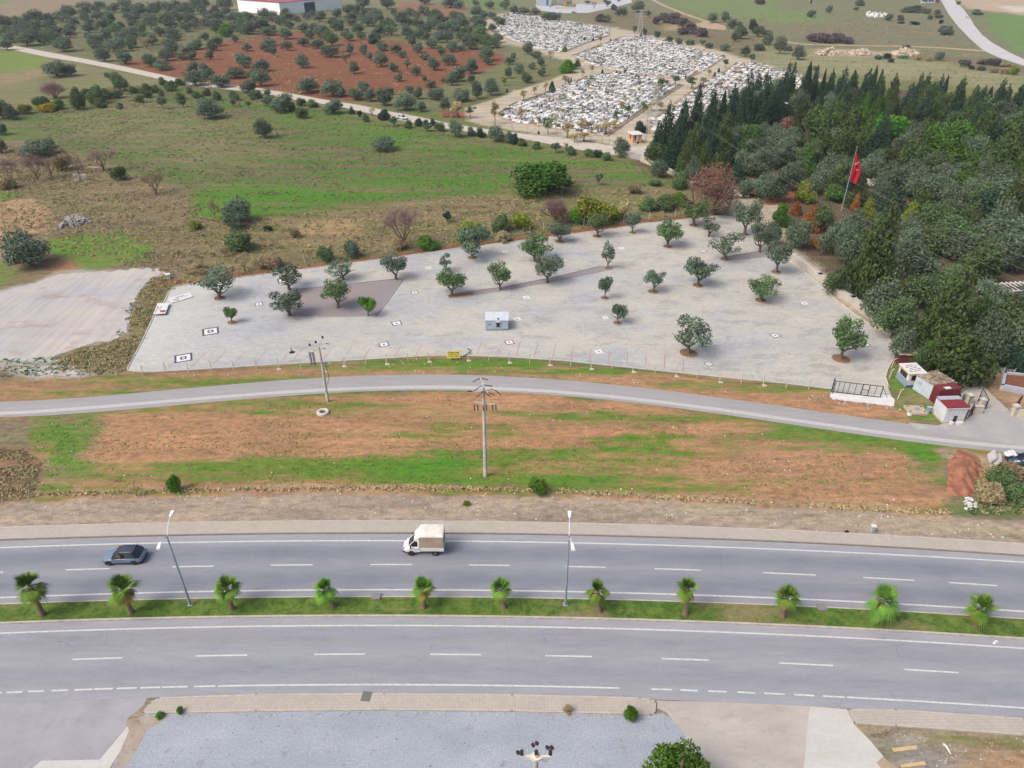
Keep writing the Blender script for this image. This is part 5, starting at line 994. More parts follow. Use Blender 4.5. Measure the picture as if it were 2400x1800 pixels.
# --- far right slopes
HS = []
for c, x, t, b_, w_, k, cl in [(2,760,110,190,110,'bush','purple'),(2,815,120,195,90,'olive','olive'),(2,655,0,40,50,'young','olive'),(2,710,10,80,60,'bare','brown'),(2,820,-10,60,70,'young','olive'),(2,880,30,90,55,'bush','purple'),(2,920,60,140,70,'olive','olive'),(2,965,55,140,60,'olive','olive'),(2,920,-20,20,40,'young','olive'),(2,1085,0,110,120,'olive','olive'),(2,1175,85,150,60,'young','olive'),(2,1245,140,210,80,'lowbush','purple'),(2,1060,220,290,50,'young','olive'),(2,1320,110,200,110,'lowbush','purple'),(2,1400,110,210,120,'lowbush','purple'),(2,1470,150,230,120,'lowbush','purple'),(2,1540,190,260,110,'lowbush','purple'),(2,1640,240,320,120,'lowbush','purple'),(2,1480,240,300,110,'lowbush','purple'),(2,1580,240,300,90,'lowbush','purple'),(2,1730,95,200,105,'olive','dark'),(2,1840,90,190,80,'olive','dark'),(2,1895,155,250,100,'olive','olive'),(2,1960,180,240,60,'olive','olive'),(2,1970,205,340,130,'olive','olive'),(2,1925,260,360,80,'olive','olive'),(2,2080,160,280,95,'olive','dark'),(2,2130,210,320,110,'olive','olive'),(2,2200,250,320,60,'olive','olive'),(2,2190,300,390,80,'olive','olive'),(2,1640,340,390,60,'young','olive'),(2,1700,370,420,70,'lowbush','olive'),(2,1830,380,440,100,'lowbush','olive'),(2,2010,385,490,90,'olive','olive'),(2,2130,380,440,100,'lowbush','olive'),(2,2070,465,540,60,'young','olive'),(2,2140,-20,40,90,'lowbush','purple'),(2,1360,310,360,70,'lowbush','olive'),(2,1440,330,380,70,'lowbush','olive'),(2,1540,340,390,80,'lowbush','olive'),(2,1250,270,320,60,'lowbush','olive'),(2,1140,240,300,60,'lowbush','olive'),
 (3,100,300,470,110,'olive','olive'),(3,10,260,390,60,'olive','olive'),(3,255,385,520,115,'olive','olive'),(3,790,-20,50,90,'bush','olive'),(3,760,60,90,50,'lowbush','olive'),(3,370,-10,30,20,'cypress','dark'),(3,525,50,110,60,'lowbush','olive'),(3,370,90,150,80,'lowbush','olive'),(3,1250,30,110,160,'bush','olive'),(3,1360,60,120,90,'bush','olive'),(3,1190,50,110,90,'bush','olive'),(3,1040,120,180,70,'lowbush','olive'),(3,1140,130,180,60,'lowbush','purple'),(3,1150,185,205,60,'lowbush','dark'),(3,1265,185,215,90,'lowbush','dark'),(3,1400,130,170,50,'lowbush','olive'),(3,1470,120,160,70,'lowbush','olive'),(3,1460,80,130,60,'lowbush','purple'),(3,1490,170,205,40,'lowbush','dark'),(3,1540,215,305,110,'bush','olive'),(3,1500,220,280,60,'lowbush','purple'),(3,1800,70,130,100,'bush','olive'),(3,390,290,360,140,'lowbush','purple'),(3,480,285,375,150,'lowbush','purple'),(3,590,290,370,150,'lowbush','purple'),(3,690,320,380,110,'lowbush','purple'),(3,1190,385,425,70,'lowbush','purple'),(3,1030,460,510,75,'lowbush','dark'),(3,1480,440,525,90,'bush','olive'),(3,950,475,515,70,'lowbush','olive'),(3,1060,500,540,60,'lowbush','purple'),(3,1170,480,505,90,'lowbush','olive'),(3,1660,510,580,70,'young','olive'),(3,1750,565,600,60,'lowbush','dark'),(3,1710,520,570,80,'lowbush','purple'),(3,1850,510,560,90,'lowbush','purple'),(3,1950,505,570,110,'lowbush','purple'),(3,2050,540,580,90,'lowbush','brown'),(3,1840,570,610,80,'lowbush','olive'),(3,1950,590,630,70,'lowbush','brown'),(3,2050,590,640,80,'lowbush','brown'),(3,2120,560,650,80,'bush','ygreen'),(3,410,570,610,60,'lowbush','olive'),(3,180,390,440,70,'bush','olive'),(3,1640,10,40,40,'lowbush','olive'),(3,1300,480,520,70,'lowbush','brown'),(3,1390,490,530,60,'lowbush','brown')]:
    HS.append((put(c, 0, x, t, b_, w_, k, cl), COLW[cl]))
bands(HS, '{adj} shrub on the slope behind the cemetery, {col} from left, {row} band', 'bushes and trees of the far slope', 9)
# --- close to the road
one(0, 2, 1515, 785, 945, 120, 'bush', 'bright', 'small conical green bush at the edge of the brown verge, left', None)
one(2, 2, 215, 825, 965, 175, 'bush', 'bright', 'round green bush at the edge of the brown verge, right of the pole')
one(0, 2, 1185, 885, 970, 100, 'bare', 'brown', 'broken dark twig bush in the grass left of the conical bush')
one(1, 2, 1815, 1010, 1055, 60, 'lowbush', 'ygreen', 'tiny olive-green tuft on the brown verge')
one(2, 3, 1018, 1120, 1265, 115, 'bush', 'bright', 'vivid green shrub growing through the pavement edge by the gravel lot')
one(0, 3, 1562, 1140, 1195, 60, 'lowbush', 'bright', 'small green weed at the lower edge of the left pavement')
one(0, 3, 1385, 1190, 1235, 75, 'lowbush', 'bright', 'low green weed in the gravel below the pavement corner')
one(2, 3, 480, 1120, 1190, 80, 'lowbush', 'beige', 'straw coloured weed at the pavement edge')
one(3, 2, 1990, 760, 950, 260, 'lowbush', 'green', 'green scrub below the junk car, left clump')
one(3, 2, 2080, 700, 860, 220, 'lowbush', 'brown', 'brown scrub right beside the junk car')
one(3, 2, 1900, 880, 1060, 220, 'lowbush', 'brown', 'brown dry scrub right of the red dirt mound')
one(3, 2, 2150, 860, 1050, 240, 'lowbush', 'green', 'green scrub at the right frame edge above the pavement')
p = at(1598, 1796, 4.6); tree('pine', 'bright', 1, p.x, p.y, 5.4, 5.3, 'pine_tree', 'bushy bright green pine cut by the bottom frame edge', 'pine')
# --- palms of the median
PALMT = mat('palm_trunk', K(150, 126, 108), .25, 8, .95, c2=K(112, 92, 78)); PALMG = foliage_mat('palm_leaves', K(88, 122, 58, 1.25), K(128, 156, 82, 1.25), K(56, 92, 48, 1.25)); PALMD = foliage_mat('dry_palm_leaves', K(168, 142, 88, FK), K(140, 122, 70, FK))
def palm_meshes(seed):
    rng = np.random.default_rng(seed); g = MB(); tone = []; d = MB(); td = []
    def frond(B, T, el, az, L, fan, drop, tn):
        ca, sa = math.cos(az), math.sin(az); base = Vector((0, 0, .0))
        dirv = Vector((ca*math.cos(el), sa*math.cos(el), math.sin(el))); side = Vector((-sa, ca, 0)); nrm = side.cross(dirv)
        hub = dirv*L*.26 + Vector((0, 0, -drop*.05))
        B.tube([base+dirv*.05, hub], [.018, .010], 3, cap=False); T += [tn]*6
        K_ = 11
        for j in range(K_):
            a = (j/(K_-1)-.5)*fan; v = dirv*math.cos(a)+side*math.sin(a); ln = L*.78*(1-.32*abs(j/(K_-1)-.5)*2)*rng.uniform(.9, 1.05)
            w1 = v.cross(nrm).normalized()*.026*L
            p0 = hub; p1 = hub+v*ln*.6+nrm*.02*(j % 2); p2 = hub+v*ln-Vector((0, 0, drop*ln*.35))
            B.add([p0-w1*.3, p1-w1, p2, p1+w1, p0+w1*.3], [(0, 1, 2, 3, 4)]); T += [np.clip(tn+rng.normal(0, .12), 0, 1)]*5
    for i in range(42):
        el = math.radians(rng.uniform(-50, 80)) if i > 8 else math.radians(rng.uniform(60, 88)); frond(g, tone, el, i*2.4+rng.uniform(-.3, .3), rng.uniform(1.1, 1.7), 1.5, .9 if el < .6 else .3, rng.uniform(.2, .9))
    for i in range(16): frond(d, td, math.radians(rng.uniform(-82, -35)), i*2.4, rng.uniform(1.0, 1.45), 1.2, .5, rng.uniform(.2, .9))
    out = []
    for B, T, m in ((g, tone, PALMG), (d, td, PALMD)):
        me = bpy.data.meshes.new('crown'); me.from_pydata(B.v, [], B.f); me.update(); T = (T+[.5]*len(B.v))[:len(B.v)]
        a_ = me.attributes.new('tone', 'FLOAT', 'POINT'); a_.data.foreach_set('value', np.array(T, np.float32)); me.materials.append(m); out.append(me)
    return out
PM = [palm_meshes(s) for s in (1, 2, 3)]
PALMS = [(0,370,335,245,60,270),(0,1135,315,1050,85,250),(0,2005,285,1950,80,220),(1,665,265,590,85,200),(1,1450,270,1440,80,195),(1,2145,270,2110,80,190),(2,755,300,740,105,190),(2,1500,330,1515,90,195),(3,125,350,175,150,205),(3,940,385,1010,190,285),(3,1795,430,1855,250,245)]
pw = ['large palm with a leaning trunk, leftmost in the median', 'palm in the median second from left, with a stray side frond', 'palm right of the left street lamp', 'palm fourth from left in the median', 'palm fifth from left, below the white truck', 'palm sixth from left, left of the right street lamp', 'palm right of the right street lamp', 'slim-trunked palm standing in the bare earth patch of the median', 'small palm ninth from left in the median', 'largest palm near the right end of the median', 'palm at the right end of the median, last in the row']
for i, (c, bx, by, cx_, cy_, w_) in enumerate(PALMS):
    p = at(*q(c, 3, bx, by), .12); cy = q(c, 3, cx_, cy_)[1]; hc = hz(p.y, cy)
    t = thing('palm_tree', pw[i], 'palm', (p.x, p.y, .12), random.uniform(0, 6.28), 'palms along the median')
    dp = (p.y*cp+(H-hc)*sp); cxw = (q(c, 3, cx_, cy_)[0]-1200)/F*dp - p.x   # lean sideways
    rz_ = t.rotation_euler.z; lx, ly = cxw*math.cos(-rz_), cxw*math.sin(-rz_)
    b = MB(); n = 9; hh = hc-.12-.40
    b.tube([(lx*(k/n)**1.3, ly*(k/n)**1.3, -.05+hh*k/n) for k in range(n+1)], [.27*(1-.3*k/n)*(1.07 if k % 2 else .95)+(.12 if k == 0 else 0) for k in range(n+1)], 10)
    b.build('trunk', PALMT, t, smooth=True)
    g, d_ = PM[i % 3]; s = w_/3.687*mpp(p.y, hc)/2/1.55*1.36
    for nm, me in (('crown', g), ('dry_fronds', d_)):
        o = bpy.data.objects.new(nm, me); C.objects.link(o); o.parent = t; o.location = (lx, ly, hh); o.scale = (s, s, s)
# ================================================================== GRAVES
MW = mat('white_marble', (.84, .84, .84), .05, 4, .5, c2=K(226, 226, 228)); MG = mat('grey_marble', K(186, 188, 196), .08, 4, .5); MP = mat('pale_pink_marble', K(226, 212, 200), .06, 4, .5); MD = mat('dark_granite', K(104, 110, 122), .1, 4, .4)
GSOIL = mat('grave_soil', K(146, 120, 96), .2, 3, .95, c2=K(104, 106, 70)); GPL = mat('grave_plants', K(96, 118, 66), .2, 5, .95, c2=K(70, 92, 54))
def grave_parts(kind):
    f = MB(); L, W_, h = 2.05, .95, .42
    if kind == 1: h = .62
    for y in (-W_/2+.07, W_/2-.07): f.box((0, y, h/2), (L, .14, h))
    for x in (-L/2+.07, L/2-.07): f.box((x, 0, h/2), (.14, W_-.28, h))
    if kind == 1: f.box((.18, 0, h+.03), (L-.5, W_-.1, .06))
    f.box((0, 0, .05), (L+.3, W_+.28, .1))
    s = MB(); s.box((-L/2+.1, 0, h+.27), (.12, .62, .56)); s.box((-L/2+.1, 0, h+.58), (.12, .40, .10))
    b = MB(); b.box((0, 0, h*.5), (L-.29, W_-.29, h*.86))
    if kind != 1:
        for k in range(5): b.box((-.6+k*.3, ((k*37) % 5-2)*.06, h*.93+.07), (.22, .24, .22), rz=k)
    return f, s, b
rot = Vector(at(*q(2, 0, 1470, 740)) - at(*q(2, 0, 820, 1180))); AX = math.atan2(rot.y, rot.x)
spots = []
def pip(x, y, poly): return poly_sd(np.array([x]), np.array([y]), poly)[0]
GB = [wpoly(b) for b in BLK]
grng = np.random.default_rng(5)
for bi, poly in enumerate(GB):
    cx = sum(p[0] for p in poly)/len(poly); cy = sum(p[1] for p in poly)/len(poly); R = 160
    ca, sa = math.cos(AX), math.sin(AX); us = []
    v = -R; rowi = 0
    gx, gy = [], []
    while v < R:
        u = -R+grng.uniform(0, 1)
        while u < R:
            gx.append(cx+ca*u-sa*v); gy.append(cy+sa*u+ca*v); u += 1.32*grng.uniform(.92, 1.25)
        v += 2.75; rowi += 1
    gx = np.array(gx); gy = np.array(gy); m = poly_sd(gx, gy, poly) > .8
    gx, gy = gx[m], gy[m]; dens = fbm(gx*.05, gy*.05, 91)
    front = (gy < at(1420, 285).y) if bi == 2 else np.zeros(len(gx), bool)
    keep = grng.random(len(gx)) < np.where(front, .55+(dens-.5), np.clip(.84+(dens-.5)*1.1, .4, .95))
    if bi == 3: keep &= (grng.random(len(gx)) < .8)
    for x, y in zip(gx[keep], gy[keep]): spots.append((x+grng.normal()*.1, y+grng.normal()*.12, bi))
spots.sort(key=lambda s: s[1]*s[1]+s[0]*s[0])
GRK = {0: (MW, 0), 1: (MW, 1), 2: (MP, 0), 3: (MG, 2), 4: (MW, 2), 5: (MD, 1)}
GPROT = {}
def grave(x, y, label, group, v=None):
    v = int(grng.choice([0, 0, 1, 4, 4, 2, 3, 5], p=[.2, .2, .2, .12, .1, .08, .07, .03])) if v is None else v
    rz = AX+math.pi/2+grng.normal()*.03
    if v in GPROT: return copy_thing(GPROT[v], (x, y, 0), rz, label, group, float(grng.uniform(.92, 1.12)))
    t = thing('grave', label, 'grave', (x, y, 0), rz, group); f, s, b = grave_parts(GRK[v][1]); M_ = GRK[v][0]
    f.build('frame', M_, t); s.build('headstone', M_, t); b.build('planting_bed', GPL if v in (4,) else GSOIL if v in (3, 2) else M_, t)
    if GRK[v][1] == 2: MB().box((.93, 0, .64), (.1, .4, .44)).build('footstone', M_, t)
    GPROT[v] = t; return t
# graves seen between the trees of the old cemetery
OLD = [(3,1520,470),(3,1560,455),(3,1500,500),(3,1575,490),(3,1340,660),(3,1390,672),(3,1040,720),(3,1060,690),(3,1020,750),(3,1090,700),(3,1060,805),(3,1180,905),(3,1215,925),(3,1250,955),(3,1330,910),(3,1780,700),(3,1800,780),(3,1840,740),(2,1960,25),(2,2010,35),(2,1940,8)]
OLD0 = [(2,1600,1500),(2,1640,1490),(2,1680,1510),(2,1575,1480),(2,1990,1560),(2,1960,1600),(3,870,1560),(3,900,1580),(3,940,1570),(3,880,1600),(3,215,1120),(3,235,1160),(3,1065,1410),(3,1100,1425),(3,1345,1050),(3,1510,1080),(3,5,1630),(3,30,1650),(3,200,975),(3,1060,1310)]
og = []
for r_, L_ in ((1, OLD), (0, OLD0)):
    for i, (c, x, y) in enumerate(L_):
        p = at(*q(c, r_, x, y)); og.append((grave(p.x, p.y, '', None, (0, 4, 1)[i % 3]), ''))
bands(og, '{adj}marble grave glimpsed under the grove trees, {col} from left, {row} band', 'graves under the trees of the grove', 8)
near = spots[:255]; NG = []
for x, y, bi in near: NG.append((grave(x, y, '', None), 'marble'))
bands(NG, '{adj} grave in the nearest plots, {col} from left, {row} row from front', 'marble graves in the nearest plots', 15)
# all the graves behind: one mass per stone colour would still be one object: keep one mesh, several stones
rest = spots[255:]; sb = {}
M5 = [MW, MG, MP, MD, GPL, GSOIL]
me = bpy.data.meshes.new('distant_graves'); V = []; Fc = []; Mi = []
def bx(x, y, z, dx, dy, dz, rz, mi):
    c_, s_ = math.cos(rz), math.sin(rz); o = len(V)
    for zz in (z, z+dz):
        for a, b in ((-1, -1), (1, -1), (1, 1), (-1, 1)): V.append((x+c_*a*dx/2-s_*b*dy/2, y+s_*a*dx/2+c_*b*dy/2, zz))
    for f in ((4, 5, 6, 7), (0, 1, 5, 4), (1, 2, 6, 5), (2, 3, 7, 6), (3, 0, 4, 7)): Fc.append(tuple(k+o for k in f)); Mi.append(mi)
for x, y, bi in rest:
    rz = AX+math.pi/2+grng.normal()*.04; mi = int(grng.choice([0, 1, 2, 3], p=[.66, .16, .12, .06])); h = grng.choice([.28, .36, .5]); s_ = grng.uniform(.9, 1.12)
    c_, sn = math.cos(rz), math.sin(rz)
    bx(x, y, 0, 2.1*s_, 1.05*s_, h, rz, mi)
    if grng.random() < .6: bx(x, y, h, 1.5, .5, .03+.12*grng.random(), rz, int(grng.choice([4, 4, 5, 3, 0, 0])))
    bx(x-c_*.95, y-sn*.95, h, .14, .60, grng.uniform(.15, .6), rz, mi)
me.from_pydata(V, [], Fc); me.update()
for m_ in M5: me.materials.append(m_)
me.polygons.foreach_set('material_index', np.array(Mi, np.int32))
o = bpy.data.objects.new('distant_graves', me); C.objects.link(o); tag(o, 'countless white marble graves filling the far cemetery plots', 'graves', kind='stuff')
# kerbs of the plots
for b in BLK[:3]:
    P_ = [at(x, max(y, -90)) for x, y in b]; kb = MB(); n = len(P_)
    for i in range(n):
        a, c = P_[i], P_[(i+1) % n]; d = c-a; mid = (a+c)/2; kb.box((mid.x, mid.y, .15), (d.length, .25, .3), rz=math.atan2(d.y, d.x))
    struct(kb.build('plot_kerb', mat('plot_kerb', K(206, 180, 158), .1, 1, .9, obj=False)))
# low shrubs scattered between graves
sh = [(x, y) for x, y, bi in spots[::5]]
cen = []; nn_ = []
for x, y in sh:
    k = 26; d = grng.normal(size=(k, 3)); d /= np.linalg.norm(d, axis=1)[:, None]; d[:, 2] = np.abs(d[:, 2]); R_ = grng.uniform(.35, .8)
    cen.append(np.array([x+grng.normal()*.5, y+grng.normal()*.8, .3])+d*R_*np.array([1, 1, 1.2])); nn_.append(d)
cen = np.concatenate(cen); nn_ = np.concatenate(nn_)
m_ = leaves_mesh('grave_shrubs', cen, nn_, .22, grng.random(len(cen)), .6, grng); m_.materials.append(FM['dark'])
o = bpy.data.objects.new('grave_shrubs', m_); C.objects.link(o); tag(o, 'small dark shrubs growing between the marble graves', 'shrubs', kind='stuff')
# ================================================================== TRACKS, PATHS
TRK = mat('pale_track', K(212, 204, 192), .06, .4, .95, c2=K(196, 186, 172), obj=False)
trk = tz(0, 0, [(-900, 260), (120, 395), (420, 450), (980, 555), (1400, 645), (1590, 690)]) + tz(1, 0, [(30, 762), (330, 812), (600, 862), (900, 908), (1150, 962), (1400, 1008), (1650, 1062), (1950, 1110), (2212, 1142)]) + tz(2, 0, [(400, 1190), (850, 1258), (1030, 1270), (1180, 1262), (1200, 1330), (1180, 1400), (1100, 1375), (960, 1345), (850, 1335), (600, 1298), (300, 1240), (0, 1180)]) + tz(1, 0, [(2000, 1160), (1650, 1112), (1450, 1075), (1200, 1030), (960, 975), (760, 930), (560, 895), (330, 862), (30, 800)]) + tz(0, 0, [(1590, 735), (1300, 665), (1000, 600), (700, 540), (400, 492), (120, 432), (-900, 300)])
sheet('gravel_track', trk, TRK, .03)
FRM = mat('forecourt_paving', K(204, 206, 210), .06, .3, .9, c2=K(190, 192, 196), obj=False)
sheet('forecourt', tz(2, 0, [(200, 40), (370, 40), (550, 70), (560, 20), (700, -30), (1000, -60), (1040, 20), (900, 60), (660, 110), (440, 115), (230, 90)]), FRM, .05)
PV = mat('pale_old_road', K(214, 210, 208), .06, .2, .9, c2=K(196, 194, 198), obj=False)
sheet('far_road', tz(3, 0, [(1440, -60), (1495, 5), (1560, 120), (1640, 225), (1740, 330), (1860, 435), (2000, 500), (2230, 575), (2600, 700), (2600, 640), (2230, 520), (2080, 450), (1940, 370), (1850, 300), (1780, 215), (1750, 160), (1690, 80), (1600, -10), (1560, -60)]), PV, .05)
PTH = mat('dirt_path', K(196, 172, 142), .08, .3, .95, obj=False)
sheet('dirt_path', tz(2, 0, [(1150, -40), (1240, 0), (1330, 48), (1500, 115), (1690, 180), (1740, 190), (1840, 225), (1860, 260), (1700, 250), (1600, 225), (1590, 200), (1660, 188), (1480, 125), (1310, 55), (1200, 0), (1100, -40)]), PTH, .05)
sheet('dirt_path', tz(3, 0, [(140, 352), (260, 372), (400, 382), (800, 390), (1200, 396), (1500, 408), (1870, 434), (1870, 448), (1500, 418), (1200, 405), (800, 398), (400, 392), (250, 383), (140, 364)]), PTH, .05)
ENT = blotch('entrance_asphalt', K(186, 183, 182), K(172, 170, 172), K(200, 192, 184), .2, 4)
sheet('entrance_apron', [(2128, 990), (2200, 997), (2215, 990), (2260, 985), (2300, 960), (2306, 958), (2370, 966), (2420, 984), (2600, 1010), (2600, 1100), (2400, 1045), (2250, 1022), (2150, 1008)], ENT, .014)
DRV = blotch('drive_pavers', K(192, 184, 176), K(182, 176, 168), K(170, 164, 158), .3, 3)
sheet('cemetery_drive', [(2226, 884), (2250, 875), (2272, 876), (2300, 902), (2370, 966), (2306, 960), (2290, 955)], DRV, .02)
def wall(name, label, pix, h, t, m, group=None, cap=None, cat='wall', top=None):
    P_ = [at(x, y) for x, y in pix]; root = thing(name, label, cat, tuple(P_[0]), 0, group); o0 = P_[0]; b = MB(); c_ = MB()
    for a, d in zip(P_[:-1], P_[1:]):
        v = d-a; mid = (a+d)/2-o0; b.box((mid.x, mid.y, h/2), (v.length+t, t, h), rz=math.atan2(v.y, v.x)); c_.box((mid.x, mid.y, h+.05), (v.length+t+.06, t+.12, .1), rz=math.atan2(v.y, v.x))
    b.build('wall_body', m, root)
    if cap: c_.build('coping', cap, root)
    return root
CRM = mat('cream_wall', K(220, 213, 198), .06, .6, .85, c2=K(196, 186, 166)); CRC = mat('pale_coping', K(208, 202, 194), .05, 1, .85); BLKM = mat('black_metal', K(42, 42, 48), .1, 4, .5, .4); WHT = mat('white_paint', K(238, 238, 238), .04, 2, .6, c2=K(222, 222, 224)); WPL = mat('post_white', K(226, 216, 206), .08, 3, .8)
DRVL = blotch('drive_slab', K(210, 204, 194), K(196, 190, 180), K(184, 178, 168), .3, 2)
wall('boundary_wall', 'cream wall running down from the gate near the orange guard hut', tz(2, 0, [(1115, 1395), (1230, 1445), (1340, 1490), (1430, 1545)]) + [(1600, 428), (1622, 440)], 1.5, .35, CRM, cap=CRC)
w1 = wall('boundary_wall', 'long pale retaining wall along the right edge of the car park', tz(3, 1, [(195, 575), (440, 760), (560, 870), (720, 960), (860, 1080), (990, 1180), (1060, 1240)]), 1.4, .9, DRVL, cap=None)
rl_ = MB(); P_ = [at(*p_) - at(*q(3, 1, 195, 575)) for p_ in tz(3, 1, [(205, 545), (440, 725), (560, 830)])]
for a, d in zip(P_[:-1], P_[1:]):
    for z_ in (1.6, 2.2): rl_.tube([a+Vector((0, 0, z_)), d+Vector((0, 0, z_))], .03, 5)
    n_ = max(2, int((d-a).length/.9))
    for k in range(n_+1): e = a+(d-a)*k/n_; rl_.box((e.x, e.y, 1.9), (.04, .04, .9))
rl_.build('railing', BLKM, w1)
sheet('ramp', tz(3, 1, [(190, 500), (440, 690), (560, 800), (700, 860), (900, 1010), (860, 1060), (720, 940), (560, 850), (440, 740), (195, 560)]), DRVL, .03)
# ================================================================== FENCES
WIRE = mat('fence_wire', K(150, 150, 150), .1, 5, .6, .5); SGN_Y = mat('yellow_sign', K(232, 214, 80), .05, 2, .6); INK = mat('sign_lettering', K(60, 60, 70), .1, 5, .7)
FP = tz(0, 1, [(1240, 1580), (1437, 1560), (1632, 1560), (1830, 1540), (2022, 1540)]) + tz(1, 1, [(5, 1530), (195, 1525), (390, 1528), (760, 1500), (950, 1495), (1130, 1482), (1315, 1475), (1495, 1462), (1676, 1452), (1833, 1452), (2012, 1462), (2187, 1470)]) + tz(2, 1, [(152, 1485), (325, 1492), (507, 1508), (682, 1525), (862, 1530), (1045, 1548), (1235, 1562), (1415, 1588), (1600, 1612), (1793, 1638), (1980, 1652), (2170, 1665)]) + tz(3, 2, [(155, 38), (350, 45)])
def fence(name, label, pts, h, ph, mesh_rows, pm, group=None, lean=None, white=False, wm=None, spacing_vert=None):
    P_ = [at(x, y) for x, y in pts]; o0 = P_[0]; t = thing(name, label, 'fence', tuple(o0), 0, group)
    for i, p_ in enumerate(P_):
        e = p_-o0; b = MB(); b.box((e.x, e.y, ph/2), (.11, .11, ph), top=.85)
        b.tube([(e.x, e.y, ph-.02), (e.x+.02, e.y-.16, ph+.18)], .045, 5); b.build('post', pm, t)
    b = MB()
    for a, d in zip(P_[:-1], P_[1:]):
        a_, d_ = a-o0, d-o0
        for k in range(mesh_rows): z_ = .12+(h-.15)*k/(mesh_rows-1); b.tube([a_+Vector((0, 0, z_)), (a_+d_)/2+Vector((0, 0, z_-.03)), d_+Vector((0, 0, z_))], .008, 3, cap=False)
        L = (d_-a_).length; n_ = int(L/.35)
        for k in range(1, n_): e = a_+(d_-a_)*k/n_; b.box((e.x, e.y, h/2), (.010, .010, h-.1))
    b.build('wire_mesh', wm or WIRE, t)
    return t
ff = fence('wire_fence', 'wire fence on pale concrete posts along the front of the car park', FP, 1.5, 1.75, 7, WPL)
for i, p_ in enumerate(FP[6:30]):
    if i % 2: continue
    a = at(*p_); b = MB(); b.box((0, 0, .05), (.75, .5, .12), top=.7)
    tag(b.build('footing', mat('loose_concrete', K(222, 206, 194), .1, 3, .9)), 'pale concrete footing lump at fence post, %s from the left' % nth(i//2), 'concrete lump', 'footings of the front fence posts').location = (a.x+.15, a.y-.25, 0)
p = at(*q(1, 1, 1712, 1425)); t = thing('yellow_sign', 'yellow rectangular notice hanging on the front fence', 'sign', (p.x, p.y-1.1, 1.05), .05)
b = MB(); b.box((0, 0, 0), (2.1, .05, 1.15), rx=-.35); b.build('panel', SGN_Y, t)
b = MB()
for z_, w_, n_ in ((.36, .24, 6), (.05, .16, 8), (-.26, .18, 7)):
    for k in range(n_): b.box((-.85+1.75*(k+.5)/n_+((k*5) % 3-1)*.03, -.04+(.5 if False else 0)*z_-.36*z_*-1*.0+math.tan(.35)*z_*1.0-.0, z_*.94), (1.5/n_*.62, .02, w_*(.8+.2*(k % 2))), rx=-.35)
b.build('lettering', INK, t)
BP = tz(1, 1, [(30, 645), (420, 612), (720, 575), (857, 568), (1120, 530), (1250, 503), (1650, 442)]) + tz(2, 1, [(155, 362), (270, 335), (620, 292), (965, 257), (1185, 237), (1410, 212)])
fence('wire_fence', 'old wire fence on leaning pale posts behind the car park', BP, 1.6, 1.9, 4, WPL)
fence('wire_fence', 'low wire fence beside the gravel yard at the far left', tz(0, 2, [(-600, -10), (-300, -25), (-100, -40)]) + tz(0, 1, [(290, 1650), (490, 1635), (700, 1622), (1010, 1590), (1240, 1582)]), 1.1, 1.3, 4, WPL)
# fence between cemetery and the track
fence('wire_fence', 'thin fence along the front of the cemetery beside the track', tz(1, 0, [(1830, 1040), (2212, 1105)]) + tz(2, 0, [(0, 1115), (130, 1140), (230, 1160), (390, 1180), (470, 1195), (560, 1210), (680, 1225), (780, 1240), (840, 1248)]), 1.6, 1.9, 6, WIRE)
fence('wire_fence', 'fence along the left side of the cemetery lane', tz(1, 0, [(1790, 925), (1900, 885), (2000, 845), (2100, 810), (2200, 770)]) + tz(2, 0, [(180, 720), (330, 665), (430, 635)]), 1.4, 1.7, 5, WIRE)
# ---- sliding gate on the slab
t = thing('sliding_gate', 'open black steel sliding gate frame on the white concrete slab', 'gate', (0, 0, 0))
def g_(x, y, z=0.0): return at(1920+x/11.642, 870+y/11.642, z)
GA, GBp = g_(385, 590), g_(1655, 735); hg = 2.0; gv = (GBp-GA); gl = gv.length; gu = gv.normalized(); ga = math.atan2(gv.y, gv.x); t.location = (GA.x, GA.y, .08); t.rotation_euler = (0, 0, ga)
fr_ = MB(); fr_.box((gl/2, 0, .12), (gl, .07, .09)); fr_.box((gl/2, 0, hg), (gl, .07, .08)); fr_.build('frame_rails', BLKM, t)
for k, f_ in enumerate([0.0, .08, .19, .30, .44, .58, .725, .865, 1.0]):
    b = MB(); wd = .11 if f_ in (.58, .725, 1.0) else .05; b.box((gl*f_, 0, hg/2+.05), (wd, .08, hg-.1)); b.build('upright', BLKM, t)
b = MB(); b.box((gl*.6525, 0, 1.05), (gl*.14, .06, .08)); b.build('cross_bar', BLKM, t)
b = MB(); b.tube([(gl, 0, hg*.9), (gl+1.1, .1, .0)], .03, 5); b.build('stay', BLKM, t)
b = MB()
for y_ in (-.35, .35): b.box((-.25, y_, 1.15), (.1, .1, 2.3))
b.box((-.25, 0, 2.27), (.1, .7, .08)); b.box((-.25, 0, .7), (.06, .6, .06)); b.box((-.25, 0, 1.4), (.06, .6, .06)); b.build('guide_tower', BLKM, t)
# leaning white posts right of the lot
for i, (x0, y0, x1, y1) in enumerate([(60, 300, 110, 205), (25, 470, 90, 350), (165, 800, 210, 690)]):
    a = at(2080+x0/6.9125, 820+y0/6.9125); b = MB(); b.tube([(0, 0, 0), (.05, 0, 1.3), (.1, 0, 1.7), (.42, .02, 1.82)], [.07, .07, .065, .06], 6)
    o = b.build('leaning_post', WPL); o.location = a; tag(o, ['bent pale post at the right kerb, topmost of three', 'bent pale post at the right kerb, middle of three', 'bent pale post nearest the gate slab'][i], 'post', 'bent pale posts right of the car park')
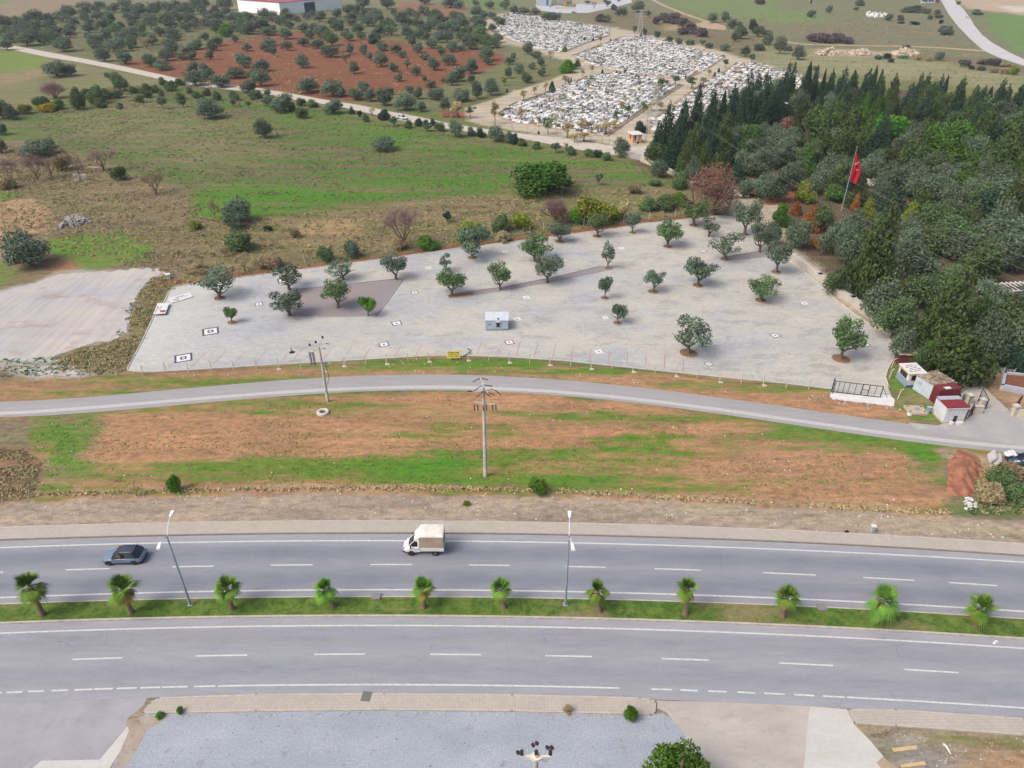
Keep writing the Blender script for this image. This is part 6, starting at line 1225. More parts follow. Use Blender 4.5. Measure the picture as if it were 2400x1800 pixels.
# ================================================================== LYING SIGN BOARDS
def board(label, quad, h, rows, pic=None):
    P_ = [at(x, y, h) for x, y in quad]; t = thing('sign_board', label, 'sign', (P_[0].x, P_[0].y, 0)); o0 = Vector((P_[0].x, P_[0].y, 0))
    b = MB(); b.prism([((p_-o0).x, (p_-o0).y) for p_ in P_], h-.08, h); b.build('panel', WHT, t)
    e1 = P_[1]-P_[0]; e2 = P_[3]-P_[0]; ang = math.atan2(e1.y, e1.x); b = MB()
    for v, u0, u1, n_, th in rows:
        for k in range(n_):
            u = u0+(u1-u0)*(k+.5)/n_; c_ = P_[0]-o0+e1*u+e2*v; b.box((c_.x, c_.y, h+.006), (e1.length*(u1-u0)/n_*.6, e2.length*th, .008), rz=ang)
    b.build('lettering', INK, t)
    if pic:
        u, v, r_ = pic; c_ = P_[0]-o0+e1*u+e2*v; b = MB(); b.prism([(c_.x+r_*math.cos(k*.6), c_.y+r_*.9*math.sin(k*.6)) for k in range(10)], h+.003, h+.011); b.build('printed_picture', mat('brown_print', K(166, 116, 100), .2, 3, .7), t)
    return t
s_ = 18.433
def bq(pts): return [(350+x/s_, 670+y/s_) for x, y in pts]
board('long white sign board with faint lettering lying at the left of the car park', bq([(960, 735), (1895, 460), (1730, 280), (810, 540)]), .16, [(.72, .26, .7, 9, .13), (.42, .12, .42, 8, .16), (.2, .2, .36, 3, .1), (.5, .5, .85, 5, .08)])
board('squarish white sign board with a brown picture propped over the left kerb', bq([(170, 1215), (690, 1185), (870, 735), (360, 740)]), .5, [(.35, .12, .2, 1, .45), (.62, .12, .2, 1, .2), (.5, .36, .42, 1, .3), (.3, .46, .52, 1, .16), (.62, .46, .52, 1, .1)], (.74, .2, .55))
# ================================================================== PALE BLUE HUT
BLU = mat('pale_blue_metal', K(190, 208, 224), .04, 1.2, .55, c2=K(166, 188, 208), metal=.0); ROOFW = mat('white_roof', K(226, 230, 238), .04, 1, .5, c2=K(212, 218, 228)); DGL = glass('dark_glass', K(36, 40, 52)); RUST = mat('rust', K(150, 100, 76), .2, 4, .9)
a, d = at(1137.5, 774.5), at(1191.5, 774.5); Wd = (d-a).length
hh = hz(a.y, 751.5); ytop = at(1137, 732, hh).y; Dp = ytop-a.y
t = thing('container_cabin', 'pale blue site cabin with one dark window in the middle of the car park', 'cabin', (a.x, a.y, 0)); 
b = MB(); b.box((Wd/2, Dp/2, hh/2+.06), (Wd, Dp, hh-.12)); b.build('walls', BLU, t, bevel=.04)
b = MB(); b.box((Wd/2, Dp/2, hh+.03), (Wd+.12, Dp+.12, .12)); b.box((Wd*.335, Dp/2, hh+.1), (.10, Dp+.1, .06)); b.build('roof', ROOFW, t, bevel=.02)
b = MB(); b.box((Wd/2, Dp/2, .04), (Wd-.1, Dp-.1, .08)); b.build('skid_base', BLKM, t)
b = MB(); b.box((Wd*.555, -.015, hh*.60), (.56, .05, .98)); w_ = b.build('window', DGL, t); b = MB(); b.box((Wd*.555, -.12, hh*.60+.6), (.86, .28, .06), rx=.2); b.build('awning', ROOFW, w_)
b = MB(); b.box((Wd*.185, -.012, hh*.60), (.46, .04, .6)); w_ = b.build('window', WHT, t); b = MB(); b.box((Wd*.185, -.04, hh*.62), (.32, .03, .42)); b.build('pane', RUST, w_)
b = MB()
for x_, w__, z_, h__ in ((.185, .8, .62, 1.1), (.555, .8, .45, 1.6), (.86, 1.2, .52, 1.5)):
    for sx in (-1, 1): b.box((Wd*x_+sx*w__/2, -.008, hh*z_), (.03, .02, h__))
    b.box((Wd*x_, -.008, hh*z_+h__/2), (w__, .02, .03))
b.box((Wd*.85, -.03, .35), (1.0, .06, .07)); b.build('panel_trim', mat('blue_trim', K(150, 170, 192), .05, 3, .6), t)
b = MB(); b.lathe([(.12, 0), (.12, .2), (.16, .2), (.16, .26)], 10, (Wd*.56, .2, hh+.1)); b.build('roof_vent', DGL, t)
for x_ in (.1, .5, .78):
    b = MB(); b.tube([(Wd*x_, -.05, .0), (Wd*x_+.05, -.25, -.0+.05)], .04, 5); b.build('support_foot', BLKM, t)
# small blue/white cube at the left yard corner, rubble etc.
p = at(*q(0, 1, 1457, 750)); t = thing('concrete_box', 'small pale concrete box at the rear left corner of the car park', 'box', (p.x, p.y, 0), .3)
b = MB(); b.box((0, 0, .5), (.9, .9, 1.0)); b.build('body', CRC, t, bevel=.03); b = MB(); b.box((0, 0, 1.03), (1.0, 1.0, .08)); b.build('lid', WHT, t)
p = at(*q(1, 1, 312, 1388)); t = thing('steel_stand', 'small dark steel stand with a base plate near the front fence', 'stand', (p.x, p.y, .02), .2)
b = MB(); b.box((0, 0, .03), (.8, .6, .06)); b.build('base_plate', BLKM, t); b = MB(); b.tube([(0, 0, 0), (-.1, .0, .9)], .06, 6); b.tube([(.3, 0, .05), (-.08, 0, .6)], .04, 5); b.build('upright', BLKM, t)
hp = MB(); A_ = at(*q(1, 1, 1790, 1424)); B_ = at(*q(1, 1, 1826, 1358)); hp.tube([A_+Vector((0, 0, .1)), A_*.6+B_*.4+Vector((.8, -.2, .3)), A_*.25+B_*.75+Vector((.7, 0, .2)), B_+Vector((0, 0, .08))], .07, 6); tag(hp.build('hose', BLKM), 'black hose curling from the front fence onto the paving', 'hose')
# ================================================================== ENTRANCE BUILDINGS
def e6(x, y, z=0.0): return at(2080+x/6.9125, 820+y/6.9125, z)
def cab(name, label, cat, fl, fr_, depth_pt, h, wm, rm, over=.12, roof_t=.12):
    """box building: front-left foot, front-right foot, rear-left foot (ground points)"""
    ux = (fr_-fl); L = ux.length; ang = math.atan2(ux.y, ux.x); D_ = (depth_pt-fl).length
    t = thing(name, label, cat, (fl.x, fl.y, 0), ang)
    b = MB(); b.box((L/2, D_/2, h/2), (L, D_, h)); b.build('walls', wm, t, bevel=.03)
    b = MB(); b.box((L/2, D_/2, h+roof_t/2+.003), (L+over*2, D_+over*2, roof_t)); b.build('roof', rm, t, bevel=.02)
    return t, L, D_
WW = mat('white_panel', K(234, 236, 240), .05, 1.0, .6, c2=K(212, 214, 220)); DRED = mat('dark_red_metal', K(136, 62, 66), .08, 2, .55, c2=K(116, 54, 58)); RRED = mat('red_roof', K(146, 58, 66), .06, 1.5, .55); GRYR = mat('grey_roof', K(186, 194, 204), .06, 2, .6); BASEB = mat('beige_base', K(206, 190, 168), .08, 2, .9)
fl, frp, rl0 = e6(885, 1180), e6(1225, 1170), e6(740, 1000)
t, L, D_ = cab('white_cabin', 'white cabin with a red and grey roof beside the service road', 'cabin', fl, frp, rl0, 2.55, WW, RRED)
b = MB(); b.box((L/2, D_*.83, 2.69), (L+.2, D_*.32, .06)); b.build('grey_roof_strip', GRYR, t)
b = MB(); b.box((L/2, -.02, 2.45), (L+.2, .3, .10)); b.build('eave_trim', WHT, t)
b = MB(); b.box((L*.54, -.02, .62), (.5, .06, 1.05)); b.build('door', DGL, t)
b = MB(); b.box((L/2, D_/2, .1), (L+.25, D_+.25, .2)); b.build('plinth', BASEB, t)
b = MB()
for k in range(1, 5): b.box((L*k/5, -.006, 1.6), (.03, .02, 1.5))
b.box((L/2, -.008, 1.5), (L-.1, .02, .03)); b.build('panel_joints', GRYR, t)
for i, (dx, w_, h_) in enumerate(((.33, .35, .5), (.72, .8, .45))):
    p = fl+(frp-fl)*dx; b = MB(); b.box((0, 0, h_/2), (w_, .5, h_)); o = b.build('white_box', WHT, bevel=.03); o.location = (p.x, p.y-.5, 0); tag(o, ['small white box left of the dark door of the white cabin', 'flat white crate right of the dark door of the white cabin'][i], 'box')
rf, rr_, rb = e6(775, 905), e6(1110, 860), e6(690, 815)
t, L, D_ = cab('red_container', 'dark red shipping container behind the white cabin', 'container', e6(770, 890), e6(1120, 855), e6(695, 800), 2.5, DRED, DRED, .02, .06)
b = MB()
for k in range(12): b.box((.2+k*(L-.4)/11, -.02, 1.25), (.09, .05, 2.2))
for k in range(8): b.box((-.02, .2+k*(D_-.4)/7, 1.25), (.05, .09, 2.2))
b.build('ribs', DRED, t)
b = MB(); b.box((L*.42, D_*.28, 2.58), (1.0, .6, .02), rz=.05); b.build('roof_patch', WHT, t)
t, L, D_ = cab('broken_cabin', 'pale blue-white cabin with a rusty caved-in roof', 'cabin', e6(690, 815), e6(1010, 730), e6(525, 620), 2.4, mat('bluish_panel', K(206, 218, 230), .06, 1, .6), mat('rusty_roof', K(150, 124, 104), .25, 2.5, .95, c2=K(196, 184, 170), lo=.42, hi=.58, bmp=.6), .05)
b = MB(); rr2 = random.Random(3)
for k in range(26): b.box((rr2.uniform(.3, L-.2), rr2.uniform(.2, D_-.2), 2.62+rr2.uniform(0, .25)), (rr2.uniform(.6, 1.9), .09, .05), rz=rr2.uniform(-1, 1), ry=rr2.uniform(-.15, .15))
b.build('loose_planks', mat('weathered_planks', K(186, 166, 142), .2, 4, .9, c2=K(138, 112, 92)), t)
b = MB(); b.box((-.02, D_*.75, 1.6), (.05, .7, .5)); b.build('vent', GRYR, t)
YEL = mat('yellow_fascia', K(216, 190, 118), .06, 2, .7); BLS = mat('blue_plinth', K(74, 112, 168), .08, 2, .6); GRC = mat('grey_cladding', K(160, 176, 192), .08, 2, .6)
fl, frp, rl0 = e6(295, 612), e6(545, 600), e6(185, 455)
t, L, D_ = cab('guard_kiosk', 'white kiosk with big windows, yellow fascia and blue plinth', 'kiosk', fl, frp, rl0, 2.5, WW, WHT, .2, .08)
b = MB(); b.box((L/2, D_/2, 2.42), (L+.36, D_+.36, .26)); b.build('fascia', YEL, t, bevel=.03)
b = MB(); b.box((L/2, D_/2, .22), (L+.08, D_+.08, .44)); b.build('plinth', BLS, t)
b = MB(); b.box((-.05, D_/2, .65), (.1, D_-.05, 1.1)); b.build('grey_cladding', GRC, t)
for (x_, y_, dx_, dy_) in ((L*.52, -.03, L*.7, .08), (-.03, D_*.5, .08, D_*.62)):
    b = MB(); b.box((x_, y_, 1.72), (dx_, dy_, .8)); b.build('window', DGL, t)
b = MB()
for k in range(13): b.box((L*(.12+.76*((k*5) % 13)/13), D_*(.12+.78*k/13), 2.615), (.5, .1, .03), rz=.1*((k*3) % 5-2))
b.build('roof_battens', mat('roof_stain', K(116, 88, 70), .2, 3, .9), t)
p = e6(300, 215); t = thing('lean_to', 'rusty corrugated lean-to behind the yellow-edged kiosk', 'shed', (p.x, p.y, 0), -.1)
b = MB(); b.box((0, 0, 1.0), (3.2, 1.4, 2.0)); b.build('walls', mat('dark_red_boards', K(120, 70, 66), .15, 2, .8), t); b = MB(); b.box((0, 0, 2.08), (3.7, 1.9, .07), rx=.12)
for k in range(14): b.box((-1.75+k*.27, 0, 2.14), (.08, 1.9, .06), rx=.12)
b.build('roof', mat('corrugated_rust', K(196, 182, 172), .15, 1.5, .8, c2=K(140, 108, 92)), t)
p = e6(280, 160); t = thing('green_sign', 'tilted bright green panel behind the rusty lean-to', 'sign', (p.x, p.y, 0), .5)
b = MB(); b.box((0, 0, 1.7), (1.1, .06, 1.4), ry=.5); b.build('panel', mat('green_panel', K(50, 158, 92), .05, 2, .5), t); b = MB(); b.box((0, .05, .8), (.07, .07, 1.6)); b.build('post', BLKM, t)
p = e6(495, 1060); t = thing('concrete_cover', 'square concrete well cover with a round blue lid on the grass', 'well cover', (p.x, p.y, 0), -.06)
b = MB(); b.box((0, 1.0, .2), (2.7, 2.2, .4)); b.build('slab', mat('cover_concrete', K(202, 186, 164), .08, 1.5, .9), t, bevel=.05); b = MB(); b.lathe([(.36, .4), (.36, .45), (.3, .46), (.05, .46)], 18, (.2, 1.1, 0)); b.build('lid', mat('blue_lid', K(140, 170, 190), .1, 3, .7), t)
b = MB()
for x_, y_ in ((-1, .4), (1, .4), (-1, 1.7), (1, 1.7)): b.box((x_, y_, .43), (.2, .14, .08))
b.build('lifting_lug', BLKM, t)
p = e6(640, 1030); t = thing('blue_cabinet', 'small upright light blue cabinet beside the concrete well cover', 'cabinet', (p.x, p.y, 0), -.2)
b = MB(); b.box((0, 0, .55), (.45, .4, 1.1)); b.build('body', GRC, t, bevel=.03); b = MB(); b.box((.1, 0, 1.13), (.7, .5, .06)); b.build('lid', GRYR, t)
# gate pillars and gates
def pillar(label, x, y, w_=.7, h_=1.6):
    p = e6(x, y); t = thing('gate_pillar', label, 'pillar', (p.x, p.y, 0), .1, 'cream pillars of the cemetery gate'); b = MB(); b.box((0, w_/2, h_/2), (w_, w_, h_)); b.build('shaft', CRM, t, bevel=.03)
    b = MB(); b.box((0, w_/2, h_+.07), (w_+.2, w_+.2, .14)); b.lathe([(w_*.55, h_+.14), (w_*.5, h_+.26), (w_*.1, h_+.34)], 4, (0, w_/2, 0)); b.build('cap', CRC, t); return t
pillar('cream gate pillar standing behind the two people', 1320, 900); pillar('cream gate pillar right of the low side wall', 1525, 960, .6, 1.5); pillar('cream gate pillar at the right side of the cemetery drive', 2060, 1080)
p0, p1 = e6(1345, 960), e6(1505, 1010)
t = wall('side_wall', 'low cream side wall between the two left gate pillars', [(2080+1350/6.9125, 820+1020/6.9125), (2080+1490/6.9125, 820+1025/6.9125)], 1.2, .45, CRM, cap=CRC)
t = wall('side_wall', 'cream wall with black railing at the right frame edge', [(2080+2100/6.9125, 820+1085/6.9125), (2080+2300/6.9125, 820+1120/6.9125), (2080+3000/6.9125, 820+1240/6.9125)], 1.2, .3, CRM, cap=CRC)
def gate_leaf(label, a, d, h_, slope=0.0):
    A_, B_ = e6(*a), e6(*d); v = B_-A_; L = v.length; t = thing('gate_leaf', label, 'gate', (A_.x, A_.y, 0), math.atan2(v.y, v.x), 'black steel leaves of the cemetery gate'); b = MB()
    b.box((L/2, 0, .15), (L, .08, .1)); b.box((L/2, 0, 1.0), (L, .08, .08)); b.box((0, 0, h_*.5+.1), (.09, .09, h_)); b.box((L, 0, h_*.5*(1+slope)), (.09, .09, h_*(1+slope))); b.tube([(0, 0, h_), (L, 0, h_*(1+slope))], .05, 5); b.build('frame', BLKM, t)
    for k in range(1, int(L/.22)): b2 = h_*(1+slope*k*.22/L); b = MB(); b.box((k*.22, 0, b2/2), (.025, .025, b2)); b.build('bar', BLKM, t)
gate_leaf('black gate leaf swung open behind the left gate pillars', (1580, 960), (1470, 830), 1.7, .35)
gate_leaf('black gate leaf swung open at the right gate pillar', (1990, 1050), (2110, 930), 1.5, .4)
# long fence line with railing from gate up
t = fence('railing_fence', 'black railing along the left edge of the cemetery drive', [(2080+x/6.9125, 820+y/6.9125) for x, y in ((1300, 900), (1180, 790), (1060, 660), (1020, 560))], 1.3, 1.4, 3, BLKM, wm=BLKM)
t = fence('white_railing', 'white railing climbing beside the containers', [(2080+x/6.9125, 820+y/6.9125) for x, y in ((1290, 1090), (1150, 900), (1030, 740))], 2.2, 2.3, 3, WHT, wm=WHT)
for i, (x_, y_, m_, l_) in enumerate([(1090, 700, BLS, 'blue drum standing between the red container and the railing'), (1180, 800, mat('green_tarp', K(60, 110, 90), .1, 3, .8), 'dark green covered bundle beside the white railing')]):
    p = e6(x_, y_); t = thing('drum' if i == 0 else 'covered_bundle', l_, 'drum' if i == 0 else 'bundle', (p.x, p.y, 0)); b = MB(); b.lathe([(.3, 0), (.34, .1), (.34, .8), (.28, .9)], 14); b.build('body', m_, t, smooth=True)
    b = MB(); b.lathe([(.2, .88), (.2, .95), (.05, .97)], 12); b.build('lid', WHT, t)
# people
def person(x, y, label, coat, trous, ang=0.0, hh_=1.72, group=None, e=e6):
    p = e(x, y); t = thing('person', label, 'person', (p.x, p.y, 0), ang, group)
    me = bpy.data.meshes.new('body'); J = [(0, 0, .95), (0, 0, 1.15), (0, 0, 1.42), (0, 0, 1.53), (0, .01, 1.66), (.1, 0, .88), (.12, .02, .5), (.13, 0, .06), (.13, -.12, .03), (-.1, 0, .88), (-.12, .06, .5), (-.14, .1, .06), (-.14, -.02, .03), (.2, 0, 1.4), (.26, .0, 1.12), (.22, -.18, .95), (-.2, 0, 1.4), (-.27, .02, 1.12), (-.24, -.12, .92)]
    E = [(0, 1), (1, 2), (2, 3), (3, 4), (0, 5), (5, 6), (6, 7), (7, 8), (0, 9), (9, 10), (10, 11), (11, 12), (2, 13), (13, 14), (14, 15), (2, 16), (16, 17), (17, 18)]
    R_ = [.16, .17, .17, .06, .105, .10, .075, .05, .045, .10, .075, .05, .045, .08, .055, .045, .08, .055, .045]
    me.from_pydata(J, E, []); me.update(); o = bpy.data.objects.new('body', me); C.objects.link(o); o.parent = t; me.materials.append(coat)
    o.modifiers.new('skin', 'SKIN'); o.modifiers.new('sub', 'SUBSURF').levels = 1
    for i_, r_ in enumerate(R_): me.skin_vertices[0].data[i_].radius = (r_, r_*.8)
    me.skin_vertices[0].data[0].use_root = True
    b = MB(); b.lathe([(.06, 1.60), (.115, 1.64), (.122, 1.72), (.09, 1.79), (.02, 1.81)], 10, (0, .015, 0)); b.build('hair', mat('dark_hair', K(52, 44, 42), .1, 5, .8), t, smooth=True)
    b = MB()
    for s in (-1, 1): b.tube([(s*.09, 0, .92), (s*.12, .03, .5), (s*.135, .04 if s > 0 else .1, .10)], [.115, .09, .068], 8)
    b.build('trousers', trous, t, smooth=True); b = MB(); b.tube([(0, 0, .86), (0, 0, 1.1), (0, 0, 1.38)], [.185, .19, .17], 10); b.build('jacket', coat, t, smooth=True)
    t.scale = (hh_/1.8,)*3; return t
CO1 = mat('dark_coat', K(72, 66, 66), .15, 4, .9); TR1 = mat('dark_trousers', K(46, 50, 66), .1, 4, .9); CO2 = mat('brown_coat', K(96, 82, 76), .15, 4, .9)
person(1300, 1085, 'person in a dark coat and navy trousers by the white cabin', CO1, TR1, .3); person(1345, 1040, 'person in a brownish coat just behind the one in navy trousers', CO2, CO1, 2.6)
# tomb enclosure and white lattice fence at the right
t = fence('lattice_fence', 'white lattice fence on the dirt at the right frame edge', [(2080+x/6.9125, 820+y/6.9125) for x, y in ((1400, 250), (1550, 265), (1710, 305), (1870, 375), (2040, 395))], .9, 1.0, 9, WHT, wm=WHT)
GM2 = mat('grey_marble_kerb', K(196, 202, 214), .05, 1.5, .5, c2=K(180, 186, 200))
c4_ = [e6(1835, 640), e6(2330, 735), e6(2380, 480), e6(1880, 440)]
t = thing('tomb_enclosure', 'large grey marble tomb enclosure filled with red soil', 'tomb', (c4_[0].x, c4_[0].y, 0)); b = MB()
for i in range(4):
    a, d = c4_[i]-c4_[0], c4_[(i+1) % 4]-c4_[0]; v = d-a; m_ = (a+d)/2; b.box((m_.x, m_.y, .45), (v.length+.45, .45, .9), rz=math.atan2(v.y, v.x))
b.build('marble_frame', GM2, t); b = MB(); b.prism([((p_-c4_[0]).x*.97+.1, (p_-c4_[0]).y*.97) for p_ in c4_], 0, .6); b.build('soil', mat('enclosure_soil', K(146, 98, 76), .2, 3, .95), t)
# shelter roof at the right frame edge
def n_(x, y, z=0.0): return at(x, y, z)
A_ = n_(2352, 684, 2.6); t = thing('slatted_shelter', 'shelter with white roof beams among trees at the right frame edge', 'shelter', (A_.x, A_.y, 0), .12)
b = MB(); b.box((4, 0, 2.6), (8.6, .22, .22)); b.box((4, 3.4, 2.6), (8.6, .22, .22))
for k in range(9): b.box((.3+k*.95, 1.7, 2.78), (.16, 4.0, .12), rz=0)
b.build('roof_beams', WHT, t)
for x_ in (0, 4, 8):
    for y_ in (0, 3.4): b = MB(); b.box((x_, y_, 1.25), (.16, .16, 2.5)); b.build('post', WHT, t)
b = MB(); b.box((4, 3.2, 1.0), (7.6, .3, 2.0)); b.build('back_wall', mat('terracotta', K(150, 96, 76), .12, 2, .9), t)
# ================================================================== ORANGE HUT, WAREHOUSE, FAR THINGS
def h12(x, y, z=0.0): return at(1430+x/12.76, 290+y/12.76, z)
ORA = mat('orange_wall', K(232, 178, 128), .06, 1, .8, c2=K(220, 164, 116)); CRW = mat('cream_wall_paint', K(236, 218, 196), .05, 1, .8)
fl, frp, rl0 = h12(665, 605), h12(925, 590), h12(545, 520)
t, L, D_ = cab('guard_hut', 'orange guard hut with a white overhanging roof by the cemetery entrance', 'hut', fl, frp, rl0, 2.9, ORA, WHT, .55, .16)
b = MB(); b.box((L*.5, -.03, 1.5), (.8, .08, 2.1)); b.build('door', WHT, t); b = MB(); b.box((L*.5-.6, -.03, 1.9), (.35, .08, 1.5)); b.build('window', DGL, t)
b = MB(); b.box((-.03, D_*.55, 1.9), (.08, 1.0, 1.2)); b.build('window', DGL, t); b = MB(); b.box((L/2, -.5, .1), (L+.6, 1.0, .2)); b.build('step', CRC, t)
p = h12(815, 600); b = MB(); b.lathe([(.28, 0), (.34, .7), (.36, .75)], 12); o = b.build('bin', BLKM, smooth=True); o.location = (p.x, p.y-.4, 0); tag(o, 'black bin in front of the orange guard hut', 'bin')
p = h12(845, 1040); t = thing('white_notice', 'white notice board on the wall below the guard hut', 'sign', (p.x, p.y, 0), -.1); b = MB(); b.box((0, 0, 1.1), (1.6, .06, 1.0)); b.build('panel', WHT, t); b = MB(); b.box((-.6, .06, .7), (.06, .06, 1.4)); b.box((.6, .06, .7), (.06, .06, 1.4)); b.build('posts', WIRE, t)
t = wall('boundary_wall', 'grey low wall below the orange guard hut', [(1430+x/12.76, 290+y/12.76) for x, y in ((430, 990), (900, 1090))], 1.3, .3, mat('grey_wall', K(188, 188, 188), .06, 1, .9))
# warehouse
fl, frp = at(658, 36), at(803, 21); rlp = at(606, 24)
WH_ = hz(fl.y, 7)
t, L, D_ = cab('warehouse', 'white warehouse with a red roof and a dark blue door at the top edge', 'warehouse', fl, frp, rlp, WH_, mat('warehouse_white', (.84, .85, .86), .02, .3, .7), mat('warehouse_red_roof', K(178, 106, 112), .05, .3, .7), .3, .3)
b = MB(); b.box((L*.46, -.1, WH_*.42), (L*.17, .3, WH_*.84)); b.build('door', mat('dark_blue_door', K(52, 72, 106), .05, 1, .6), t)
b = MB(); b.add([(0, -.3, WH_+.2), (0, D_+.3, WH_+.2), (0, D_/2, WH_+2.4), (L, -.3, WH_+.2), (L, D_+.3, WH_+.2), (L, D_/2, WH_+2.4)], [(0, 3, 5, 2), (2, 5, 4, 1), (0, 2, 1), (3, 4, 5)]); b.build('ridge_roof', MATS['warehouse_red_roof'], t)
sheet('warehouse_apron', tz(1, 0, [(420, 118), (520, 108), (530, 125), (430, 134)]), PTH, .06)
# service buildings at the top
for i, (px, py, w_, d_, h_, m_, lb) in enumerate([(1275, 14, 34, 14, 6.5, mat('far_white', K(196, 212, 222), .04, .5, .7), 'pale building with a turquoise stripe at the top edge'), (1318, 8, 20, 12, 9, mat('far_grey', K(176, 186, 198), .04, .5, .7), 'tall grey-blue building block at the top edge')]):
    p = at(px, py); t = thing('building', lb, 'building', (p.x, p.y, 0)); b = MB(); s_ = mpp(p.y); b.box((0, d_/2, h_/2), (w_*s_, d_, h_)); b.build('walls', m_, t)
    b = MB(); b.box((0, d_/2, h_+.2), (w_*s_+.6, d_+.6, .4)); b.build('roof', GRYR, t); b = MB(); b.box((w_*s_*.22, -.1, h_*.5), (1.6, .3, h_*.95)); b.build('stripe', mat('turquoise', K(60, 130, 160), .05, 1, .6), t)
wall('long_wall', 'long cream wall at the top edge beyond the forecourt', [(1341, 10), (1420, 10)], 5.0, .6, CRM); wall('long_wall', 'low white forecourt wall at the top edge', [(1302, 21), (1348, 22)], 2.0, .5, CRM)
p = at(1323, 14); t = thing('petrol_sign', 'small orange and blue column sign on the far forecourt', 'sign', (p.x, p.y, 0)); b = MB(); b.box((0, 0, 2.5), (2.0, .5, 4.0)); b.build('panel', mat('orange_panel', K(236, 170, 90), .05, 1, .6), t); b = MB(); b.box((0, 0, 5), (1.6, .4, 1.4)); b.build('header', mat('blue_header', K(90, 90, 150), .05, 1, .6), t); b = MB(); b.box((0, .1, .3), (.4, .4, .8)); b.build('post', WHT, t)
# billboard
p = at(2178, 11); s_ = mpp(p.y); t = thing('billboard', 'wide billboard with blue, white and red print at the top edge', 'billboard', (p.x, p.y, 0), .1)
b = MB(); b.box((0, 0, 4.2), (46*s_, .4, 5.6)); b.build('panel', WHT, t)
b = MB()
for i, (u, w_, m_) in enumerate([(-.3, .3, 0)]): b.box((u*46*s_, -.26, 4.2), (w_*46*s_, .1, 3.2), ry=.3)
b.box((.04*46*s_, -.26, 3.6), (.3*46*s_, .1, 2.2)); b.build('blue_print', mat('blue_print', K(96, 128, 168), .15, .6, .7), t)
b = MB(); b.box((.38*46*s_, -.26, 4.2), (.22*46*s_, .1, 5.3)); b.build('red_print', mat('red_print', K(150, 70, 90), .1, 1, .7), t)
for x_ in (-.35, 0, .35): b = MB(); b.box((x_*46*s_, .3, 1.0), (.3, .3, 2.6)); b.build('post', WIRE, t)
# walkers on the far road
person(2264, 43, 'dark-clothed walker on the far road, left one of the pair', CO1, TR1, 0, 1.75, None, n_); person(2268, 44.5, 'dark-clothed walker on the far road, right one of the pair', CO1, TR1, 0, 1.7, None, n_)
# rubble / heaps
def rubble(label, pts, n, sz, m, seed=1, name='rubble_heap', cat='rubble', zh=.6, kind=None):
    rr_ = random.Random(seed); W_ = [at(x, y) for x, y in pts]; cx = sum(p.x for p in W_)/len(W_); cy = sum(p.y for p in W_)/len(W_); b = MB(); pl = [(p.x-cx, p.y-cy) for p in W_]
    xs = [p[0] for p in pl]; ys = [p[1] for p in pl]; k = 0; g = 0
    while k < n and g < n*30:
        g += 1; x, y = rr_.uniform(min(xs), max(xs)), rr_.uniform(min(ys), max(ys)); sd_ = pip(x, y, pl)
        if sd_ < 0: continue
        s = sz*rr_.uniform(.4, 1.4); z = min(sd_*.5, zh)*rr_.random(); b.box((x, y, z+s*.3), (s, s*rr_.uniform(.5, 1), s*rr_.uniform(.4, .9)), rz=rr_.uniform(0, 3), rx=rr_.uniform(-.5, .5), ry=rr_.uniform(-.5, .5), top=rr_.uniform(.6, 1)); k += 1
    o = b.build(name, m); o.location = (cx, cy, 0); return tag(o, label, cat, kind='stuff' if zh < .3 else None)
RB = mat('rubble_stone', K(206, 202, 198), .15, 1.2, .9, c2=K(150, 142, 136), lo=.4, hi=.6)
rubble('heap of pale broken stone in the dry grass at the left', tz(0, 1, [(480, 330), (580, 215), (680, 210), (800, 250), (700, 300), (560, 310)]), 240, .5, RB, 1)
rubble('scatter of loose white bags and rubbish beside the red dirt mound', tz(3, 2, [(1690, 1000), (1740, 980), (1810, 1040), (1800, 1090), (1700, 1080)]), 40, .28, WHT, 2, 'rubbish_pile', 'rubbish', .2)
rubble('white rubble around the concrete well cover', [(2080+x/6.9125, 820+y/6.9125) for x, y in ((300, 950), (370, 940), (390, 1060), (340, 1070))], 30, .3, WHT, 3, 'rubble_heap', 'rubble', .15)
rubble('broken concrete strip in front of the white gate slab', tz(3, 2, [(370, 100), (540, 130), (760, 155), (1080, 200), (1180, 240), (1100, 230), (600, 160), (380, 120)]), 60, .2, RB, 4, 'rubble_heap', 'rubble', .1)
rubble('long pale spoil heaps beyond the cemetery, left group', tz(3, 0, [(395, 470), (520, 435), (640, 455), (630, 482), (450, 482)]), 160, 1.3, mat('spoil', K(214, 198, 178), .1, .5, .95), 5, 'spoil_heap', 'spoil heap', 2.5)
rubble('pale spoil heaps beyond the cemetery, middle group', tz(3, 0, [(700, 455), (800, 445), (890, 460), (870, 482), (720, 482)]), 140, 1.3, MATS['spoil'], 6, 'spoil_heap', 'spoil heap', 2)
rubble('pale spoil heaps beyond the cemetery, right group', tz(3, 0, [(1050, 465), (1150, 440), (1300, 460), (1290, 485), (1100, 485)]), 180, 1.3, MATS['spoil'], 7, 'spoil_heap', 'spoil heap', 2)
rubble('rows of white stone blocks on the far slope', tz(3, 0, [(860, 110), (1040, 125), (1000, 165), (855, 150)]), 70, 1.6, WHT, 8, 'stone_blocks', 'stones', .2)
rubble('reddish soil heap by the cemetery corner and the track', tz(1, 0, [(1600, 1010), (1640, 965), (1740, 975), (1760, 1020)]), 220, .8, mat('heap_soil', K(156, 112, 92), .15, 1, .95), 9, 'soil_heap', 'soil heap', 1.2)
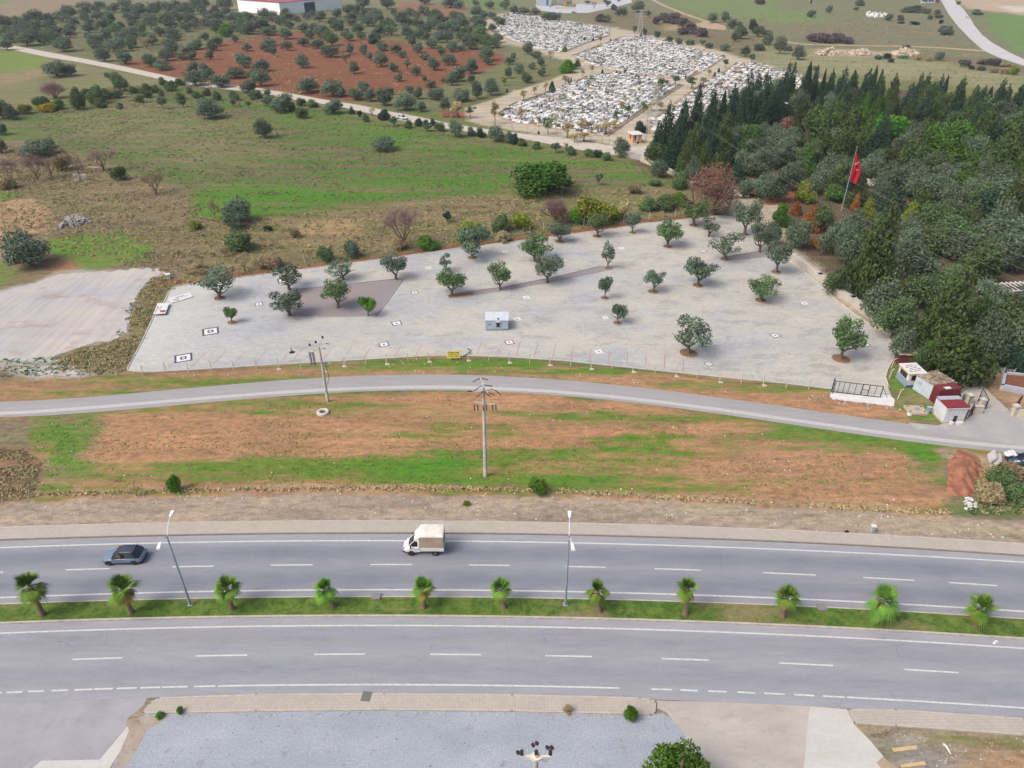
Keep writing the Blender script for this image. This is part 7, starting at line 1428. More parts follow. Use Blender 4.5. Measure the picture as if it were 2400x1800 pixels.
# red dirt mound
t = MB(); mp_ = wpoly(tz(3, 2, [(1590, 600), (1700, 575), (1800, 620), (1850, 670), (1835, 800), (1790, 900), (1730, 990), (1600, 960), (1530, 900), (1560, 740)])); cx = sum(p[0] for p in mp_)/len(mp_); cy = sum(p[1] for p in mp_)/len(mp_)
nx, ny = 50, 60; xs = np.linspace(min(p[0] for p in mp_)-1, max(p[0] for p in mp_)+1, nx); ys = np.linspace(min(p[1] for p in mp_)-1, max(p[1] for p in mp_)+1, ny)
GX, GY = np.meshgrid(xs, ys); sd_ = poly_sd(GX.ravel(), GY.ravel(), mp_).reshape(GX.shape); Zm = np.clip(sd_*.35, -.3, 1.1)+(fbm(GX*1.3, GY*.5, 3)-.5)*.7
t.add([(GX[j, i]-cx, GY[j, i]-cy, float(Zm[j, i])) for j in range(ny) for i in range(nx)], [(j*nx+i, j*nx+i+1, (j+1)*nx+i+1, (j+1)*nx+i) for j in range(ny-1) for i in range(nx-1)])
o = t.build('dirt_mound', mat('red_mound', K(176, 122, 96), .12, .9, .95, c2=K(148, 100, 78), lo=.42, hi=.58, bmp=.8), smooth=True); o.location = (cx, cy, 0); tag(o, 'red-brown dirt mound at the right end of the roadside strip', 'mound')
# planks in the lower right
for i, qd in enumerate([[(1068, 1488), (1090, 1518), (1293, 1495), (1282, 1463)], [(1143, 1630), (1155, 1655), (1370, 1632), (1352, 1600)]]):
    P_ = [at(*q(3, 3, x, y), .06) for x, y in qd]; cx = sum(p.x for p in P_)/4; cy = sum(p.y for p in P_)/4; b = MB(); b.prism([(p.x-cx, p.y-cy) for p in P_], 0, .07)
    o = b.build('wooden_board', mat('plywood', K(222, 194, 150), .08, 3, .8)); o.location = (cx, cy, .01); tag(o, ['plywood board lying on the dirt at lower right, upper one', 'plywood board lying on the dirt at the bottom edge, lower one'][i], 'board')
p = at(*q(3, 3, 1548, 1495)); b = MB(); b.tube([(-.1, .5, .06), (0, .2, .1), (.05, -.5, .06)], [.05, .1, .06], 6); b.tube([(0, .2, .1), (-.25, .35, .06)], .04, 5); o = b.build('plastic_scrap', WHT); o.location = p; tag(o, 'crumpled white plastic scrap on the dirt at lower right', 'litter')
# median/sidewalk boxes
for i, (c, x, y, lb) in enumerate([(1, 1040, 180, 'grey square drain cover on the median, left of centre'), (3, 465, 275, 'grey square drain cover on the median at the right')]):
    p = at(*q(c, 3, x, y), .12); b = MB(); b.box((0, 0, .08), (.95, .85, .16)); o = b.build('drain_cover', mat('drain_grey', K(150, 150, 154), .1, 3, .8), bevel=.03); o.location = (p.x, p.y, .12); tag(o, lb, 'drain cover', 'drain covers of the median')
p = at(*q(1, 3, 953, 1040), .15); t = thing('drain_grate', 'dark drain grate set in the near pavement edge', 'drain', (p.x, p.y, .152), -.1); b = MB(); b.box((0, 0, .012), (.85, 1.0, .024)); b.build('grate', mat('grate', K(128, 124, 122), .1, 4, .8), t)
p = at(*q(3, 2, 898, 1278)); t = thing('roadside_cabinet', 'small white-topped utility cabinet on the brown verge', 'cabinet', (p.x, p.y, 0)); b = MB(); b.box((0, 0, .45), (.4, .35, .9)); b.build('body', GRYR, t); b = MB(); b.box((0, 0, .95), (.62, .5, .12)); b.build('lid', WHT, t, bevel=.03)
p = at(*q(3, 2, 678, 1285)); o = MB().box((0, 0, .15), (.5, .3, .3), rz=.4).build('black_bag', BLKM, bevel=.08); o.location = p; tag(o, 'crumpled black bag on the brown verge left of the cabinet', 'bag')
p = at(*q(3, 3, 1962, 578)); b = MB(); b.box((0, 0, .06), (.5, .22, .12), rz=.5, top=.6); b.box((.2, .15, .05), (.3, .2, .1)); o = b.build('litter', WHT); o.location = p; tag(o, 'black and white litter on the hard shoulder at the right', 'litter')
# grassy bank stones + tyre by pole
p = at(757, 968); t = thing('concrete_ring', 'white concrete ring lying on the soil below the left power pole', 'ring', (p.x, p.y, 0), 0)
b = MB(); n = 22; prof = [(.45, .02), (.5, .32), (.72, .38), (.88, .3), (.92, .02)]; b.add([(r_*math.cos(2*math.pi*j/n), r_*math.sin(2*math.pi*j/n), z_) for r_, z_ in prof for j in range(n)], [(i*n+j, i*n+(j+1) % n, (i+1)*n+(j+1) % n, (i+1)*n+j) for i in range(4) for j in range(n)]); b.build('ring', WPL, t, smooth=True)
b = MB(); b.lathe([(.5, .0), (.45, .1), (.1, .14)], 16); b.build('filling', mat('dark_fill', K(110, 100, 92), .2, 4, .95), t)
# ================================================================== VEHICLES
TYRE = mat('tyre', K(52, 50, 52), .1, 8, .9); RIMD = mat('dark_rim', K(84, 82, 86), .1, 6, .5, .3); RIML = mat('light_rim', K(170, 172, 176), .08, 6, .4, .4); CHR = mat('chrome', K(206, 212, 218), .05, 4, .25, .8)
def carpaint(name, c, rough=.32):
    m = mat(name, c, .03, 1.0, rough, spec=.5); m.node_tree.nodes['Principled BSDF'].inputs['Coat Weight'].default_value = .5; return m
def wheel(t, x, y, r, w_, rim):
    b = MB(); M_ = Matrix.Translation((x, y, r)) @ Matrix.Rotation(math.pi/2, 4, 'X'); b.lathe([(r*.62, -w_/2), (r*.93, -w_/2), (r, -w_*.3), (r, w_*.3), (r*.93, w_/2), (r*.62, w_/2)], 22, M=M_); o = b.build('wheel', TYRE, t, smooth=True)
    b = MB(); b.lathe([(r*.60, -w_*.42), (r*.60, w_*.42)], 18, M=M_); b.lathe([(r*.2, -w_*.52), (r*.2, w_*.52)], 8, M=M_)
    for k in range(5): an = k*2*math.pi/5; b.box((x+math.cos(an)*r*.38, y, r+math.sin(an)*r*.38), (r*.5, w_*1.02, .05), ry=-an)
    b.build('rim', rim, o)
def shell(b, st):
    rings = []
    for x, w_, zb, zs, zt in st:
        rings.append([(x, -.86*w_, zb), (x, -w_, zb+.13), (x, -w_, zs), (x, -.93*w_, zt-.03), (x, -.7*w_, zt), (x, 0, zt+.03), (x, .7*w_, zt), (x, .93*w_, zt-.03), (x, w_, zs), (x, w_, zb+.13), (x, .86*w_, zb)])
    b.loft(rings)
def car(name, label, cat, loc, rz, L, W_, Hh, paint, roofm, rim, hatch=True, rails=False, s=1.0, pm=None):
    t = thing(name, label, cat, loc, rz); h = L/2; w_ = W_/2; bz = Hh*.60; gz = .22
    b = MB(); dk = Hh*.58 if not hatch else Hh*.62
    shell(b, [(-h, w_*.80, .42, .62, .72), (-h+.10, w_*.9, .30, .70, bz-.12), (-h+.45, w_*.985, gz, bz-.12, dk), (-h*.55, w_, gz, bz-.08, bz+.01), (0, w_, gz, bz-.06, bz), (h*.38, w_, gz, bz-.10, bz-.02), (h*.62, w_*.985, gz, bz-.16, bz-.10), (h-.35, w_*.94, gz+.02, bz-.26, bz-.20), (h-.10, w_*.84, .28, .62, bz-.34), (h, w_*.66, .36, .52, .58)]); b.build('body', paint, t, smooth=True)
    # greenhouse: belt outline and roof outline
    xr, xf = (-h+.22 if hatch else -h*.62), h*.50; tr_, tf = (-h+.88 if hatch else -h*.36), h*.06
    ring0 = [(xr, -w_*.78), (xr+.25, -w_*.93), (xf-.45, -w_*.95), (xf, -w_*.62), (xf+.08, 0), (xf, w_*.62), (xf-.45, w_*.95), (xr+.25, w_*.93), (xr, w_*.78), (xr-.04, 0)]
    ring1 = [(tr_, -w_*.62), (tr_+.15, -w_*.72), (tf-.1, -w_*.72), (tf, -w_*.6), (tf+.04, 0), (tf, w_*.6), (tf-.1, w_*.72), (tr_+.15, w_*.72), (tr_, w_*.62), (tr_-.03, 0)]
    mid = [tuple(a*.42+c*.58 for a, c in zip(p_, q_)) for p_, q_ in zip(ring0, ring1)]
    b = MB(); b.loft([[(x, y*1.0, bz-.05) for x, y in ring0], [(x, y*1.03, bz+(Hh-bz)*.6) for x, y in mid], [(x, y, Hh-.05) for x, y in ring1]]); b.build('windows', DGL, t, smooth=True)
    b = MB(); b.loft([[(x*1.0, y*1.03, Hh-.055) for x, y in ring1], [(x, y*.99, Hh-.005) for x, y in ring1], [(x*.9+.1*(tr_+tf)/2, y*.82, Hh+.012) for x, y in ring1]]); b.build('roof', roofm, t, smooth=True)
    b = MB()
    for sy in (-1, 1):
        b.tube([(xf-.05, sy*w_*.82, bz-.02), (tf-.02, sy*w_*.70, Hh-.03)], .035, 5); b.tube([(xr+.12, sy*w_*.90, bz), (tr_+.04, sy*w_*.69, Hh-.03)], .06, 5); b.tube([(0, sy*w_*.955, bz-.02), (-.04, sy*w_*.735, Hh-.05)], .022, 4)
        b.tube([(xf-.3, sy*w_*.965, bz-.015), (xr+.3, sy*w_*.945, bz-.01)], .018, 4)
    b.build('pillars', pm or paint, t)
    for sy in (-1, 1):
        for x_ in (h*.62, -h*.60): wheel(t, x_, sy*(w_-.11), .36, .23, rim)
        b = MB(); b.box((h-.16, sy*w_*.66, .66), (.26, .36, .13), rz=-sy*.5); b.build('headlight', CHR, t, bevel=.02)
        b = MB(); b.box((-h+.07, sy*w_*.66, .86), (.08, .34, .09), rz=sy*.3); b.build('tail_light', mat('tail_red', K(150, 50, 60), .1, 4, .3), t, bevel=.02)
        b = MB(); b.box((xf-.30, sy*(w_+.07), bz+.08), (.14, .20, .12)); b.build('mirror', BLKM if roofm is not paint else paint, t, bevel=.03)
        b = MB(); b.box((.02, sy*(w_+.004), bz-.2), (.16, .02, .03)); b.box((-.9, sy*(w_+.004), bz-.2), (.16, .02, .03)); b.build('door_handle', CHR, t)
        if rails: b = MB(); b.tube([(tf-.15, sy*w_*.68, Hh+.01), (tf-.3, sy*w_*.68, Hh+.06), (tr_+.35, sy*w_*.66, Hh+.06), (tr_+.2, sy*w_*.66, Hh+.01)], .025, 5); b.build('roof_rail', CHR, t)
    b = MB(); b.box((0, 0, .24), (L*.86, W_*.94, .16)); b.box((h-.12, 0, .36), (.18, W_*.72, .2)); b.box((-h+.1, 0, .38), (.18, W_*.8, .24)); b.build('lower_trim', BLKM, t)
    b = MB(); b.box((h-.03, 0, .52), (.06, .8, .12)); b.build('grille', BLKM, t)
    if s != 1.0: t.scale = (s, s, s)
    return t
def roaddir(f, X): return math.atan2(float(f(X+3)-f(X-3)), 6)
p = at(291, 1318); p2 = at(290, 1322); X = p2.x; Yc = at(290, 1326).y+.95
car('parked_car' if False else 'car', 'blue-grey crossover with a black roof and roof rails driving left on the highway', 'car', (X-.05, Yc, .01), roaddir(fLD, X)+math.pi, 4.45, 1.84, 1.62, carpaint('blue_grey_paint', K(112, 138, 160)), mat('black_roof', K(66, 72, 90), .06, 1, .3, spec=.5), RIMD, True, True, 1.0, BLKM)
p = at(940, 281); car('car', 'white hatchback coming down the pale track past the shrubs', 'car', (p.x+.4, p.y+1.2, .04), -.62, 4.3, 1.8, 1.5, carpaint('white_car_paint', K(238, 240, 246)), MATS['white_car_paint'], RIML, True, False)
p = at(1289, 16); car('car', 'small white car on the far forecourt', 'car', (p.x, p.y, .06), 1.4, 4.2, 1.8, 1.5, MATS['white_car_paint'], MATS['white_car_paint'], RIML)
p = at(1345, 31); car('car', 'small silver-blue car on the far forecourt road', 'car', (p.x, p.y, .06), .1, 4.4, 1.8, 1.45, carpaint('silver_paint', K(190, 204, 216)), MATS['silver_paint'], RIML)
# junk saloon at the right edge
GRNP = carpaint('teal_paint', K(56, 98, 116), .45); p = at(2395, 1096)
jc = car('junk_car', 'abandoned dark teal saloon heaped with white boards at the right frame edge', 'car', (p.x+.9, p.y+.9, 0), math.pi-.17, 4.7, 1.75, 1.4, GRNP, mat('faded_blue_roof', K(98, 136, 160), .1, 1, .5), RIMD, False)
a = at(2342, 1090)
for i, (dx, dy, z_, rz, sx, sz, lb) in enumerate([(-.1, .5, .55, 1.1, 1.9, 1.1, 'dirty white board leaning on the nose of the junk car, front one'), (-.5, 1.1, .6, 1.2, 1.8, 1.2, 'dirty white board leaning on the nose of the junk car, rear one'), (2.0, .0, .4, .1, .8, .9, 'small dirty white panel leaning against the junk car side')]):
    o = MB().box((0, 0, 0), (sx, .28, sz), rx=.45).build('leaning_board', mat('dirty_white', K(214, 212, 214), .08, 1.5, .8), bevel=.03); o.location = (a.x+dx, a.y+dy, z_); o.rotation_euler = (0, 0, rz); tag(o, lb, 'board', 'white boards leaning on the junk car')
b = MB(); rr = random.Random(4)
for k in range(14): b.lathe([(.05, -.2), (.3, -.12), (.36, .05), (.2, .2), (.03, .24)], 8, (rr.uniform(-.6, .7), rr.uniform(-.35, .35), rr.uniform(0, .2)))
o = b.build('foam_heap', WHT, smooth=True); o.location = (a.x+1.5, a.y+1.05, 1.05); tag(o, 'bright white foam sacks heaped on the bonnet of the junk car', 'sacks')
# truck
TW = carpaint('truck_white', K(244, 244, 246), .4); TARP = mat('tarp_cream', K(246, 242, 234), .04, .8, .8, c2=K(226, 216, 204)); TARS = mat('tarp_tan', K(196, 180, 158), .08, .9, .85, c2=K(178, 160, 138))
X0, X1 = at(946, 1296).x, at(1042, 1296).x; Lt = X1-X0; Yf = at(990, 1303).y
t = thing('pickup_truck', 'white pickup truck with a cream tarpaulin box driving left on the highway', 'truck', ((X0+X1)/2, Yf+1.0, .01), roaddir(fLD, (X0+X1)/2)+math.pi)
h = Lt/2; w_ = .98; cb = h-1.95   # cab from cb..h ; bed from -h..cb
b = MB(); shell(b, [(cb, w_*.95, .40, 1.2, 1.28), (cb+.5, w_*.97, .38, 1.2, 1.26), (h-1.0, w_*.96, .38, 1.12, 1.22), (h-.55, w_*.94, .38, .95, 1.06), (h-.2, w_*.88, .42, .82, .92), (h, w_*.68, .48, .66, .74)]); b.build('cab_body', TW, t, smooth=True)
r0 = [(cb+.02, -w_*.92), (h-1.15, -w_*.92), (h-.66, -w_*.66), (h-.6, 0), (h-.66, w_*.66), (h-1.15, w_*.92), (cb+.02, w_*.92)]; r1 = [(cb+.06, -w_*.74), (h-1.42, -w_*.74), (h-1.36, -w_*.6), (h-1.33, 0), (h-1.36, w_*.6), (h-1.42, w_*.74), (cb+.06, w_*.74)]
b = MB(); b.loft([[(x, y, 1.18) for x, y in r0], [(x, y, 2.02) for x, y in r1]]); b.build('cab_windows', DGL, t)
b = MB(); b.loft([[(x, y*1.04, 2.0) for x, y in r1], [(x, y, 2.10) for x, y in r1], [(x*.97+.03*cb, y*.8, 2.14) for x, y in r1]])
for sy in (-1, 1): b.tube([(h-.68, sy*w_*.72, 1.18), (h-1.38, sy*w_*.67, 2.04)], .05, 5); b.tube([(cb+.08, sy*w_*.93, 1.15), (cb+.10, sy*w_*.76, 2.04)], .12, 5); b.box((cb+.5, sy*w_*.86, 1.23), (1.3, .1, .12))
b.build('cab_roof', TW, t)
b = MB(); b.box((h-.95, .32, 1.32), (.25, .42, .10), rz=.2); b.build('dashboard_cloth', mat('red_cloth', K(206, 96, 104), .1, 4, .8), t)
bl = cb-(-h)-.12; bxm = (-h+cb-.12)/2
b = MB()
for sy in (-1, 1): b.box((bxm, sy*1.03, .98), (bl, .06, .42))
b.box((-h, 0, .98), (.06, 2.06, .42)); b.box((bxm, 0, .80), (bl, 2.06, .10))
for k in range(4):
    for sy in (-1, 1): b.box((-h+.05+k*bl/3, sy*1.065, .98), (.07, .03, .44))
b.build('dropside_bed', TW, t, bevel=0)
zt = 2.95; b = MB(); rr0 = [(-h+.02, -1.0), (cb-.06, -1.0), (cb-.06, 1.0), (-h+.02, 1.0)]
b.loft([[(x, y, 1.16) for x, y in rr0], [(x, y, zt-.12) for x, y in rr0]]); b.build('tarp_sides', TARS, t)
b = MB(); b.loft([[(-h-.02, -1.04, zt-.125), (cb+.0, -1.04, zt-.125), (cb+.0, 1.04, zt-.125), (-h-.02, 1.04, zt-.125)], [(-h-.0, -1.0, zt), (cb-.35, -1.0, zt), (cb-.35, 1.0, zt), (-h, 1.0, zt)], [(-h+.2, -.5, zt+.05), (cb-.5, -.5, zt+.05), (cb-.5, .5, zt+.05), (-h+.2, .5, zt+.05)]])
b.add([(cb+.0, -1.0, zt-.12), (cb+.0, 1.0, zt-.12), (cb+.62, .72, 2.2), (cb+.62, -.72, 2.2), (cb-.02, -1.0, 1.9), (cb-.02, 1.0, 1.9)], [(0, 1, 2, 3), (0, 3, 4), (1, 5, 2), (3, 2, 5, 4)])
b.build('tarp_top', TARP, t)
for x_, r_ in ((h-.95, .36), (-h+1.0, .36)):
    for sy in (-1, 1): wheel(t, x_, sy*(w_-.08), r_, .26, RIML if x_ < 0 else RIMD)
for sy in (-1, 1):
    b = MB(); b.box((h-.22, sy*w_*.62, .84), (.22, .34, .16), rz=-sy*.4); b.build('headlight', CHR, t)
    b = MB(); b.box((h-.95, sy*(w_+.13), 1.36), (.12, .22, .26)); b.tube([(h-.95, sy*w_*.9, 1.28), (h-.95, sy*(w_+.1), 1.36)], .02, 4); b.build('mirror', BLKM, t)
    b = MB(); b.box((cb+.18, sy*(w_*.955), .95), (.12, .03, .04)); b.build('door_handle', BLKM, t)
    b = MB(); b.box((-h-.03, sy*.8, .74), (.06, .3, .12)); b.build('tail_light', MATS['tail_red'], t)
b = MB(); b.box((h-.1, 0, .48), (.22, 1.5, .22)); b.box((bxm, 0, .62), (bl, .8, .14)); b.box((h-.55, 0, .36), (.9, 1.6, .1)); b.box((cb-.3, -.85, .5), (.5, .3, .3)); b.build('chassis', BLKM, t)
# ================================================================== STREET LAMPS
GALV = mat('galvanised', K(172, 182, 194), .06, 1.5, .5, .3); LW = mat('lamp_white', K(248, 248, 252), .02, 2, .4)
def lamp(label, bx_, by_, jx, jy, ux, uy, lx, ly):
    p = at(bx_, by_, .12); hj = hz(p.y, jy); A_ = Vector((0, 0, 0)); J = Vector((0, 0, hj-.12)); t = thing('street_lamp', label, 'street lamp', (p.x, p.y, .12), 0, 'double street lamps of the median')
    b = MB(); b.tube([(0, 0, 0), (0, 0, 1.2), J], [.15, .13, .065], 12); b.build('pole', GALV, t, smooth=True); b = MB(); b.box((0, 0, .03), (.5, .5, .06)); b.build('base_plate', GALV, t)
    for (hx, hy, sg) in ((ux, uy, 1), (lx, ly, -1)):
        z_ = hj+.75; g = at(hx, hy, z_); E = Vector((g.x-p.x, g.y-p.y, z_-.12)); E = J+(E-J); d_ = (E-J); dh = Vector((d_.x, d_.y, 0)).normalized()
        b = MB(); b.tube([J-Vector((0, 0, .5)), J+d_*.3+Vector((0, 0, .12)), E-dh*.35], [.05, .045, .035], 6); b.build('arm', LW, t)
        b = MB(); an = math.atan2(dh.y, dh.x)
        M_ = Matrix.Translation(E) @ Matrix.Rotation(an, 4, 'Z'); b.add([M_ @ Vector(v) for v in ((-.45, -.12, -.06), (.45, -.2, -.06), (.45, .2, -.06), (-.45, .12, -.06), (-.45, -.12, .05), (.40, -.17, .09), (.40, .17, .09), (-.45, .12, .05))], [(3, 2, 1, 0), (4, 5, 6, 7), (0, 1, 5, 4), (1, 2, 6, 5), (2, 3, 7, 6), (3, 0, 4, 7)]); b.build('lamp_head', LW, t)
lamp('tall double-headed street lamp at the left with splayed arms', 446, 1417, 391, 1253, 402, 1204, 373, 1279)
lamp('tall double-headed street lamp right of the middle with straight arms', 1325, 1417, 1337.5, 1256, 1335, 1205, 1342, 1282)
# ================================================================== POWER POLES
PCON = mat('pole_concrete', K(226, 220, 212), .07, 1.2, .85, c2=K(180, 174, 168)); INS = mat('insulator', K(74, 62, 68), .15, 8, .5); XA = mat('crossarm', K(216, 204, 192), .08, 2, .8)
def insul(b, a, d, n=6, r=.10):
    a, d = Vector(a), Vector(d); v = d-a; b.tube([a, d], .02, 5)
    for k in range(n): c_ = a+v*(k+.8)/(n+.6); b.tube([c_-v.normalized()*.03, c_+v.normalized()*.03], r, 8)
# middle pole with double cross arms
p = at(1138, 1116); hp_ = hz(p.y, 899); t = thing('power_pole', 'tall concrete power pole with many insulators in the middle of the strip', 'power pole', (p.x, p.y, 0))
b = MB(); b.tube([(0, 0, -.1), (0, 0, hp_*.5), (0, 0, hp_)], [.27, .21, .14], 12); b.build('pole', PCON, t, smooth=True)
sc = mpp(p.y, hp_)
def pt(px, py, z): g = at(px, py, z); return Vector((g.x-p.x, g.y-p.y, z))
z1, z2 = hp_*.93, hp_*.80
for (a_, d_, z_) in (((1119, 925), (1164, 917), z1), ((1119, 937), (1165, 942), z2)):
    A_, D2 = pt(*a_, z_), pt(*d_, z_); m_ = (A_+D2)/2; A_ -= m_*.0; b = MB(); mid = Vector((0, 0, z_)); off_ = mid-m_; A_, D2 = A_+off_*.9, D2+off_*.9
    v = D2-A_; b.box(tuple((A_+D2)/2), (v.length, .14, .14), rz=math.atan2(v.y, v.x)); b.build('crossarm', XA, t)
b = MB(); v0 = Vector((-.35, .9, hp_+.25)); v1 = Vector((.55, -.9, z1+.3)); b.tube([v0, (0, 0, hp_-.1), v1], .06, 5); b.build('brace', XA, t)
for i, (a_, d_) in enumerate([((-.4, .9, hp_+.2), (-1.35, .5, hp_-.1)), ((-.3, .9, hp_+.2), (.6, .8, hp_)), ((-.15, .1, hp_-.3), (-1.1, -.3, hp_-.8)), ((.15, .1, hp_-.3), (1.1, .2, hp_-.5)), ((-1.3, -.2, z1), (-1.95, -.1, z1)), ((1.3, .2, z1), (2.2, -.5, z1-.4)), ((0, -.2, z1), (-.9, -.7, z1-.5)), ((.1, -.2, z1-.1), (.95, -.7, z1-.5)), ((.6, -.5, z1), (1.4, -.7, z1-.2))]):
    b = MB(); insul(b, a_, d_); b.build('insulator', INS, t)
for i, x_ in enumerate((-1.15, -.75, -.1, .3, 1.05, 1.45)):
    b = MB(); insul(b, (x_, -.1, z2-.1), (x_+.05, -.25, z2-.95), 5, .09); b.build('insulator', INS, t)
# left pole with switchgear
p = at(768.5, 941); hq = hz(p.y, 812); t = thing('power_pole', 'concrete power pole with black switchgear left of the middle', 'power pole', (p.x, p.y, 0))
b = MB(); b.tube([(0, 0, -.1), (0, 0, hq*.5), (0, 0, hq)], [.24, .20, .14], 12); b.build('pole', PCON, t, smooth=True)
b = MB(); b.tube([(-1.5, -.3, hq-1.2), (-.4, 0, hq-.5), (.35, .9, hq+.6)], .05, 5); b.tube([(-1.2, -.3, hq-.3), (0, 0, hq-.6)], .05, 5); b.build('bracket', XA, t)
b = MB()
for x_ in (-1.5, -.75):
    b.tube([(x_, -.35, hq-.6), (x_, -.35, hq-3.0)], .03, 4)
for k in range(5): b.tube([(-1.5, -.35, hq-.8-k*.5), (-.75, -.35, hq-.8-k*.5)], .03, 4)
b.build('switch_frame', BLKM, t)
for k in range(4):
    for x_ in (-1.3, -.95): b = MB(); insul(b, (x_, -.35, hq-.85-k*.5), (x_, -.36, hq-1.25-k*.5), 3, .10); b.build('insulator', INS, t)
for a_ in ((-1.35, .2, hq+.35), (-.45, .3, hq+.75), (.45, .9, hq+1.2)): b = MB(); insul(b, (a_[0], a_[1], a_[2]-.4), a_, 3, .15); b.build('insulator', INS, t)
for a_ in ((.9, .4, hq+.3), (.4, .1, hq-.3)): b = MB(); insul(b, a_, (a_[0]+.6, a_[1]-.1, a_[2]-.1), 4, .07); b.build('insulator', INS, t)
b = MB(); b.tube([(.35, 0, 3.0), (.75, 0, 4.2), (.5, 0, 7.0)], .035, 4); b.build('cable', BLKM, t)
# near pole seen from above at the bottom edge
hn = 17.0; g = at(1257, 1769, hn); t = thing('power_pole', 'top of a near concrete power pole rising from below the frame', 'power pole', (g.x, g.y, 0)); s2 = mpp(g.y, hn)
b = MB(); b.tube([(0, 0, -.1), (0, 0, hn*.5), (0, 0, hn)], [.30, .22, .13], 12); b.build('pole', PCON, t, smooth=True)
b = MB(); b.loft([[(x, -w2, hn-.3-abs(x)*.1), (x, w2, hn-.3-abs(x)*.1), (x, w2, hn-.14), (x, -w2, hn-.14)] for x, w2 in ((-33*s2, .06), (-16*s2, .09), (-5*s2, .26), (5*s2, .26), (16*s2, .09), (33*s2, .06))]); b.build('crossarm', mat('cream_crossarm', K(240, 232, 218), .05, 1, .8), t)
for x_, y_ in ((-44, .35), (-37, .3), (-8, .95), (1, 1.1), (26, .75), (36, .75)):
    b = MB(); insul(b, (x_*s2, y_*.8, hn-.15), (x_*s2+.05, y_*.8-.3, hn+.2), 4, .12); b.build('insulator', INS, t)
for x_, y_ in ((-34, .05), (33, .05), (0, .05)): b = MB(); insul(b, (x_*s2, y_, hn-.1), (x_*s2, y_, hn+.4), 3, .12); b.build('insulator', INS, t)
b = MB(); b.tube([(-17*s2, -.6, hn-.9), (17*s2, -.6, hn-.9)], .04, 5); b.tube([(-17*s2, -1.1, hn-1.1), (17*s2, -1.1, hn-1.1)], .04, 5)
for x_ in (-17, 0, 17): b.tube([(x_*s2, -.4, hn-.8), (x_*s2, -1.6, hn-1.3)], .04, 5)
b.build('fuse_rack', GRC, t)
for x_ in (-16, 0, 16): b = MB(); b.tube([(x_*s2, -.65, hn-.85), (x_*s2, -1.5, hn-1.1)], .10, 8); b.build('fuse', BLKM, t)
# wires
WR = mat('wire', K(150, 140, 130), .1, 3, .6)
def wire(label, pts, r=.014, sag=0.0, group=None, m=None):
    P_ = [Vector(a_) for a_ in pts]; Q = []
    for a_, d_ in zip(P_[:-1], P_[1:]):
        for k in range(12): u = k/12; Q.append(a_.lerp(d_, u)-Vector((0, 0, sag*4*u*(1-u))))
    Q.append(P_[-1]); b = MB(); o0 = Q[0].copy(); b.tube([v-o0 for v in Q], r, 4, cap=False); o = b.build('power_wire', m or WR); o.location = o0; tag(o, label, 'wire', group); return o
p = at(1138, 1116)
for i, (x0, ex, ey) in enumerate([(-.9, 2160, 1487), (0, 2265, 1492), (.95, 2330, 1490)]):
    wire('thin wire slanting from the middle pole to lower right, %s from left' % nth(i), [(p.x+x0+.6, p.y-.6, z1-.3), tuple(at(ex, ey, 7.5)), tuple(at(ex*1.35-400, ey*1.25-60, 7.0))], .007, 1.0, 'wires from the middle pole')
for i, (x0, ex, ey) in enumerate([(-.75, 1176, 1449), (.3, 1240, 1449)]):
    wire('thin wire from the middle pole down towards the near pole, %s from left' % nth(i), [(p.x+x0, p.y-.3, z2-1.0), (g.x-1+i*2, g.y+.8, hn)], .006, .8, 'wires to the near pole')
FW = mat('forest_wire', K(140, 138, 130), .1, 3, .6)
for i, (x0, y0, x1, y1) in enumerate([(1615, 250, 2420, 640), (1640, 240, 2420, 610), (1600, 268, 2420, 705), (1650, 262, 2420, 672), (1660, 300, 2420, 742)]):
    a_, d_ = at(x0, y0, 17), at(x1, y1, 16); wire('thin power wire crossing above the cemetery grove, %s from the top' % nth(i), [tuple(a_), tuple(d_)], .018, 1.5, 'wires above the grove', FW)
# lattice pylons
def pylon(label, px, base, top, wide):
    p = at(px, base); h = hz(p.y, top); t = thing('lattice_pylon', label, 'pylon', (p.x, p.y, 0)); m_ = mat('pylon_steel', K(200, 204, 204), .06, 1, .6); b = MB(); w0, w1 = wide, wide*.22; r_ = .07
    cs = [(-1, -1), (1, -1), (1, 1), (-1, 1)]; N = 9
    for cx, cy in cs: b.tube([(cx*w0, cy*w0, 0), (cx*w1, cy*w1, h)], r_, 4)
    for k in range(N):
        f0, f1 = k/N, (k+1)/N; a0, a1 = w0+(w1-w0)*f0, w0+(w1-w0)*f1
        for i in range(4): c0, c1 = cs[i], cs[(i+1) % 4]; b.tube([(c0[0]*a0, c0[1]*a0, h*f0), (c1[0]*a1, c1[1]*a1, h*f1)], r_*.6, 3); b.tube([(c1[0]*a0, c1[1]*a0, h*f0), (c0[0]*a1, c0[1]*a1, h*f1)], r_*.6, 3)
    b.build('lattice', m_, t)
    for f_ in (.72, .84, .96): b = MB(); b.tube([(-wide*2.2, 0, h*f_), (0, 0, h*f_+.5), (wide*2.2, 0, h*f_)], .07, 4); b.tube([(-wide*2.2, 0, h*f_), (wide*2.2, 0, h*f_)], .07, 4); b.build('arm', m_, t)
pylon('tall pale lattice pylon rising between the graves and the grove', 1529, 300, 195, 1.5); pylon('lattice pylon behind the far grave plots', 1499, 82, 22, 1.9)
p = at(1513, 334); b = MB(); b.tube([(0, 0, 0), (0, 0, 9)], .10, 6); o = b.build('lamp_post', GALV); o.location = p; tag(o, 'thin pale post right of the orange guard hut', 'post')
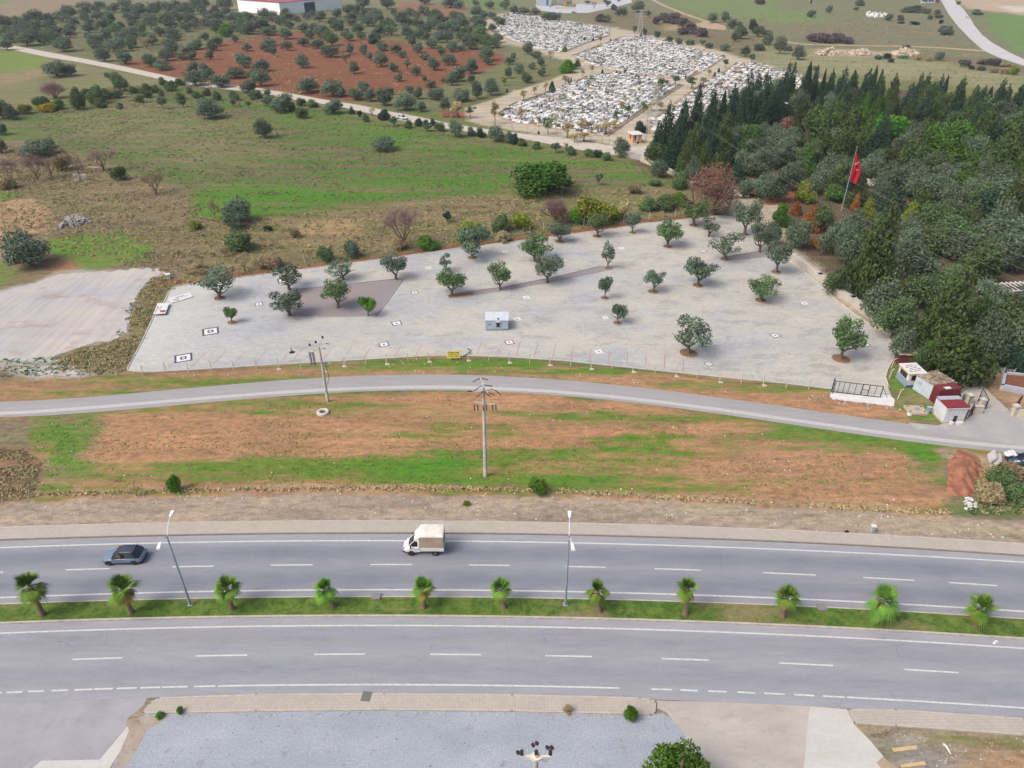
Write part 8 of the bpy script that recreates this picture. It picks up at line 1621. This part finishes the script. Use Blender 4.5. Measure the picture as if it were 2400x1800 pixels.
# ================================================================== FLAG
FR_ = mat('flag_red', K(206, 36, 54), .06, 1.2, .8, c2=K(184, 30, 46)); p = at(1972, 494); 
hf = hz(p.y, 347); t = thing('flagpole', 'tall pale flagpole rising from the grove with a drooping red flag', 'flagpole', (p.x, p.y, 0))
b = MB(); b.tube([(0, 0, 0), (0, 0, hf)], [.16, .07], 10); b.build('pole', GALV, t, smooth=True); b = MB(); b.lathe([(.02, hf), (.14, hf+.12), (.02, hf+.5)], 8); b.build('finial', CHR, t)
zt_, zb_ = hz(p.y, 358), hz(p.y, 424); N = 26; Hf = zt_-zb_
def fw(u): return .25+2.1*min(1, u*1.6)**.8-.2*u
def fp(u, v): x = .12+fw(u)*v; y = .30*math.sin(v*9+u*4)*v; return Vector((x*.98, y-.1, zt_-Hf*u-.9*v*(.2+.8*u)))
b = MB(); vs = [fp(i/N, j/14) for i in range(N+1) for j in range(15)]; fs = [(i*15+j, i*15+j+1, (i+1)*15+j+1, (i+1)*15+j) for i in range(N) for j in range(14)]
b.add(vs, fs); fl_ = b.build('flag', FR_, t, smooth=True)
md = fl_.modifiers.new('thick', 'SOLIDIFY'); md.thickness = .03
star = MB(); 
def onf(u, v, lift=.06): q_ = fp(u, v); return q_+Vector((0, -lift, 0))
def fpatch(b, pts): b.add([onf(u, v) for u, v in pts], [tuple(range(len(pts)))])
cu, cv = .55, .55; ru, rv = .052, .26
pts = []
for k in range(10): a_ = k*math.pi/5+.3; r_ = 1 if k % 2 == 0 else .42; pts.append((cu+math.cos(a_)*ru*r_, cv+math.sin(a_)*rv*r_))
b = MB(); b.add([onf(cu, cv, .12)]+[onf(u, v, .12) for u, v in pts], [(0, k+1, (k+1) % 10+1) for k in range(10)]); b.build('star', WHT, fl_)
b = MB(); M2 = []
for k in range(11): v_ = .12+.84*k/10; M2.append((.40-.14*v_, v_))
wd_ = [.006+.020*math.sin(math.pi*k/10) for k in range(11)]
b.add([onf(u-w3, v, .12) for (u, v), w3 in zip(M2, wd_)]+[onf(u+w3, v, .12) for (u, v), w3 in zip(M2, wd_)], [(k, k+1, 12+k, 11+k) for k in range(10)]); b.build('crescent', WHT, fl_)
# ruined white structure, left thicket
p = at(*q(0, 0, 695, 1560)); t = thing('ruined_wall', 'small ruined white wall beside the leafless thicket', 'ruin', (p.x, p.y, 0), .15)
b = MB(); b.box((-.9, 0, .9), (1.6, .4, 1.8)); b.box((1.0, .2, .8), (1.7, .4, 1.5)); b.box((0, .2, .4), (.6, .4, .8)); b.build('wall_stubs', RB, t)
p = at(*q(0, 0, 815, 1500)); t = thing('pale_frame', 'pale wooden T-shaped frame behind the ruined white wall', 'frame', (p.x, p.y, 0), .1)
b = MB(); b.tube([(0, 0, 0), (.1, 0, 1.9)], .09, 5); b.build('post', WPL, t); b = MB(); b.tube([(-1.4, 0, 1.9), (1.4, 0, 1.7)], .08, 5); b.tube([(-1.4, .5, 1.9), (1.4, .5, 1.7)], .08, 5); b.build('rail', WPL, t)
# ================================================================== ROUGH GROWTH (nobody could count it)
def scatter(name, label, poly_px, n, size, col, h=.35, seed=1, clump=.35, dens=(.4, .6), leaf=.14, per=7):
    rng = np.random.default_rng(seed); P2 = wpoly(poly_px); xs = [p[0] for p in P2]; ys = [p[1] for p in P2]
    k = n*4; X = rng.uniform(min(xs), max(xs), k); Y = rng.uniform(min(ys), max(ys), k); m = poly_sd(X, Y, P2) > 0; X, Y = X[m], Y[m]
    d = fbm(X*.09, Y*.25, seed+5)*.6+fbm(X*.4, Y*.9, seed+9)*.4; m = d > rng.uniform(dens[0], dens[1], len(X)); X, Y = X[m][:n], Y[m][:n]
    if not len(X): return
    sz = size*rng.uniform(.5, 1.5, len(X)); dd = rng.normal(size=(len(X)*per, 3)); dd /= np.linalg.norm(dd, axis=1)[:, None]; dd[:, 2] = np.abs(dd[:, 2])
    S = np.repeat(sz, per)[:, None]; c = np.stack([np.repeat(X, per), np.repeat(Y, per), np.zeros(len(X)*per)], 1)+dd*S*rng.uniform(.3, 1, (len(X)*per, 1))*np.array([1, 1, h/.5])
    me = leaves_mesh(name, c, dd, leaf*np.repeat(sz/size, per), rng.random(len(c)), .5, rng); me.materials.append(FM[col]); o = bpy.data.objects.new(name, me); C.objects.link(o); tag(o, label, 'rough growth', kind='stuff')
FLD = [(60, 265), (260, 205), (440, 195), (640, 225), (760, 262), (1000, 305), (1200, 345), (1520, 385), (1600, 440), (1500, 470), (1200, 450), (900, 478), (700, 492), (620, 520), (470, 505), (430, 440), (300, 400), (130, 335)]
scatter('dry_weeds', 'dry brown weed tussocks dotted through the green field', FLD, 6500, .5, 'brown', .3, 1, dens=(.42, .62), leaf=.15, per=9)
scatter('green_weeds', 'low green weed tufts in the green field', FLD, 6500, .5, 'green', .25, 2, dens=(.42, .62), leaf=.14, per=8)
BR1 = [(0, 340), (130, 345), (300, 405), (430, 450), (480, 510), (620, 510), (900, 482), (1180, 455), (1400, 440), (1620, 450), (1680, 480), (1600, 506), (1200, 555), (1000, 585), (800, 612), (600, 648), (450, 668), (330, 700), (380, 640), (200, 600), (0, 560)]
scatter('dry_grass', 'dry beige and brown grass tussocks behind the car park', BR1, 7000, .5, 'brown', .4, 3, dens=(.42, .6), leaf=.14, per=10)
scatter('pale_grass', 'pale straw grass behind the car park', BR1, 9000, .45, 'beige', .4, 4, dens=(.38, .58), leaf=.13, per=9)
scatter('green_scrub', 'green scrub patches behind the car park', BR1, 4500, .5, 'green', .4, 5, dens=(.45, .66), leaf=.14, per=10)
scatter('yard_scrub', 'dry scrub around the grey gravel yard', tz(0, 1, [(1340, 700), (1500, 690), (1420, 860), (1250, 1200), (1090, 1560), (560, 1560), (300, 1590), (560, 1420), (960, 1290), (1100, 1230), (1180, 900)]), 1700, .34, 'beige', .4, 6, dens=(.4, .6), leaf=.11, per=10)
scatter('yard_green', 'green tufts around the grey gravel yard', tz(0, 1, [(0, 1450), (560, 1420), (1000, 1250), (1100, 1000), (1300, 750), (1450, 720), (1250, 1200), (1080, 1580), (0, 1600)]), 900, .3, 'green', .4, 7, dens=(.44, .62), leaf=.11, per=9)
scatter('verge_grass', 'straw coloured grass band between the strip and the brown verge', [(0, 1160), (600, 1143), (1200, 1143), (1800, 1175), (2230, 1200), (2230, 1208), (1800, 1183), (1200, 1151), (600, 1150), (0, 1167)], 2600, .30, 'straw', .5, 8, dens=(.36, .6), leaf=.12, per=12)
scatter('bank_scrub', 'brown brush on the bank at the left frame edge', [(-60, 1055), (50, 1055), (95, 1085), (80, 1165), (-60, 1180)], 1100, .30, 'brown', .35, 9, dens=(.3, .55), leaf=.11, per=12)
scatter('right_scrub', 'mixed scrub below the junk car at the right', [(2300, 1120), (2330, 1105), (2420, 1115), (2420, 1200), (2270, 1205), (2285, 1180)], 900, .36, 'green', .5, 10, dens=(.4, .6), leaf=.11, per=12)
scatter('right_dry_scrub', 'dry brown scrub beside the red dirt mound', [(2305, 1095), (2330, 1095), (2420, 1130), (2420, 1200), (2280, 1205), (2290, 1150)], 1000, .36, 'beige', .5, 11, dens=(.3, .5), leaf=.11, per=12)
scatter('strip_weeds', 'small green weeds on the roadside strip', [(60, 990), (600, 945), (1200, 930), (1800, 995), (2230, 1050), (2200, 1190), (1200, 1145), (60, 1165)], 4200, .14, 'lawn', .2, 12, dens=(.46, .62), leaf=.05, per=9)
scatter('median_weeds', 'broad green weeds in the median grass', [(0, 1420), (600, 1403), (1200, 1402), (1800, 1420), (2400, 1454), (2400, 1492), (1800, 1460), (1200, 1442), (600, 1441), (0, 1456)], 2600, .14, 'lawn', .3, 13, dens=(.45, .6), leaf=.06, per=9)
scatter('grove_weeds', 'dry weeds under the olives of the far grove', [(0, 60), (600, 20), (1180, 60), (1180, 120), (900, 230), (640, 215), (300, 150), (0, 100)], 3000, .9, 'beige', .25, 14, dens=(.44, .64), leaf=.28, per=8)
scatter('slope_scrub', 'low dry scrub on the slope behind the cemetery', [(1500, 40), (1800, 30), (2200, 60), (2300, 120), (2400, 170), (2400, 205), (2100, 190), (1850, 150), (1700, 110)], 2200, 1.0, 'beige', .25, 15, dens=(.46, .66), leaf=.30, per=8)
def specks(name, label, polys, n, size, m, seed):
    rng = np.random.default_rng(seed); b = MB()
    for pl in polys:
        P2 = wpoly(pl); xs = [p[0] for p in P2]; ys = [p[1] for p in P2]; X = rng.uniform(min(xs), max(xs), n*3); Y = rng.uniform(min(ys), max(ys), n*3); k_ = poly_sd(X, Y, P2) > 0
        for x, y in list(zip(X[k_], Y[k_]))[:n]: s = size*rng.uniform(.4, 1.6); b.box((x, y, s*.2), (s, s*rng.uniform(.4, 1), s*.5), rz=rng.uniform(0, 3), top=.7)
    o = b.build(name, m); tag(o, label, 'stones', kind='stuff')
specks('loose_stones', 'small white stones and scraps scattered over strip and verge', [[(0, 1165), (1200, 1150), (2200, 1205), (2400, 1240), (2400, 1268), (1200, 1218), (0, 1234)], [(60, 990), (1200, 930), (2200, 1055), (2200, 1190), (1200, 1145), (60, 1165)], [(300, 865), (1000, 840), (2050, 940), (2050, 960), (1200, 870), (300, 890)]], 170, .13, WHT, 3)
specks('gravel_bits', 'loose pebbles along the pavement edge and gravel lot', [[(350, 1672), (1200, 1668), (1540, 1678), (1540, 1688), (1200, 1676), (350, 1684)], [(600, 1680), (1560, 1690), (1580, 1800), (300, 1800)], [(2020, 1705), (2400, 1728), (2400, 1800), (2120, 1800)]], 150, .10, RB, 4)
# ================================================================== HAZE
hb = MB(); hb.box((0, 900, 34), (2600, 2300, 70))
hm = bpy.data.materials.new('haze'); hm.use_nodes = True; hm.node_tree.nodes.clear()
ho = hm.node_tree.nodes.new('ShaderNodeOutputMaterial'); hv = hm.node_tree.nodes.new('ShaderNodeVolumePrincipled')
hv.inputs['Density'].default_value = .00013; hv.inputs['Color'].default_value = (.90, .94, 1.0, 1); hv.inputs['Anisotropy'].default_value = .2
hm.node_tree.links.new(hv.outputs[0], ho.inputs['Volume'])
hz_ = hb.build('haze', hm); tag(hz_, 'thin bluish haze over the far fields', kind='stuff')
# ================================================================== FAR OLIVES BEYOND THE 300 LARGEST BECOME ONE MASS; LABELS FOR THE REST
def finish():
    ol = [o for o in C.objects if o.type == 'EMPTY' and o.name.startswith('olive_tree')]
    def app(o):
        d = (o.location-Vector((0, 0, H))).length; return o.scale[0]*o.scale[2]/d/d
    def seen(o):
        z = o.location.y*cp+H*sp; x = o.location.x/z*F; return abs(x) < 1230
    ol.sort(key=lambda o: (not seen(o), -app(o))); rest = ol[290:]; gone = set(o.name for o in rest)
    parts = {'crown': [[], [], []], 'trunk': [[], []]}; nv = 0; rng = np.random.default_rng(3); CV = []; CT = []; TV = []; TF = []; to = 0
    for o in rest:
        M = np.array(Matrix.LocRotScale(o.location, o.rotation_euler, o.scale))
        for ch in o.children:
            me = ch.data; V = np.empty(len(me.vertices)*3, np.float32); me.vertices.foreach_get('co', V); V = V.reshape(-1, 3)
            if ch.name.startswith('crown'):
                Q = V.reshape(-1, 4, 3); k = rng.random(len(Q)) < .22; Q = Q[k]; c = Q.mean(1, keepdims=True); Q = c+(Q-c)*1.9; W = Q.reshape(-1, 3) @ M[:3, :3].T + M[:3, 3]
                CV.append(W); CT.append(np.repeat(np.clip(rng.normal(rng.uniform(.25, .75), .2, len(Q)), 0, 1), 4))
            else:
                W = V @ M[:3, :3].T + M[:3, 3]; TV.append(W); TF += [tuple(v+to for v in p.vertices) for p in me.polygons]; to += len(V)
    CV = np.concatenate(CV); n = len(CV)//4; TVs = np.concatenate(TV)
    me = bpy.data.meshes.new('distant_olives'); nt_ = len(TVs)
    me.from_pydata(np.concatenate([CV, TVs]).tolist(), [], [(4*i, 4*i+1, 4*i+2, 4*i+3) for i in range(n)]+[tuple(v+4*n for v in f) for f in TF]); me.update()
    a_ = me.attributes.new('tone', 'FLOAT', 'POINT'); a_.data.foreach_set('value', np.concatenate([np.concatenate(CT), np.full(nt_, .5)]).astype(np.float32))
    me.materials.append(FM['olive']); me.materials.append(BARK); me.polygons.foreach_set('material_index', np.array([0]*n+[1]*len(TF), np.int32))
    o = bpy.data.objects.new('distant_olives', me); C.objects.link(o); tag(o, 'mass of small distant olive trees in the far grove', 'olive trees', kind='stuff')
    for a, k in DEFER:
        l2 = [t for t in a[0] if t[0].name not in gone]
        if l2: bands_now(l2, *a[1:], **k)
    for o in rest:
        for ch in list(o.children): bpy.data.objects.remove(ch)
        bpy.data.objects.remove(o)
finish()
